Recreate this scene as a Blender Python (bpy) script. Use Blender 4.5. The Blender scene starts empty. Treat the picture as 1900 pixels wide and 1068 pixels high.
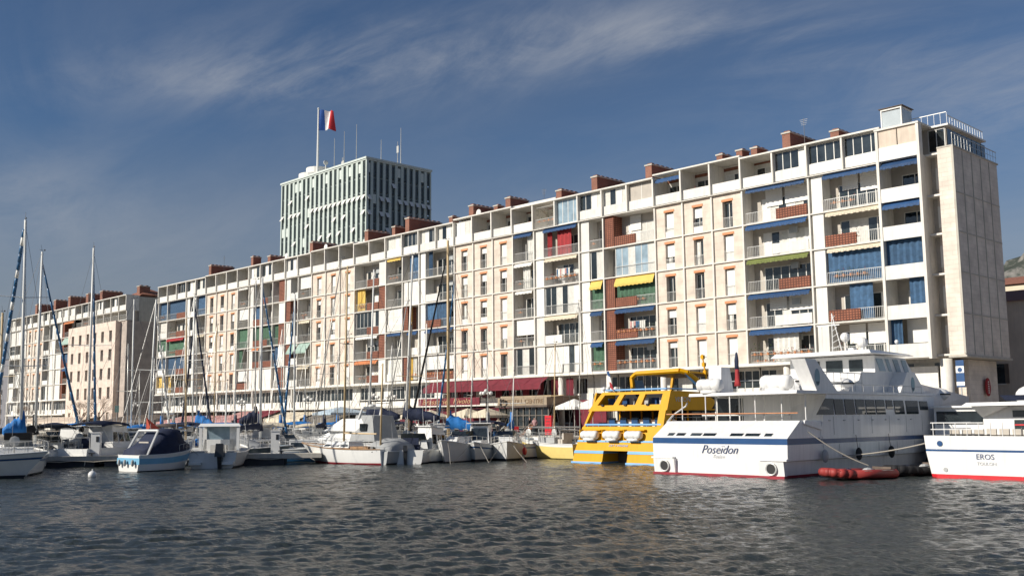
import bpy, math, random
import numpy as np
from mathutils import Vector
R = math.radians
sc = bpy.context.scene
col = sc.collection
rnd = random.Random(7)
# ------------------------------------------------------------------ camera
F, YAW, PITCH, ROLL, HC = 1870.0, R(45.9), R(7.34), R(0.5), 2.9
fw = np.array([-math.sin(YAW)*math.cos(PITCH), math.cos(YAW)*math.cos(PITCH), math.sin(PITCH)])
rt = np.array([math.cos(YAW), math.sin(YAW), 0.0])
up = np.cross(rt, fw)
rt, up = rt*math.cos(ROLL)-up*math.sin(ROLL), rt*math.sin(ROLL)+up*math.cos(ROLL)
cam = bpy.data.cameras.new('camera'); cam.sensor_width = 36; cam.lens = 36*F/1900
cam.clip_start = 0.1; cam.clip_end = 6000
co = bpy.data.objects.new('camera', cam); col.objects.link(co)
from mathutils import Matrix
co.matrix_world = Matrix(((rt[0], up[0], -fw[0], 0), (rt[1], up[1], -fw[1], 0), (rt[2], up[2], -fw[2], HC), (0, 0, 0, 1)))
sc.camera = co
# ------------------------------------------------------------------ light
EL, AZ = R(29), R(201)          # the sun stands behind the photographer's left shoulder
SUN = Vector((math.sin(AZ)*math.cos(EL), math.cos(AZ)*math.cos(EL), math.sin(EL)))
sl = bpy.data.lights.new('sun', 'SUN'); sl.energy = 4.3; sl.angle = R(0.5); sl.color = (1.0, 0.93, 0.82)
so = bpy.data.objects.new('sun', sl); col.objects.link(so); so.rotation_euler = SUN.to_track_quat('Z', 'Y').to_euler()
so.location = (-60, -60, 80)
w = bpy.data.worlds.new('World'); sc.world = w; w.use_nodes = True
nt = w.node_tree; N = nt.nodes; L = nt.links
bg = N['Background']; bg.inputs[1].default_value = 0.066
sky = N.new('ShaderNodeTexSky'); sky.sky_type = 'NISHITA'; sky.sun_disc = False
sky.sun_elevation = EL; sky.sun_rotation = AZ; sky.air_density = 1.0; sky.dust_density = 0.3; sky.ozone_density = 2.5
tc = N.new('ShaderNodeTexCoord'); sep = N.new('ShaderNodeSeparateXYZ'); L.new(tc.outputs['Generated'], sep.inputs[0])
def mth(op, a, b=None, c=None, tree=None):
    t = tree or nt
    n = t.nodes.new('ShaderNodeMath'); n.operation = op
    for i, v in enumerate((a, b, c)):
        if v is None: continue
        if isinstance(v, (int, float)): n.inputs[i].default_value = v
        else: t.links.new(v, n.inputs[i])
    return n.outputs[0]
zz = mth('ADD', mth('MAXIMUM', sep.outputs[2], 0.0), 0.16)
px_ = mth('DIVIDE', sep.outputs[0], zz); py_ = mth('DIVIDE', sep.outputs[1], zz)
cmb = N.new('ShaderNodeCombineXYZ'); L.new(px_, cmb.inputs[0]); L.new(py_, cmb.inputs[1])
def noise(vec, scale, detail, rough, rot=(0, 0, 0), sc3=(1, 1, 1), loc=(0, 0, 0), dist=0.0):
    mp = N.new('ShaderNodeMapping'); mp.inputs['Rotation'].default_value = rot; mp.inputs['Scale'].default_value = sc3
    mp.inputs['Location'].default_value = loc
    L.new(vec, mp.inputs[0]); n = N.new('ShaderNodeTexNoise'); L.new(mp.outputs[0], n.inputs['Vector'])
    n.inputs['Scale'].default_value = scale; n.inputs['Detail'].default_value = detail
    n.inputs['Roughness'].default_value = rough; n.inputs['Distortion'].default_value = dist
    return n.outputs['Fac']
def ramp(fac, a, b):
    n = N.new('ShaderNodeMapRange'); n.interpolation_type = 'SMOOTHSTEP'
    n.inputs[1].default_value = a; n.inputs[2].default_value = b; L.new(fac, n.inputs[0]); return n.outputs[0]
n1 = noise(cmb.outputs[0], 1.5, 9, 0.60, (0, 0, R(-44)), (0.50, 1.3, 1), (3.1, 0.4, 0), 1.1)
n2 = noise(cmb.outputs[0], 0.55, 4, 0.5, (0, 0, R(-46)), (0.6, 1.3, 1), (2.1, 7.3, 0))
n3 = noise(cmb.outputs[0], 6.0, 8, 0.7, (0, 0, R(-30)), (0.7, 1.3, 1), (0, 0, 0), 1.5)
U_ = mth('ADD', mth('MULTIPLY', px_, math.cos(YAW)), mth('MULTIPLY', py_, math.sin(YAW)))
V_ = mth('ADD', mth('MULTIPLY', px_, -math.sin(YAW)), mth('MULTIPLY', py_, math.cos(YAW)))
def patch(cu, cv, ru, rv, k):      # a bank of cirrus: soft ellipse on the cloud layer
    a = mth('DIVIDE', mth('SUBTRACT', U_, cu), ru); b = mth('DIVIDE', mth('SUBTRACT', V_, cv), rv)
    return mth('MULTIPLY', mth('POWER', 2.718, mth('MULTIPLY', mth('ADD', mth('MULTIPLY', a, a), mth('MULTIPLY', b, b)), -1.0)), k)
bank = mth('ADD', mth('ADD', patch(-0.38, 1.90, 0.40, 0.12, 1.0), patch(0.25, 1.77, 0.50, 0.12, 0.9)), mth('ADD', patch(1.0, 1.95, 0.40, 0.28, 0.7), patch(-1.25, 2.5, 0.3, 0.3, 0.5)))
bank = mth('ADD', bank, patch(0.1, 3.0, 1.6, 0.35, 0.22))
wisp = mth('MINIMUM', mth('ADD', bank, 0.12), 1.0)
cl0 = mth('MULTIPLY', ramp(mth('ADD', mth('MULTIPLY', n1, 0.78), mth('MULTIPLY', n3, 0.22)), 0.34, 0.70), 1.0)
cl = mth('MULTIPLY', cl0, wisp)
# low pale veil near the horizon
veil = mth('MULTIPLY', ramp(noise(cmb.outputs[0], 0.8, 5, 0.5, (0, 0, R(-45)), (0.3, 1.2, 1), (5, 2, 0)), 0.3, 0.7), 0.35)
hz = N.new('ShaderNodeMapRange'); hz.inputs[1].default_value = 0.02; hz.inputs[2].default_value = 0.27; hz.inputs[3].default_value = 0.92; hz.inputs[4].default_value = 0.0
L.new(sep.outputs[2], hz.inputs[0])
tint = N.new('ShaderNodeMix'); tint.data_type = 'RGBA'; tint.blend_type = 'MULTIPLY'; tint.inputs[0].default_value = 1
L.new(sky.outputs[0], tint.inputs[6]); tint.inputs[7].default_value = (0.52, 0.645, 0.79, 1)
mx0 = N.new('ShaderNodeMix'); mx0.data_type = 'RGBA'; L.new(tint.outputs[2], mx0.inputs[6]); mx0.inputs[7].default_value = (3.0, 3.2, 3.55, 1)
L.new(mth('ADD', hz.outputs[0], mth('MULTIPLY', veil, 0.35)), mx0.inputs[0])
mx1 = N.new('ShaderNodeMix'); mx1.data_type = 'RGBA'; L.new(mx0.outputs[2], mx1.inputs[6]); mx1.inputs[7].default_value = (5.0, 5.2, 5.6, 1)
L.new(mth('MULTIPLY', cl, 0.66), mx1.inputs[0])
L.new(mx1.outputs[2], bg.inputs[0])
sc.view_settings.view_transform = 'Standard'; sc.view_settings.look = 'None'; sc.view_settings.exposure = 0.36; sc.view_settings.gamma = 1
# ------------------------------------------------------------------ helpers
def at(px, py, Y=None, z=None, X=None, D=None):
    d = fw + rt*(px-950)/F - up*(py-534)/F
    t = Y/d[1] if Y is not None else (z-HC)/d[2] if z is not None else X/d[0] if X is not None else D
    return Vector((d[0]*t, d[1]*t, HC+d[2]*t))
def tag(o, label=None, cat=None, group=None, kind=None):
    if label: o['label'] = label
    if cat: o['category'] = cat
    if group: o['group'] = group
    if kind: o['kind'] = kind
    return o
def empty(name, loc, label, cat, rz=0, group=None):
    o = bpy.data.objects.new(name, None); o.empty_display_size = 0.3; col.objects.link(o)
    o.location = loc; o.rotation_euler = (0, 0, rz)
    return tag(o, label, cat, group)
def copy_tree(o, parent=None):
    c = o.copy(); col.objects.link(c); c.parent = parent
    for ch in o.children: copy_tree(ch, c)
    return c
class MB:
    def __init__(s, off=(0, 0, 0)): s.v = []; s.f = []; s.m = []; s.off = off
    def add(s, vs, fs, m=0):
        b = len(s.v); ox, oy, oz = s.off
        s.v += [(x-ox, y-oy, z-oz) for x, y, z in vs]
        s.f += [tuple(b+i for i in f) for f in fs]; s.m += [m]*len(fs)
        return s
    def box(s, x0, x1, y0, y1, z0, z1, m=0):
        return s.add([(x0,y0,z0),(x1,y0,z0),(x1,y1,z0),(x0,y1,z0),(x0,y0,z1),(x1,y0,z1),(x1,y1,z1),(x0,y1,z1)],
              [(0,3,2,1),(4,5,6,7),(0,1,5,4),(1,2,6,5),(2,3,7,6),(3,0,4,7)], m)
    def hexa(s, a, b, m=0):      # a: 4 lower points, b: 4 upper points
        return s.add(list(a)+list(b), [(0,3,2,1),(4,5,6,7),(0,1,5,4),(1,2,6,5),(2,3,7,6),(3,0,4,7)], m)
    def bar(s, p0, p1, wx, m=0, wy=None):
        return s.tube(p0, p1, wx/2, wx/2, 4, m)
    def tube(s, p0, p1, r0, r1=None, n=8, m=0):
        r1 = r0 if r1 is None else r1
        p0 = Vector(p0); p1 = Vector(p1); d = (p1-p0).normalized()
        a = d.orthogonal().normalized(); b = d.cross(a)
        vs = []
        for p, r in ((p0, r0), (p1, r1)):
            for i in range(n):
                t = 2*math.pi*(i+.5)/n; q = p + a*math.cos(t)*r + b*math.sin(t)*r; vs.append(tuple(q))
        fs = [(i, (i+1) % n, n+(i+1) % n, n+i) for i in range(n)] + [tuple(reversed(range(n))), tuple(range(n, 2*n))]
        return s.add(vs, fs, m)
    def path(s, pts, r, n=6, m=0):
        for a, b in zip(pts, pts[1:]): s.tube(a, b, r, r, n, m)
        return s
    def ball(s, c, r, nu=10, nv=6, m=0, sq=(1, 1, 1)):
        vs = [(c[0], c[1], c[2]-r*sq[2])]; fs = []
        for j in range(1, nv):
            ph = -math.pi/2+math.pi*j/nv
            for i in range(nu):
                t = 2*math.pi*i/nu; vs.append((c[0]+r*sq[0]*math.cos(ph)*math.cos(t), c[1]+r*sq[1]*math.cos(ph)*math.sin(t), c[2]+r*sq[2]*math.sin(ph)))
        vs.append((c[0], c[1], c[2]+r*sq[2])); e = len(vs)-1
        for i in range(nu):
            k = (i+1) % nu
            fs.append((0, 1+k, 1+i)); fs.append((e, e-nu+i, e-nu+k))
            for j in range(nv-2): fs.append((1+j*nu+i, 1+j*nu+k, 1+(j+1)*nu+k, 1+(j+1)*nu+i))
        return s.add(vs, fs, m)
    def prism(s, poly, ax, a, b, m=0):   # poly of 2-D points, extruded along axis ax from a to b
        def P(u, v, t): return (t, u, v) if ax == 'x' else (u, t, v) if ax == 'y' else (u, v, t)
        n = len(poly); vs = [P(u, v, a) for u, v in poly]+[P(u, v, b) for u, v in poly]
        fs = [(i, (i+1) % n, n+(i+1) % n, n+i) for i in range(n)]+[tuple(reversed(range(n))), tuple(range(n, 2*n))]
        return s.add(vs, fs, m)
    def loft(s, rows, ms=None, close=False, cap=False):
        n = len(rows[0]); vs = [p for r in rows for p in r]; b = len(s.v)
        for i in range(len(rows)-1):
            pass
        ox, oy, oz = s.off
        s.v += [(x-ox, y-oy, z-oz) for x, y, z in vs]
        for i in range(len(rows)-1):
            for j in range(n if close else n-1):
                k = (j+1) % n
                s.f.append((b+i*n+j, b+i*n+k, b+(i+1)*n+k, b+(i+1)*n+j)); s.m.append(ms[j] if ms else 0)
        if cap:
            s.f.append(tuple(b+j for j in reversed(range(n)))); s.m.append(0)
            e = b+(len(rows)-1)*n; s.f.append(tuple(e+j for j in range(n))); s.m.append(0)
        return s
    def mesh(s, name, mats, smooth=False):
        me = bpy.data.meshes.new(name); me.from_pydata(s.v, [], s.f)
        for mt in (mats if isinstance(mats, (list, tuple)) else [mats]): me.materials.append(mt)
        me.polygons.foreach_set('material_index', s.m)
        if smooth: me.polygons.foreach_set('use_smooth', [True]*len(s.f))
        me.update(); return me
    def build(s, name, mats, parent=None, smooth=False, label=None):
        if not s.f: return None
        o = bpy.data.objects.new(name, s.mesh(name, mats, smooth)); col.objects.link(o)
        if parent is not None: o.parent = parent
        if label: o['label'] = label
        if smooth == 'auto': pass
        return o
def inst(name, me, parent, loc, label=None, scale=None, rz=0):
    o = bpy.data.objects.new(name, me); col.objects.link(o); o.parent = parent; o.location = loc
    if scale: o.scale = scale
    if rz: o.rotation_euler = (0, 0, rz)
    if label: o['label'] = label
    return o
def text(s, size, mat, parent, loc, rot, shear=0.0, name='lettering', ext=0.006, align='CENTER', sx=1.0):
    c = bpy.data.curves.new(name, 'FONT'); c.body = s; c.size = size; c.shear = shear; c.extrude = ext; c.align_x = align; c.align_y = 'CENTER'
    c.resolution_u = 3; c.offset = -0.012*size if shear > .4 else 0
    t = bpy.data.objects.new(name, c)
    dg = bpy.context.evaluated_depsgraph_get(); col.objects.link(t); dg.update()
    me = bpy.data.meshes.new_from_object(t.evaluated_get(dg)); bpy.data.objects.remove(t)
    me.materials.clear(); me.materials.append(mat)
    o = bpy.data.objects.new(name, me); col.objects.link(o); o.parent = parent; o.location = loc; o.rotation_euler = rot; o.scale = (sx, 1, 1)
    return o
# ------------------------------------------------------------------ materials
def mat(name, c, rough=0.6, metal=0.0, var=0.12, vs=1.5, bump=0.0, bs=8.0, spec=0.5, coat=0.0, streak=0.0, rv=0.0):
    m = bpy.data.materials.new(name); m.use_nodes = True; t = m.node_tree; p = t.nodes['Principled BSDF']
    p.inputs['Roughness'].default_value = rough; p.inputs['Metallic'].default_value = metal
    p.inputs['Specular IOR Level'].default_value = spec; p.inputs['Coat Weight'].default_value = coat
    tc = t.nodes.new('ShaderNodeTexCoord'); oi = t.nodes.new('ShaderNodeObjectInfo')
    ad = t.nodes.new('ShaderNodeVectorMath'); ad.operation = 'ADD'; sc_ = t.nodes.new('ShaderNodeVectorMath'); sc_.operation = 'SCALE'
    t.links.new(oi.outputs['Random'], sc_.inputs[0]); sc_.inputs['Scale'].default_value = 50.0
    t.links.new(tc.outputs['Object'], ad.inputs[0]); t.links.new(sc_.outputs[0], ad.inputs[1])
    n = t.nodes.new('ShaderNodeTexNoise'); n.inputs['Scale'].default_value = vs; n.inputs['Detail'].default_value = 5; n.inputs['Roughness'].default_value = 0.6
    t.links.new(ad.outputs[0], n.inputs['Vector'])
    fac = n.outputs['Fac']
    if streak:
        mp = t.nodes.new('ShaderNodeMapping'); mp.inputs['Scale'].default_value = (3.0, 3.0, 0.25); t.links.new(ad.outputs[0], mp.inputs[0])
        n2 = t.nodes.new('ShaderNodeTexNoise'); n2.inputs['Scale'].default_value = 1.6; n2.inputs['Detail'].default_value = 4; t.links.new(mp.outputs[0], n2.inputs['Vector'])
        fac = mth('ADD', mth('MULTIPLY', fac, 1-streak, tree=t), mth('MULTIPLY', n2.outputs['Fac'], streak, tree=t), tree=t)
    mr = t.nodes.new('ShaderNodeMapRange'); mr.inputs[1].default_value = 0.3; mr.inputs[2].default_value = 0.7
    mr.inputs[3].default_value = 1-var; mr.inputs[4].default_value = 1+var*0.6; t.links.new(fac, mr.inputs[0])
    mul = mr.outputs[0]
    if rv:
        r2 = t.nodes.new('ShaderNodeMapRange'); r2.inputs[3].default_value = 1-rv; r2.inputs[4].default_value = 1+rv*0.3
        t.links.new(oi.outputs['Random'], r2.inputs[0]); mul = mth('MULTIPLY', mul, r2.outputs[0], tree=t)
    mx = t.nodes.new('ShaderNodeVectorMath'); mx.operation = 'SCALE'; mx.inputs[0].default_value = c[:3]; t.links.new(mul, mx.inputs['Scale'])
    t.links.new(mx.outputs[0], p.inputs['Base Color'])
    if bump:
        bn = t.nodes.new('ShaderNodeTexNoise'); bn.inputs['Scale'].default_value = bs; bn.inputs['Detail'].default_value = 4; t.links.new(ad.outputs[0], bn.inputs['Vector'])
        b = t.nodes.new('ShaderNodeBump'); b.inputs['Strength'].default_value = bump; b.inputs['Distance'].default_value = 0.05
        t.links.new(bn.outputs['Fac'], b.inputs['Height']); t.links.new(b.outputs[0], p.inputs['Normal'])
    return m
def brickmat(name, c1, c2, mortar, sx, sy, msize=0.02, axis='xz', rough=0.85, ms=1.0, rv=0.0):
    m = bpy.data.materials.new(name); m.use_nodes = True; t = m.node_tree; p = t.nodes['Principled BSDF']; p.inputs['Roughness'].default_value = rough
    tc = t.nodes.new('ShaderNodeTexCoord'); sp = t.nodes.new('ShaderNodeSeparateXYZ'); t.links.new(tc.outputs['Object'], sp.inputs[0])
    cb = t.nodes.new('ShaderNodeCombineXYZ')
    t.links.new(mth('ADD', sp.outputs[0], sp.outputs[1], tree=t), cb.inputs[0]); t.links.new(sp.outputs[2], cb.inputs[1])
    b = t.nodes.new('ShaderNodeTexBrick'); t.links.new(cb.outputs[0], b.inputs['Vector'])
    b.inputs['Color1'].default_value = (*c1, 1); b.inputs['Color2'].default_value = (*c2, 1); b.inputs['Mortar'].default_value = (*mortar, 1)
    b.inputs['Scale'].default_value = 1; b.inputs['Brick Width'].default_value = sx; b.inputs['Row Height'].default_value = sy; b.inputs['Mortar Size'].default_value = msize
    b.inputs['Bias'].default_value = 0
    if axis == 'grid': b.offset = 0
    n = t.nodes.new('ShaderNodeTexNoise'); n.inputs['Scale'].default_value = 0.9; n.inputs['Detail'].default_value = 8; t.links.new(tc.outputs['Object'], n.inputs['Vector'])
    mr = t.nodes.new('ShaderNodeMapRange'); mr.inputs[1].default_value = 0.3; mr.inputs[2].default_value = 0.7; mr.inputs[3].default_value = 0.8; mr.inputs[4].default_value = 1.1
    t.links.new(n.outputs['Fac'], mr.inputs[0])
    mx = t.nodes.new('ShaderNodeVectorMath'); mx.operation = 'SCALE'; t.links.new(b.outputs['Color'], mx.inputs[0]); t.links.new(mr.outputs[0], mx.inputs['Scale'])
    t.links.new(mx.outputs[0], p.inputs['Base Color'])
    bp = t.nodes.new('ShaderNodeBump'); bp.inputs['Strength'].default_value = 0.5; bp.inputs['Distance'].default_value = 0.03; bp.invert = True
    t.links.new(b.outputs['Fac'], bp.inputs['Height']); t.links.new(bp.outputs[0], p.inputs['Normal'])
    return m
M = {}
M['white'] = mat('white_paint', (0.77, 0.755, 0.71), 0.6, var=0.18, streak=0.5, rv=0.14)
M['cream'] = mat('cream_concrete', (0.74, 0.71, 0.65), 0.75, var=0.2, streak=0.5)
M['conc'] = mat('grey_concrete', (0.50, 0.47, 0.41), 0.85, var=0.2, streak=0.5, bump=0.2)
M['stone'] = brickmat('limestone', (0.72, 0.625, 0.53), (0.68, 0.59, 0.50), (0.61, 0.53, 0.45), 1.1, 0.62, 0.008)
M['endstone'] = brickmat('end_limestone', (0.76, 0.68, 0.59), (0.71, 0.635, 0.55), (0.62, 0.555, 0.48), 0.9, 0.36, 0.012)
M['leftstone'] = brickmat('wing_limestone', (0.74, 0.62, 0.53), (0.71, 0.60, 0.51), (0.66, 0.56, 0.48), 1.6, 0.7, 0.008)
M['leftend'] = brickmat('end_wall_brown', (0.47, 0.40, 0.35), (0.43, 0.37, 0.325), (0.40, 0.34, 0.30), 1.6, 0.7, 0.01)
M['brick'] = brickmat('brick_lattice', (0.33, 0.12, 0.07), (0.30, 0.095, 0.055), (0.10, 0.04, 0.03), 0.42, 0.24, 0.045, 'grid')
M['screen'] = brickmat('clay_block_screen', (0.40, 0.15, 0.085), (0.33, 0.12, 0.07), (0.12, 0.045, 0.03), 0.26, 0.20, 0.05, 'grid')
M['chim'] = brickmat('chimney_brick', (0.30, 0.105, 0.065), (0.23, 0.085, 0.055), (0.26, 0.17, 0.13), 0.24, 0.08, 0.012)
M['terra'] = mat('terracotta', (0.60, 0.27, 0.13), 0.8, var=0.15)
M['tile'] = mat('roof_tile', (0.27, 0.11, 0.07), 0.85, var=0.3, vs=3)
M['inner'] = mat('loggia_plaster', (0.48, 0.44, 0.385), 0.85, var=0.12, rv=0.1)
M['glass'] = mat('window_glass', (0.035, 0.045, 0.05), 0.04, var=0.6, vs=0.8, spec=0.9, rv=0.5)
M['bglass'] = mat('pale_blue_glazing', (0.30, 0.40, 0.47), 0.08, var=0.35, vs=0.9, spec=0.9)
M['curtain'] = mat('white_curtain', (0.68, 0.67, 0.62), 0.8, var=0.15, vs=4, rv=0.15)
M['shutter'] = mat('roller_shutter', (0.82, 0.81, 0.77), 0.5, var=0.06, rv=0.08)
M['blue'] = mat('royal_blue_canvas', (0.02, 0.075, 0.20), 0.7, var=0.2, rv=0.25)
M['bluec'] = mat('blue_curtain', (0.06, 0.14, 0.26), 0.8, var=0.3, vs=3, rv=0.35)
M['green'] = mat('green_curtain', (0.08, 0.18, 0.11), 0.8, var=0.3, vs=3, rv=0.3)
M['teal'] = mat('pale_green_canvas', (0.34, 0.46, 0.40), 0.8, var=0.15)
M['olive'] = mat('olive_canvas', (0.17, 0.20, 0.055), 0.8, var=0.15)
M['yellow'] = mat('yellow_canvas', (0.72, 0.50, 0.12), 0.8, var=0.1)
M['beige'] = mat('beige_canvas', (0.68, 0.60, 0.46), 0.8, var=0.12)
M['red'] = mat('red_cloth', (0.36, 0.03, 0.035), 0.8, var=0.2)
M['crimson'] = mat('crimson_canvas', (0.17, 0.016, 0.03), 0.8, var=0.25)
M['pink'] = mat('faded_pink_canvas', (0.50, 0.27, 0.25), 0.8, var=0.2)
M['orange'] = mat('orange_canvas', (0.60, 0.22, 0.09), 0.8, var=0.15)
M['rail'] = mat('grey_metal_rail', (0.52, 0.52, 0.50), 0.4, 0.3, var=0.1)
M['railp'] = mat('frosted_rail_panel', (0.44, 0.46, 0.46), 0.3, var=0.15)
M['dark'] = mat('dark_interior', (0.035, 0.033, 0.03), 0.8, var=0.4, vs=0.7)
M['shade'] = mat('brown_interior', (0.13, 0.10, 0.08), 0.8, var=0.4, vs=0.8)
M['leaf'] = mat('leaves', (0.055, 0.10, 0.03), 0.7, var=0.5, vs=6)
M['flower'] = mat('red_flowers', (0.30, 0.05, 0.04), 0.7, var=0.6, vs=9)
M['tgreen'] = mat('pale_green_fin', (0.50, 0.57, 0.53), 0.55, var=0.08, rv=0.1)
M['tslab'] = mat('tower_panel', (0.60, 0.66, 0.62), 0.6, var=0.1)
M['twall'] = mat('tower_wall', (0.16, 0.19, 0.19), 0.5, var=0.2)
M['gel'] = mat('gelcoat_white', (0.80, 0.80, 0.78), 0.22, var=0.07, vs=1.2, coat=0.3, streak=0.4, rv=0.06)
M['gelw'] = mat('ferry_white', (0.78, 0.775, 0.76), 0.3, var=0.14, vs=0.7, coat=0.2, streak=0.6)
M['gelg'] = mat('gelcoat_grey', (0.42, 0.43, 0.43), 0.35, var=0.12, streak=0.3)
M['deck'] = mat('deck', (0.62, 0.60, 0.55), 0.6, var=0.12, rv=0.1)
M['teak'] = mat('teak', (0.34, 0.20, 0.10), 0.5, var=0.25, vs=5)
M['stripeb'] = mat('navy_stripe', (0.022, 0.075, 0.20), 0.3, var=0.1)
M['lblue'] = mat('light_blue_stripe', (0.17, 0.40, 0.72), 0.35, var=0.1)
M['skyblue'] = mat('sky_blue_hull', (0.20, 0.46, 0.66), 0.35, var=0.12)
M['hullblue'] = mat('blue_hull', (0.03, 0.13, 0.28), 0.35, var=0.2)
M['ygel'] = mat('yellow_hull', (0.67, 0.34, 0.001), 0.45, var=0.12, coat=0.0, spec=0.25, streak=0.5)
M['pale_yellow'] = mat('pale_yellow_hull', (0.78, 0.62, 0.22), 0.4, var=0.1)
M['anti'] = mat('red_antifouling', (0.30, 0.02, 0.035), 0.5, var=0.2)
M['antid'] = mat('dark_antifouling', (0.03, 0.035, 0.045), 0.5, var=0.2)
M['mast'] = mat('mast_alloy', (0.66, 0.65, 0.60), 0.35, 0.35, var=0.08, rv=0.15)
M['mastw'] = mat('white_mast', (0.80, 0.80, 0.76), 0.4, 0.0, var=0.06)
M['mastt'] = mat('tan_wooden_mast', (0.58, 0.43, 0.24), 0.5, var=0.15)
M['wire'] = mat('rigging_wire', (0.22, 0.22, 0.22), 0.4, 0.6, var=0.1)
M['cblue'] = mat('bright_blue_cover', (0.012, 0.17, 0.50), 0.75, var=0.2, vs=3, bump=0.3)
M['cnavy'] = mat('navy_cover', (0.010, 0.018, 0.05), 0.8, var=0.3, vs=3, bump=0.3)
M['cblack'] = mat('black_cover', (0.012, 0.012, 0.014), 0.8, var=0.3)
M['cgrey'] = mat('grey_cover', (0.36, 0.37, 0.37), 0.8, var=0.15, bump=0.3)
M['tarp'] = mat('black_outboard', (0.015, 0.016, 0.018), 0.3, var=0.2)
M['rubber'] = mat('rubber', (0.03, 0.03, 0.03), 0.8)
M['orb'] = mat('orange_ring', (0.75, 0.10, 0.03), 0.5)
M['redm'] = mat('red_metal', (0.62, 0.02, 0.03), 0.4)
M['paving'] = mat('quay_paving', (0.32, 0.28, 0.24), 0.85, var=0.2, vs=0.6)
M['quayw'] = mat('quay_wall', (0.20, 0.18, 0.155), 0.9, var=0.35, vs=0.8, bump=0.4)
M['skin'] = mat('skin', (0.45, 0.27, 0.20), 0.6)
M['cloth1'] = mat('pink_jacket', (0.50, 0.30, 0.30), 0.9); M['cloth2'] = mat('dark_trousers', (0.03, 0.035, 0.05), 0.9)
M['hair'] = mat('brown_hair', (0.05, 0.03, 0.02), 0.8)
M['navyt'] = mat('navy_lettering', (0.04, 0.07, 0.17), 0.5); M['greyt'] = mat('faded_lettering', (0.45, 0.47, 0.5), 0.5)
M['whitet'] = mat('white_lettering', (0.78, 0.76, 0.72), 0.6); M['goldt'] = mat('gold_lettering', (0.50, 0.33, 0.17), 0.6)
M['bronze'] = mat('brown_lettering', (0.26, 0.17, 0.10), 0.6)
M['lamp'] = mat('lamp_globe', (0.75, 0.75, 0.72), 0.2, var=0.05); M['iron'] = mat('black_iron', (0.02, 0.02, 0.022), 0.5)
M['bark'] = mat('bark', (0.16, 0.12, 0.09), 0.9, var=0.3); M['twig'] = mat('twigs', (0.26, 0.19, 0.14), 0.9, var=0.3)
M['rope'] = mat('rope', (0.38, 0.35, 0.30), 0.9); M['frost'] = mat('logo_teal', (0.22, 0.36, 0.42), 0.4); M['logod'] = mat('logo_dark', (0.03, 0.09, 0.13), 0.4)
M['paleb'] = mat('pale_blue_canvas', (0.42, 0.52, 0.60), 0.8, var=0.12)
M['rock'] = mat('rock', (0.33, 0.30, 0.27), 0.95, var=0.4, vs=0.03, bump=0.5, bs=0.2)
M['scrub'] = mat('scrub', (0.055, 0.075, 0.045), 0.95, var=0.5, vs=0.08)
M['ochre'] = mat('ochre_render', (0.62, 0.45, 0.27), 0.85, var=0.12); M['oldr'] = mat('old_render', (0.66, 0.56, 0.46), 0.9, var=0.25, vs=0.6, streak=0.4)
M['hazed'] = mat('far_facade', (0.20, 0.20, 0.22), 0.9, var=0.1)
M['glow'] = mat('clear_perspex', (0.45, 0.50, 0.52), 0.15, var=0.1)
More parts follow.
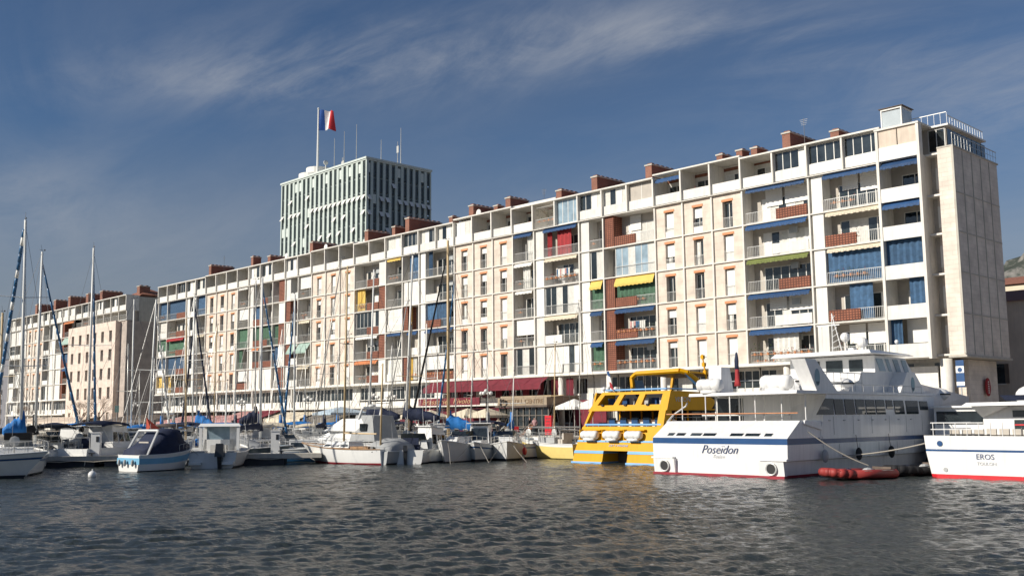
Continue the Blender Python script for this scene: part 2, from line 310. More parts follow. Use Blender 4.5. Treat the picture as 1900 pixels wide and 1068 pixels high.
# ------------------------------------------------------------------ water and ground
QY, QZ, FY = 68.0, 1.2, 76.8       # quay edge, quay level, facade plane
def make_water():
    nr, na = 1450, 950
    r = 3.2*np.exp(np.linspace(0, math.log(260/3.2), nr)); dr = r*math.log(260/3.2)/nr
    a = YAW+np.linspace(R(-46), R(46), na)
    Rr, A = np.meshgrid(r, a, indexing='ij'); X = -np.sin(A)*Rr; Y = np.cos(A)*Rr
    Z = np.zeros_like(X); rs = np.random.RandomState(5)
    for i in range(90):
        lam = 0.22*math.exp(rs.rand()*math.log(1.5/0.22)); k = 2*math.pi/lam
        th = YAW+R(20)+rs.normal()*0.62; amp = 0.0046*lam**0.60
        dx, dy = -math.sin(th), math.cos(th)
        ph = k*(X*dx+Y*dy)+rs.rand()*6.28+1.3*np.sin(0.11*X+0.07*Y*(1+i % 3)+i)
        att = np.clip((lam/dr-2.5)/3, 0, 1)[:, None]
        Z += att*amp*(np.sin(ph)+0.28*np.sin(2*ph+1.57))
    g = 0.88+0.34*np.sin(X*0.21+Y*0.10+1.0)*np.sin(Y*0.17-X*0.06)+0.14*np.sin(X*.5-Y*.37)
    Z *= g
    v = np.stack([X, Y, Z], -1).reshape(-1, 3)
    i = np.arange(nr-1)[:, None]*na+np.arange(na-1)[None, :]
    f = np.stack([i, i+na, i+na+1, i+1], -1).reshape(-1, 4)
    me = bpy.data.meshes.new('water'); me.vertices.add(len(v)); me.vertices.foreach_set('co', v.ravel())
    me.loops.add(f.size); me.loops.foreach_set('vertex_index', f.ravel().astype(np.int32))
    me.polygons.add(len(f)); me.polygons.foreach_set('loop_start', np.arange(0, f.size, 4, dtype=np.int32)); me.polygons.foreach_set('loop_total', np.full(len(f), 4, np.int32))
    me.polygons.foreach_set('use_smooth', [True]*len(f)); me.update(calc_edges=True); me.validate()
    m = bpy.data.materials.new('harbour_water'); m.use_nodes = True; t = m.node_tree; p = t.nodes['Principled BSDF']
    p.inputs['Base Color'].default_value = (0.030, 0.037, 0.035, 1); p.inputs['Roughness'].default_value = 0.08; p.inputs['IOR'].default_value = 1.33
    tc = t.nodes.new('ShaderNodeTexCoord'); mp = t.nodes.new('ShaderNodeMapping'); mp.inputs['Rotation'].default_value = (0, 0, -YAW); mp.inputs['Scale'].default_value = (0.55, 1.2, 1)
    t.links.new(tc.outputs['Object'], mp.inputs[0])
    n = t.nodes.new('ShaderNodeTexNoise'); n.inputs['Scale'].default_value = 5.5; n.inputs['Detail'].default_value = 6; n.inputs['Roughness'].default_value = 0.6; t.links.new(mp.outputs[0], n.inputs['Vector'])
    b = t.nodes.new('ShaderNodeBump'); b.inputs['Strength'].default_value = 1.0; b.inputs['Distance'].default_value = 0.075; t.links.new(n.outputs['Fac'], b.inputs['Height'])
    t.links.new(b.outputs[0], p.inputs['Normal']); me.materials.append(m)
    o = bpy.data.objects.new('water', me); col.objects.link(o); tag(o, kind='structure')
    b = MB(); b.box(-1500, 1500, -1500, QY-0.01, -0.9, -0.45); o2 = b.build('water_body', m); tag(o2, kind='structure')
make_water()
g = MB(); g.box(-1500, 1500, QY, 1800, -1.2, QZ); tag(g.build('ground', M['paving']), kind='structure')
g = MB(); g.box(-420, 60, QY-0.12, QY-0.004, -1.0, QZ-0.30, 0); g.box(-420, 60, QY-0.28, QY+0.45, QZ-0.296, QZ+0.05, 1)
tag(g.build('quay', [M['quayw'], M['conc']]), kind='structure')
# ------------------------------------------------------------------ facade kit
ZF = [7.40, 10.45, 13.60, 16.72, 19.78, 23.05, 25.85]      # floor joints, slab to roof
def french_window_mesh():
    b = MB(); return b
# shared meshes of the stone bays: opening 1.05 x 2.4, origin at the middle of its foot
def mk_shared():
    S = {}
    b = MB()
    for s in (-1, 1): b.box(s*0.5-0.03, s*0.5+0.03, 0, 0.07, 0.05, 2.35)
    b.box(-0.03, 0.03, 0, 0.07, 0.05, 2.30); b.box(-0.5, 0.5, 0.002, 0.072, 2.29, 2.36); b.box(-0.5, 0.5, 0.001, 0.069, 0.0, 0.07)
    S['frame'] = b.mesh('window_frame', M['white'])
    b = MB(); b.box(-0.49, 0.49, 0.075, 0.10, 0.03, 2.33); S['pane'] = b.mesh('pane', M['glass'])
    b = MB(); b.box(-0.46, -0.1, 0.03, 0.06, 0.1, 2.28); S['cur'] = b.mesh('curtain', M['curtain'])
    b = MB(); b.box(-0.52, 0.52, -0.06, 0.0, 0, 1.0); S['shut'] = b.mesh('roller_shutter', M['shutter'])
    b = MB()
    for k in range(8): b.box(-0.5+k*0.143-0.01, -0.5+k*0.143+0.01, -0.012, 0.008, 0.06, 0.95)
    b.box(-0.53, 0.53, -0.02, 0.015, 0.951, 0.99)
    S['guard'] = b.mesh('window_guard', M['rail'])
    b = MB(); b.box(-0.5, 0.5, -0.02, 0.01, 0.04, 0.62); S['gpanel'] = b.mesh('guard_panel', M['white'])
    b = MB(); b.box(-0.62, 0.62, -0.03, 0.05, 0, 0.22); S['lintel'] = b.mesh('lintel', M['terra'])
    return S
S = mk_shared()
DEP = 1.35
def cloth(b, x0, x1, y, z0, z1, folds=7, amp=0.06, m=0):
    n = max(6, int((x1-x0)*folds)); rows = [[], []]; prev = None
    pts = [(x0+(x1-x0)*i/n, y+amp*(1 if i % 2 else -1)) for i in range(n+1)]
    for (xa, ya), (xb, yb) in zip(pts, pts[1:]):
        b.hexa([(xa, ya, z0), (xb, yb, z0), (xb, yb+0.03, z0), (xa, ya+0.03, z0)], [(xa, ya, z1), (xb, yb, z1), (xb, yb+0.03, z1), (xa, ya+0.03, z1)], m)
def awning(P, off, x0, x1, ztop, mt, drop=0.55, out=0.75, yb=None, name='awning', val=True):
    yb = FY+0.05 if yb is None else yb
    b = MB(off); t = 0.05
    b.hexa([(x0, yb-out, ztop-drop), (x1, yb-out, ztop-drop), (x1, yb, ztop-t), (x0, yb, ztop-t)],
           [(x0, yb-out, ztop-drop+t), (x1, yb-out, ztop-drop+t), (x1, yb, ztop), (x0, yb, ztop)])
    if val:
        n = max(3, int((x1-x0)/0.25)); 
        for i in range(n):
            a = x0+(x1-x0)*i/n; c = x0+(x1-x0)*(i+1)/n-0.015; z1 = ztop-drop; zz_ = z1-0.16-(0.04 if i % 2 else 0)
            b.box(a, c, yb-out-0.012, yb-out+0.012, zz_, z1+0.01)
    return b.build(name, mt, P)
def railing(P, off, x0, x1, z, y=None, h=1.0, panel=False, name='balcony_railing'):
    y = FY-0.02 if y is None else y
    b = MB(off); n = max(2, int((x1-x0)/0.16))
    for i in range(n+1):
        x = x0+(x1-x0)*i/n; b.box(x-0.011, x+0.011, y, y+0.022, z+0.05, z+h-0.04)
    b.box(x0, x1, y-0.012, y+0.034, z+h-0.04, z+h); b.box(x0, x1, y-0.004, y+0.026, z+0.05, z+0.09)
    return b.build(name, M['rail'], P)
def plants(P, off, x0, x1, z, y, dens=9, h=0.35, fl=0.5, name='potted_plants'):
    b = MB(off)
    for i in range(int((x1-x0)*dens)):
        x = x0+rnd.random()*(x1-x0); zz_ = z+rnd.random()*h; yy = y-0.12+rnd.random()*0.2; s = 0.05+rnd.random()*0.07
        m = 1 if rnd.random() < fl else 0
        for _ in range(2):
            dx, dy, dz = (rnd.uniform(-1, 1)*s for _ in range(3)); ex, ey, ez = (rnd.uniform(-1, 1)*s for _ in range(3))
            b.add([(x, yy, zz_), (x+dx, yy+dy, zz_+abs(dz)+0.03), (x+ex, yy+ey, zz_+ez)], [(0, 1, 2)], m)
    b.box(x0, x1, y-0.08, y+0.06, z-0.13, z-0.10, 2)
    n = max(1, int((x1-x0)/0.6))
    for i in range(n):
        xx = x0+(x1-x0)*(i+.5)/n; b.tube((xx, y-0.02, z-0.2), (xx, y-0.02, z+0.02), 0.07, 0.11, 7, 2)
    return b.build(name, [M['leaf'], M['flower'], M['terra']], P)
def door_glazing(P, off, x0, x1, z0, z1, y, kind='mix', name='balcony_door'):
    """white frame, panes as a sub-part, curtains behind the panes"""
    b = MB(off); n = max(2, round((x1-x0)/0.85)); g1 = MB(off)
    for i in range(n+1):
        x = x0+(x1-x0)*i/n; b.box(x-0.035, x+0.035, y-0.05, y, z0, z1)
    b.box(x0, x1, y-0.048, y-0.002, z1-0.07, z1-0.002); b.box(x0, x1, y-0.047, y-0.003, z0, z0+0.08)
    if kind == 'front': b.box(x0, x1, y-0.052, y-0.004, z0+0.95, z0+1.03)
    f = b.build(name, M['white'], P)
    for i in range(n):
        a = x0+(x1-x0)*i/n+0.03; c = x0+(x1-x0)*(i+1)/n-0.03; k = rnd.random()
        m = 0 if kind == 'dark' or k < 0.80 else 1 if k < 0.95 else 2
        if kind == 'white': m = 2 if k < 0.22 else 1 if k < .52 else 0
        if kind == 'blue': m = 3 if k < 0.8 else 1
        if kind == 'whiteb': m = 2
        g1.box(a, c, y-0.028, y-0.015, z0+0.05, z1-0.05, m)
    g1.build('pane', [M['glass'], M['curtain'], M['shutter'], M['bglass']], f)
    return f
def cell(P, off, x0, x1, z0, z1, spec):
    """one loggia opening between slab top z0 and slab underside z1, filled as the words in spec say"""
    sp = spec.split(); yb = FY+DEP; W = x1-x0; h = z1-z0
    def has(k): return k in sp
    kind = 'white' if has('white') else 'dark' if has('darkg') else 'mix'
    if has('front') or has('fwhite') or has('fblue'):
        door_glazing(P, off, x0+0.03, x1-0.03, z0+(0.95 if has('pW') else 0.0), z1-0.02, FY+0.16, 'blue' if has('fblue') else 'white' if has('fwhite') else 'front')
    elif has('blank'):
        b = MB(off); b.box(x0+.02, x1-.02, FY+0.04, FY+0.2, z0, z1); b.build('infill_panel', M['white'], P)
        return
    else:
        a, c = (x0+0.15*W, x1-0.05*W)
        door_glazing(P, off, a, c, z0+0.02, z0+2.3, yb-0.005, kind)
    for k, mt, nm in (('cB', 'bluec', 'curtain'), ('cG', 'green', 'curtain'), ('cY', 'yellow', 'curtain'), ('cW', 'curtain', 'curtain'), ('cR', 'red', 'curtain')):
        for suf, u0, u1 in (('', 0, 1), ('l', 0, 0.35), ('r', 0.6, 1), ('m', 0.35, 0.75), ('n', 0.05, 0.2)):
            if has(k+suf):
                b = MB(off); cloth(b, x0+W*u0+0.03, x0+W*u1-0.03, FY+0.28, z0+0.15, z1-0.03, 4, 0.05); b.build(nm, M[mt], P)
    for k, mt in (('sW', 'shutter'), ('sl', 'shutter'), ('sr', 'shutter')):
        if has(k):
            b = MB(off); u0, u1 = {'sW': (0.03, .97), 'sl': (0.22, .5), 'sr': (0.54, .90)}[k]
            zb = z0+h*(0.42 if k == 'sW' else 0.40+.2*rnd.random()); nb = 9
            for i in range(nb):
                za = zb+(z1-0.05-zb)*i/nb; b.box(x0+W*u0, x0+W*u1, yb-0.16 if k != 'sW' else FY+0.10, (yb-0.13 if k != 'sW' else FY+0.13), za, za+(z1-0.05-zb)/nb-0.012)
            b.build('blind', M['shutter'], P)
    if has('r') or has('rl') or has('rr'):
        a, c = (x0, x1) if has('r') else (x0, x0+W*0.5) if has('rl') else (x0+W*0.5, x1)
        railing(P, off, a+0.02, c-0.02, z0)
    for k in ('bl', 'br', 'ba'):
        if has(k):
            a, c = {'bl': (x0, x0+W*.55), 'br': (x0+W*.5, x1), 'ba': (x0, x1)}[k]
            b = MB(off); b.box(a+0.02, c-0.02, FY-0.05, FY+0.07, z0+0.06, z0+0.98); b.build('brick_parapet', M['screen'], P)
    for k in ('pW', 'pl', 'pr'):
        if has(k):
            a, c = {'pl': (x0, x0+W*.5), 'pr': (x0+W*.42, x1), 'pW': (x0, x1)}[k]
            b = MB(off); b.box(a+0.02, c-0.02, FY-0.045, FY+0.08, z0+0.10, z0+0.98); b.build('parapet', M['white'], P)
    if not sp.count('blank') and not has('front') and not has('fwhite') and not has('fblue'):
        k = rnd.random()
        if k < .33 and not has('f'): plants(P, off, x0+W*.1, x0+W*(.35+rnd.random()*.4), z0+0.75, FY+0.12, 14, 0.5, 0.25)
        elif k < .43 and W > 2: 
            b = MB(off); xx = x0+W*.3; n = 4+int(W)
            for q in range(n): b.box(xx+q*.24, xx+q*.24+.2, FY+.32, FY+.335, z0+1.25-rnd.random()*.5, z0+1.7, rnd.choice((0, 0, 1, 2, 3)))
            b.box(xx-.1, xx+n*.24+.1, FY+.32, FY+.33, z0+1.7, z0+1.72, 1); b.build('laundry_line', [M['curtain'], M['shutter'], M['bluec'], M['pink']], P)
        elif k < .8: b = MB(off); b.box(x0+W*.6, x0+W*.6+.75, yb-.35, yb-.06, z0+1.9, z0+2.45); b.build('air_conditioner', M['railp'], P)
    if has('f'): plants(P, off, x0+0.1, x1-0.1, z0+0.85, FY-0.08)
    if has('fb'): plants(P, off, x0+0.05, x0+W*.4, z0+0.3, FY+0.35, 40, 1.6, 0.05)
    if has('junk'):
        b = MB(off)
        for i in range(int(W*1.6)):
            xx = x0+0.15+rnd.random()*(W-0.5); ww = 0.2+rnd.random()*.4; b.box(xx, xx+ww, FY+0.3, FY+0.3+ww, z0, z0+0.35+rnd.random()*.6, rnd.choice((0, 1, 1, 2)))
        b.build('balcony_furniture', [M['brick'], M['white'], M['shade']], P)
    for k, mt in (('aB', 'blue'), ('aW', 'beige'), ('aS', 'white'), ('aY', 'yellow'), ('aG', 'teal'), ('aO', 'orange'), ('aR', 'red'), ('aL', 'olive')):
        if has(k): awning(P, off, x0+0.05, x1-0.05, z1-0.01, M[mt], 0.32 if k not in ('aG', 'aY') else 1.3 if k == 'aG' else .75, 0.34 if k != 'aG' else 0.8)
        if has(k+'s'): awning(P, off, x0+0.15, x1-0.1, z1-0.01, M[mt], 0.22, 0.25)
def stone_bay(P, off, x0, x1, r, wall, roff=None):
    """limestone bay with one tall window per floor; adds its stone to mesh builder wall"""
    c = (x0+x1)/2; hw = 0.53
    z0, z1 = ZF[r]+0.06, ZF[r+1]-0.06
    wall = MB(off); wall.box(x0+0.07, c-hw, FY, FY+0.42, z0, z1); wall.box(c+hw, x1-0.07, FY, FY+0.42, z0, z1); 
    zt = z0+2.42; wall.box(c-hw, c+hw, FY+0.0, FY+0.42, zt+0.24, z1); wall.build('stone_panel', M['stone'], P)
    ox, oy, oz = off
    inst('lintel', S['lintel'], P, (c-ox, FY-oy, zt+0.01-oz))
    f = inst('window', S['frame'], P, (c-ox, FY+0.32-oy, z0-oz))
    inst('pane', S['pane'], f, (0, 0, 0))
    if rnd.random() < 0.35: inst('curtain', S['cur'], f, (0, 0, 0))
    k = rnd.random()
    s = 0.0 if k < 0.22 else 0.5+rnd.random()*0.9 if k < 0.6 else 2.36
    if s: inst('roller_shutter', S['shut'], P, (c-ox, FY+0.30-oy, z0+2.38-s-oz), scale=(1, 1, s))
    gm = rnd.random() < 0.3
    g = inst('window_guard', S['guard'], P, (c-ox, FY+0.06-oy, z0-0.03-oz))
    if gm: inst('guard_panel', S['gpanel'], g, (0, 0, 0))
    b = wall
def fins_and_slabs(P, off, posts, za, zb, levels, name='frame', proud=0.22):
    b = MB(off)
    for i, x in enumerate(posts): b.box(x-0.075, x+0.075, FY-proud+.05, FY+DEP, za, zb)
    for i in range(len(posts)-1):
        for z in levels: b.box(posts[i]+0.075, posts[i+1]-0.075, FY-proud+0.06, FY+DEP, z-0.06, z+0.05)
    return b.build(name, M['cream'], P)
def attic(P, off, posts, codes, z0, z1, zt=None):
    roof = MB(off); par = MB(off)
    for i, c in enumerate(codes):
        x0, x1 = posts[i]+0.075, posts[i+1]-0.075; h = z1-z0; zp = z0+1.02; c = rnd.choice(('o', 'g', 'c', 'g')) if c == 'c' else c
        if c != 'pg' and c != 'gb':
            b = MB(off); b.box(x0+.01, x1-.01, FY-0.1, FY+0.05, z0+0.12, zp); b.build('attic_parapet', M['white'], P)
        if c in ('o', 'oe', 'od', 'oB'):
            door_glazing(P, off, x0+0.3, x1-0.25, z0+0.1, z0+2.2, FY+2.0, 'mix' if c != 'od' else 'dark', 'attic_window')
            if c == 'oB': awning(P, off, x0+.05, x1-.05, z1-0.12, M['blue'], 0.25, 0.2, FY+0.1)
            if rnd.random() < 0.4: plants(P, off, x0+0.3, x1-0.6, zp, FY+0.05, 5, 0.25, 0.2)
        elif c in ('g', 'w'):
            door_glazing(P, off, x0+0.02, x1-0.02, zp, z1-0.1, FY+0.12, 'dark' if c == 'g' and rnd.random() < .4 else 'white', 'attic_window')
        elif c == 'c':
            b = MB(off); b.box(x0+.02, (x0+x1)/2-.03, FY+0.08, FY+0.12, zp, z1-0.14, 0); b.box((x0+x1)/2+.03, x1-.02, FY+0.08, FY+0.12, zp, z1-0.14, 0)
            b.box((x0+x1)/2-.03, (x0+x1)/2+.03, FY+0.06, FY+0.13, zp, z1-0.14, 1)
            b.build('attic_blind', [M['inner'] if rnd.random() < .6 else M['curtain'], M['white']], P)
        elif c == 'gb':
            door_glazing(P, off, x0+0.02, x1-0.02, z0+0.1, z1-0.1, FY+0.12, 'blue', 'attic_window')
        elif c == 'pg':
            railing(P, off, x0, x1, z0+0.1, FY-0.03); plants(P, off, x0+.2, x1-.2, z0+1.0, FY+0.2, 30, 1.2, 0.15)
            b = MB(off)
            for k in range(5): b.box(x0+.1, x1-.1, FY+0.1+k*.35, FY+0.14+k*.35, z1-0.4-k*0.06, z1-0.34-k*0.06)
            b.build('pergola', M['white'], P)
def chimney(P, off, x, z0, zt, y0, y1, wdt=0.75):
    b = MB(off); b.box(x, x+wdt, y0, y1, z0, zt-0.18, 0); b.box(x-.08, x+wdt+.08, y0-.08, y1+.08, zt-0.176, zt-0.04, 1)
    n = max(1, int((y1-y0)/0.7))
    for i in range(n):
        yy = y0+(y1-y0)*(i+.5)/n; b.box(x+.12, x+wdt-.12, yy-.22, yy+.22, zt-0.04, zt+0.12, 0)
    return b.build('chimney', [M['chim'], M['conc']], P)
# ------------------------------------------------------------------ the long apartment block
XP = [-166.9+i*3.41 for i in range(20)]; XP += [XP[-1]+3.41]
XP += [XP[20]+(i+1)*(-32.9-XP[20])/20 for i in range(20)]
def U(u):
    i = min(int(u), 39); return XP[i]+(XP[i+1]-XP[i])*(u-i)
OFF = (-99.0, FY, QZ)
A = empty('apartment_building', OFF, 'long white and cream apartment block with loggias, brick chimneys and stone end wall', 'apartment building')
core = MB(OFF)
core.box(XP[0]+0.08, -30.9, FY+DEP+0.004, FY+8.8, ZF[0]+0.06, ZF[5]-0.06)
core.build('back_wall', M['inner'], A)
sl_ = MB(OFF)
sl_.box(XP[0]-0.1, XP[-1]+0.1, FY-0.35, FY+DEP-0.01, ZF[0]-0.22, ZF[0]-0.07); sl_.box(XP[0]+0.1, -30.6, FY+DEP, FY+8.7, ZF[0]-0.2, ZF[0]+0.055)
sl_.build('first_floor_slab', M['cream'], A)
# loggia groups: (u0, u1, five specs from the top row down, or None)
SEG = [
 (0.03, 0.97, ['cB r', 'cW pW', 'cG pW', 'cB pW', 'cY pW']),
 (1.03, 2.85, ['cB r br', 'fb r br', 'aR cG r br', 'cB r br', 'cYn r br']),
 (4.03, 4.95, ['cB r', 'r junk', 'aWs r', 'r darkg', 'r']),
 (8.04, 8.92, ['aSs r', 'sW r', 'cG r', 'cGl darkg r', 'sW ba']),
 (9.35, 9.95, ['r darkg', 'cB ba', 'cG ba', 'aO ba', 'blank']),
 (10.04, 10.94, ['r bl darkg', 'r junk', 'cG r bl', 'darkg r ba', 'blank']),
 (11.04, 11.45, ['r darkg', 'r', 'cG r', 'cB r', 'cW r']),
 (12.40, 12.95, ['darkg pW', 'r darkg', 'darkg pW', 'aG pW', 'darkg pW']),
 (13.04, 13.93, ['sW r', 'r junk', 'aWs r junk', 'aG r', 'aW r darkg']),
 (17.05, 18.52, ['r br white', 'cYn cYl r br', 'front r br', 'aSs sl r br', 'aO white r br']),
 (19.04, 19.94, ['aYs r darkg', 'r', 'front pW', 'aBs r darkg', 'fwhite pW']),
 (20.32, 20.93, ['cB r', 'blank', 'cYn darkg', 'aB pW darkg', 'cYl cWm f']),
 (21.36, 22.93, ['r cBn darkg', 'darkg pl rr', 'cBm cBl bl rr', 'aB darkg pl rr', 'sW ba f']),
 (26.05, 26.94, ['aB cWr r', 'aS cWm r', 'aSs r darkg', 'sW r junk', 'fwhite r']),
 (27.44, 28.93, ['aB cRm cRn r darkg', 'aWs r junk f', 'fwhite cWn r', 'aW pl white rr', 'fwhite pl rr']),
 (29.42, 29.93, ['r darkg', 'fwhite', 'aY cG r', 'aB r darkg', 'aB cG r f']),
 (30.42, 31.93, ['sl bl rr white', 'fblue r', 'aY cG bl rr', 'aB bl rr f', 'aB darkg r f']),
 (35.06, 36.93, ['aBs sl sr rl br white', 'aB white rl pr', 'aL darkg rl br', 'aB sl sr rl pr', 'aB fb cWm r f']),
 (37.40, 38.93, ['aB sl sr r', 'aWs white rr bl', 'aWs cB r', 'cBm bl rr', 'sl sr r']),
]
skip = {k for k in range(1, 40) for u0, u1, r in SEG if u0 < k-.01 and u1 > k+.01}
fins_and_slabs(A, OFF, [x for i, x in enumerate(XP) if i not in skip], ZF[0]-0.06, ZF[5], ZF[:5])
for u0, u1, rows in SEG:
    for i, s in enumerate(rows):
        r = 4-i; cell(A, OFF, U(u0)+(0.075 if u0 % 1 < .1 else 0), U(u1), ZF[r]+0.055, ZF[r+1]-0.065, s)
# ceilings of the loggias are the slabs; solid white and clay panels between the openings
SOL = [(2.87, 2.98, 'WWWWW'), (3.03, 3.32, 'WWWWW'), (3.66, 3.96, 'WWWWW'), (9.04, 9.34, 'WWWWW'), (11.46, 11.95, 'KWKWK'), (12.04, 12.38, 'WKWKW'),
       (18.54, 18.95, 'WKWKW'), (20.04, 20.30, 'oWKoK'), (21.04, 21.34, 'WWWWW'), (27.04, 27.42, 'WWWWW'), (29.04, 29.40, 'WWWWW'),
       (30.04, 30.40, 'KoKKK'), (37.04, 37.38, 'WWWWW')]
for u0, u1, cs in SOL:
    for i, c in enumerate(cs):
        r = 4-i
        if c == 'o': continue
        b = MB(OFF); b.box(U(u0)+(0.077 if u0 % 1 < .1 else 0), U(u1)-0.03, FY-0.005, FY+DEP-0.01, ZF[r]+0.052, ZF[r+1]-0.062)
        b.build('clay_screen' if c == 'K' else 'blank_panel', M['screen'] if c == 'K' else M['white'], A)
for i in range(5):   # narrow stair windows beside the first masts
    r = 4-i; b = MB(OFF); b.box(U(3.33), U(3.65), FY+0.3, FY+0.36, ZF[r]+0.9, ZF[r+1]-0.07, 0); b.box(U(3.33), U(3.65), FY+0.1, FY+0.34, ZF[r]+0.055, ZF[r]+0.898, 1)
    b.build('stair_window', [M['glass'], M['white']], A)
wall = MB(OFF)
for s in (5, 14, 23, 32):
    for k in range(3):
        for r in range(5): stone_bay(A, OFF, XP[s+k], XP[s+k+1], r, wall)
# attic
for s0, s1, dz in ((0, 5, 0.0), (5, 14, 0.12), (14, 17, 0.28), (17, 23, 0.0), (23, 26, 0.3), (26, 32, 0.05), (32, 35, 0.3), (35, 39, 0.05)):
    posts = XP[s0:s1+1]
    b = MB(OFF)
    for x in (posts[1:] if s0 else posts): b.box(x-0.08, x+0.08, FY-0.35, FY+2.0, ZF[5]+0.002, ZF[6]+dz-0.121)
    b.box(posts[0]+(0.081 if s0 else -0.1), posts[-1]+0.08, FY-0.42, FY+2.1, ZF[6]+dz-0.12, ZF[6]+dz+0.02)
    b.box(posts[0]+(0.081 if s0 else -0.09), posts[-1]+0.08, FY-0.33, FY+2.1, ZF[5]-0.07, ZF[5]+0.0)
    b.box(posts[0]+(.082 if s0 else 0), posts[-1]+0.08, FY+2.01, FY+2.3, ZF[5]+0.001, ZF[6]+dz-0.122)
    b.build('attic_frame', M['cream'], A)
CODES = ['o', 'o', 'g', 'w', 'g', 'od', 'o', 'oe', 'o', 'g', 'w', 'oe', 'w', 'od', 'o', 'o', 'oe', 'o', 'c', 'w', 'g', 'g', 'c', 'g', 'o', 'o', 'o', 'pg', 'gb', 'c', 'w', 'c', 'oB', 'o', 'o', 'o', 'w', 'g', 'w']
attic(A, OFF, XP, CODES, ZF[5], ZF[6])
# last bay: balconies that stand proud of the facade
xb0, xb1 = XP[39]-0.0, XP[40]+0.05; BO = 0.75
E39 = ['aB pWx', 'aB pWx cRn', 'cB', 'cBr', 'cBl sW']
b = MB(OFF)
for x in (xb0, xb1): b.box(x-0.11, x+0.11, FY-BO-0.1, FY-0.23, ZF[0]-0.3, ZF[6]-0.4)
for z in ZF[:6]: b.box(xb0+0.11, xb1-0.11, FY-BO, FY-0.165, z-0.10, z+0.05); b.box(xb1-0.09, -30.75, FY+0.302, FY+DEP, z-0.10, z+0.05)
b.box(xb0-0.15, xb1+0.15, FY-BO-0.15, FY+2.0, ZF[6]-0.395, ZF[6]-0.25)
b.build('corner_balcony_frame', M['cream'], A)
for i in range(5):
    r = 4-i; z0, z1 = ZF[r]+0.055, ZF[r+1]-0.11
    b = MB(OFF); b.box(xb0+0.12, xb1-0.12, FY-BO-0.04, FY-BO+0.08, z0-0.25, z0+0.85); b.box(xb1-0.06, xb1+0.04, FY-BO+0.2, FY+0.2, z0-0.04, z0+0.85); b.build('balcony_parapet', M['white'], A)
    door_glazing(A, OFF, xb0+1.0, xb1-0.3, z0, z0+2.2, FY+DEP-0.01, 'dark' if i < 3 else 'white')
    for key, u0, u1 in (('cB', 0, 1), ('cBr', .55, 1), ('cBl', 0, .3)):
        if key in E39[i].split():
            b = MB(OFF); cloth(b, xb0+.15+(xb1-xb0-.3)*u0, xb0+.15+(xb1-xb0-.3)*u1, FY-0.3, z0+0.2, z1, 4, .06); b.build('curtain', M['bluec'], A)
    if i == 4: b = MB(OFF); b.box(xb0+1.0, xb1-.3, FY+0.6, FY+.65, z0+1.0, z1); b.build('blind', M['shutter'], A)
    if 'aB' in E39[i]: awning(A, OFF, xb0+0.15, xb1-0.15, z1, M['blue'], 0.5, 0.5, FY-0.30)
b = MB(OFF); z0 = ZF[5]
b.box(xb0+0.12, xb1-0.12, FY-BO-0.04, FY-BO+0.08, z0-0.1, z0+1.0, 0)
b.build('balcony_parapet', M['white'], A)
b = MB(OFF); b.box(xb0+.12, (xb0+xb1)/2-.04, FY-BO+.02, FY-BO+.05, z0+1.0, ZF[6]-.4); b.box((xb0+xb1)/2+.04, xb1-.12, FY-BO+.02, FY-BO+.05, z0+1.0, ZF[6]-.4); b.build('attic_blind', M['oldr'], A)
# stone end: sunlit return strip and the shaded end wall
b = MB(OFF)
XE = -30.56
b.box(-31.75, XE, FY, FY+0.3, ZF[0]-0.1, 23.3)                       # front strip
b.box(XE-0.28, XE+0.0, FY+0.304, FY+8.8, ZF[0]-0.1, 23.3)
b.build('end_wall', M['endstone'], A)
b = MB(OFF)
for k in range(1, 5): b.box(XE+0.002, XE+0.05, FY+8.8*k/5-0.04, FY+8.8*k/5+0.04, ZF[0], 23.2)
for z in ZF[1:5]: b.box(XE+0.002, XE+0.04, FY+.02, FY+8.78, z-0.05, z+0.03)
b.box(XE-1.25, XE+0.12, FY-0.08, FY+9.0, ZF[0]-0.26, ZF[0]-0.103); b.box(XE-1.2, XE+0.06, FY-0.04, FY+9.0, 23.303, 23.42); b.box(XE-0.1, XE+0.07, FY-0.06, FY-0.002, ZF[0], 23.3)
b.build('end_wall_ribs', M['conc'], A)
b = MB(OFF)
for r in range(5): b.box(xb1+0.4, -31.76, FY+DEP-0.12, FY+DEP-0.005, ZF[r]+0.06, ZF[r+1]-0.11)
b.build('return_wall', M['endstone'], A)
for r in range(5):
    b = MB(OFF); b.box(-32.45, -32.0, FY+DEP-0.17, FY+DEP-0.125, ZF[r]+0.6, ZF[r]+2.3); b.build('sunlit_slot', M['shutter'], A)  # pale strips stand in for sunlit gaps; the light is in their colour
# penthouse on the end and terrace rails
b = MB(OFF); b.box(-36.0, -31.6, FY+1.6, FY+8.6, ZF[5]+0.05, 25.4, 0); b.box(-36.0, -31.3, FY+1.3, FY+8.9, 25.404, 25.55, 1)
b.build('penthouse', [M['inner'], M['white']], A)
door_glazing(A, OFF, -33.0, -31.7, 23.45, 25.3, FY+1.58, 'dark', 'penthouse_window')
b = MB(OFF)
for k in range(8): b.box(-31.58, -31.52, FY+1.7+k*.95, FY+2.5+k*.95, 23.6, 25.2)
b.box(-31.58, -31.54, FY+1.7, FY+9.0-.8, 23.5, 23.6); b.build('penthouse_window', M['glass'], A)
b = MB(OFF)
for k in range(16): b.box(XE-.05, XE-.03, FY+.1+k*.58, FY+.12+k*.58, 23.42, 24.35)
b.box(XE-.07, XE-.01, FY+.1, FY+8.9, 24.352, 24.4); b.box(XE-.05, XE-.03, FY+.1, FY+8.9, 23.9, 23.93)
for k in range(15): b.box(-31.41, -31.39, FY+1.4+k*.5, FY+1.42+k*.5, 25.552, 26.2)
b.box(-31.43, -31.37, FY+1.4, FY+8.5, 26.202, 26.25)
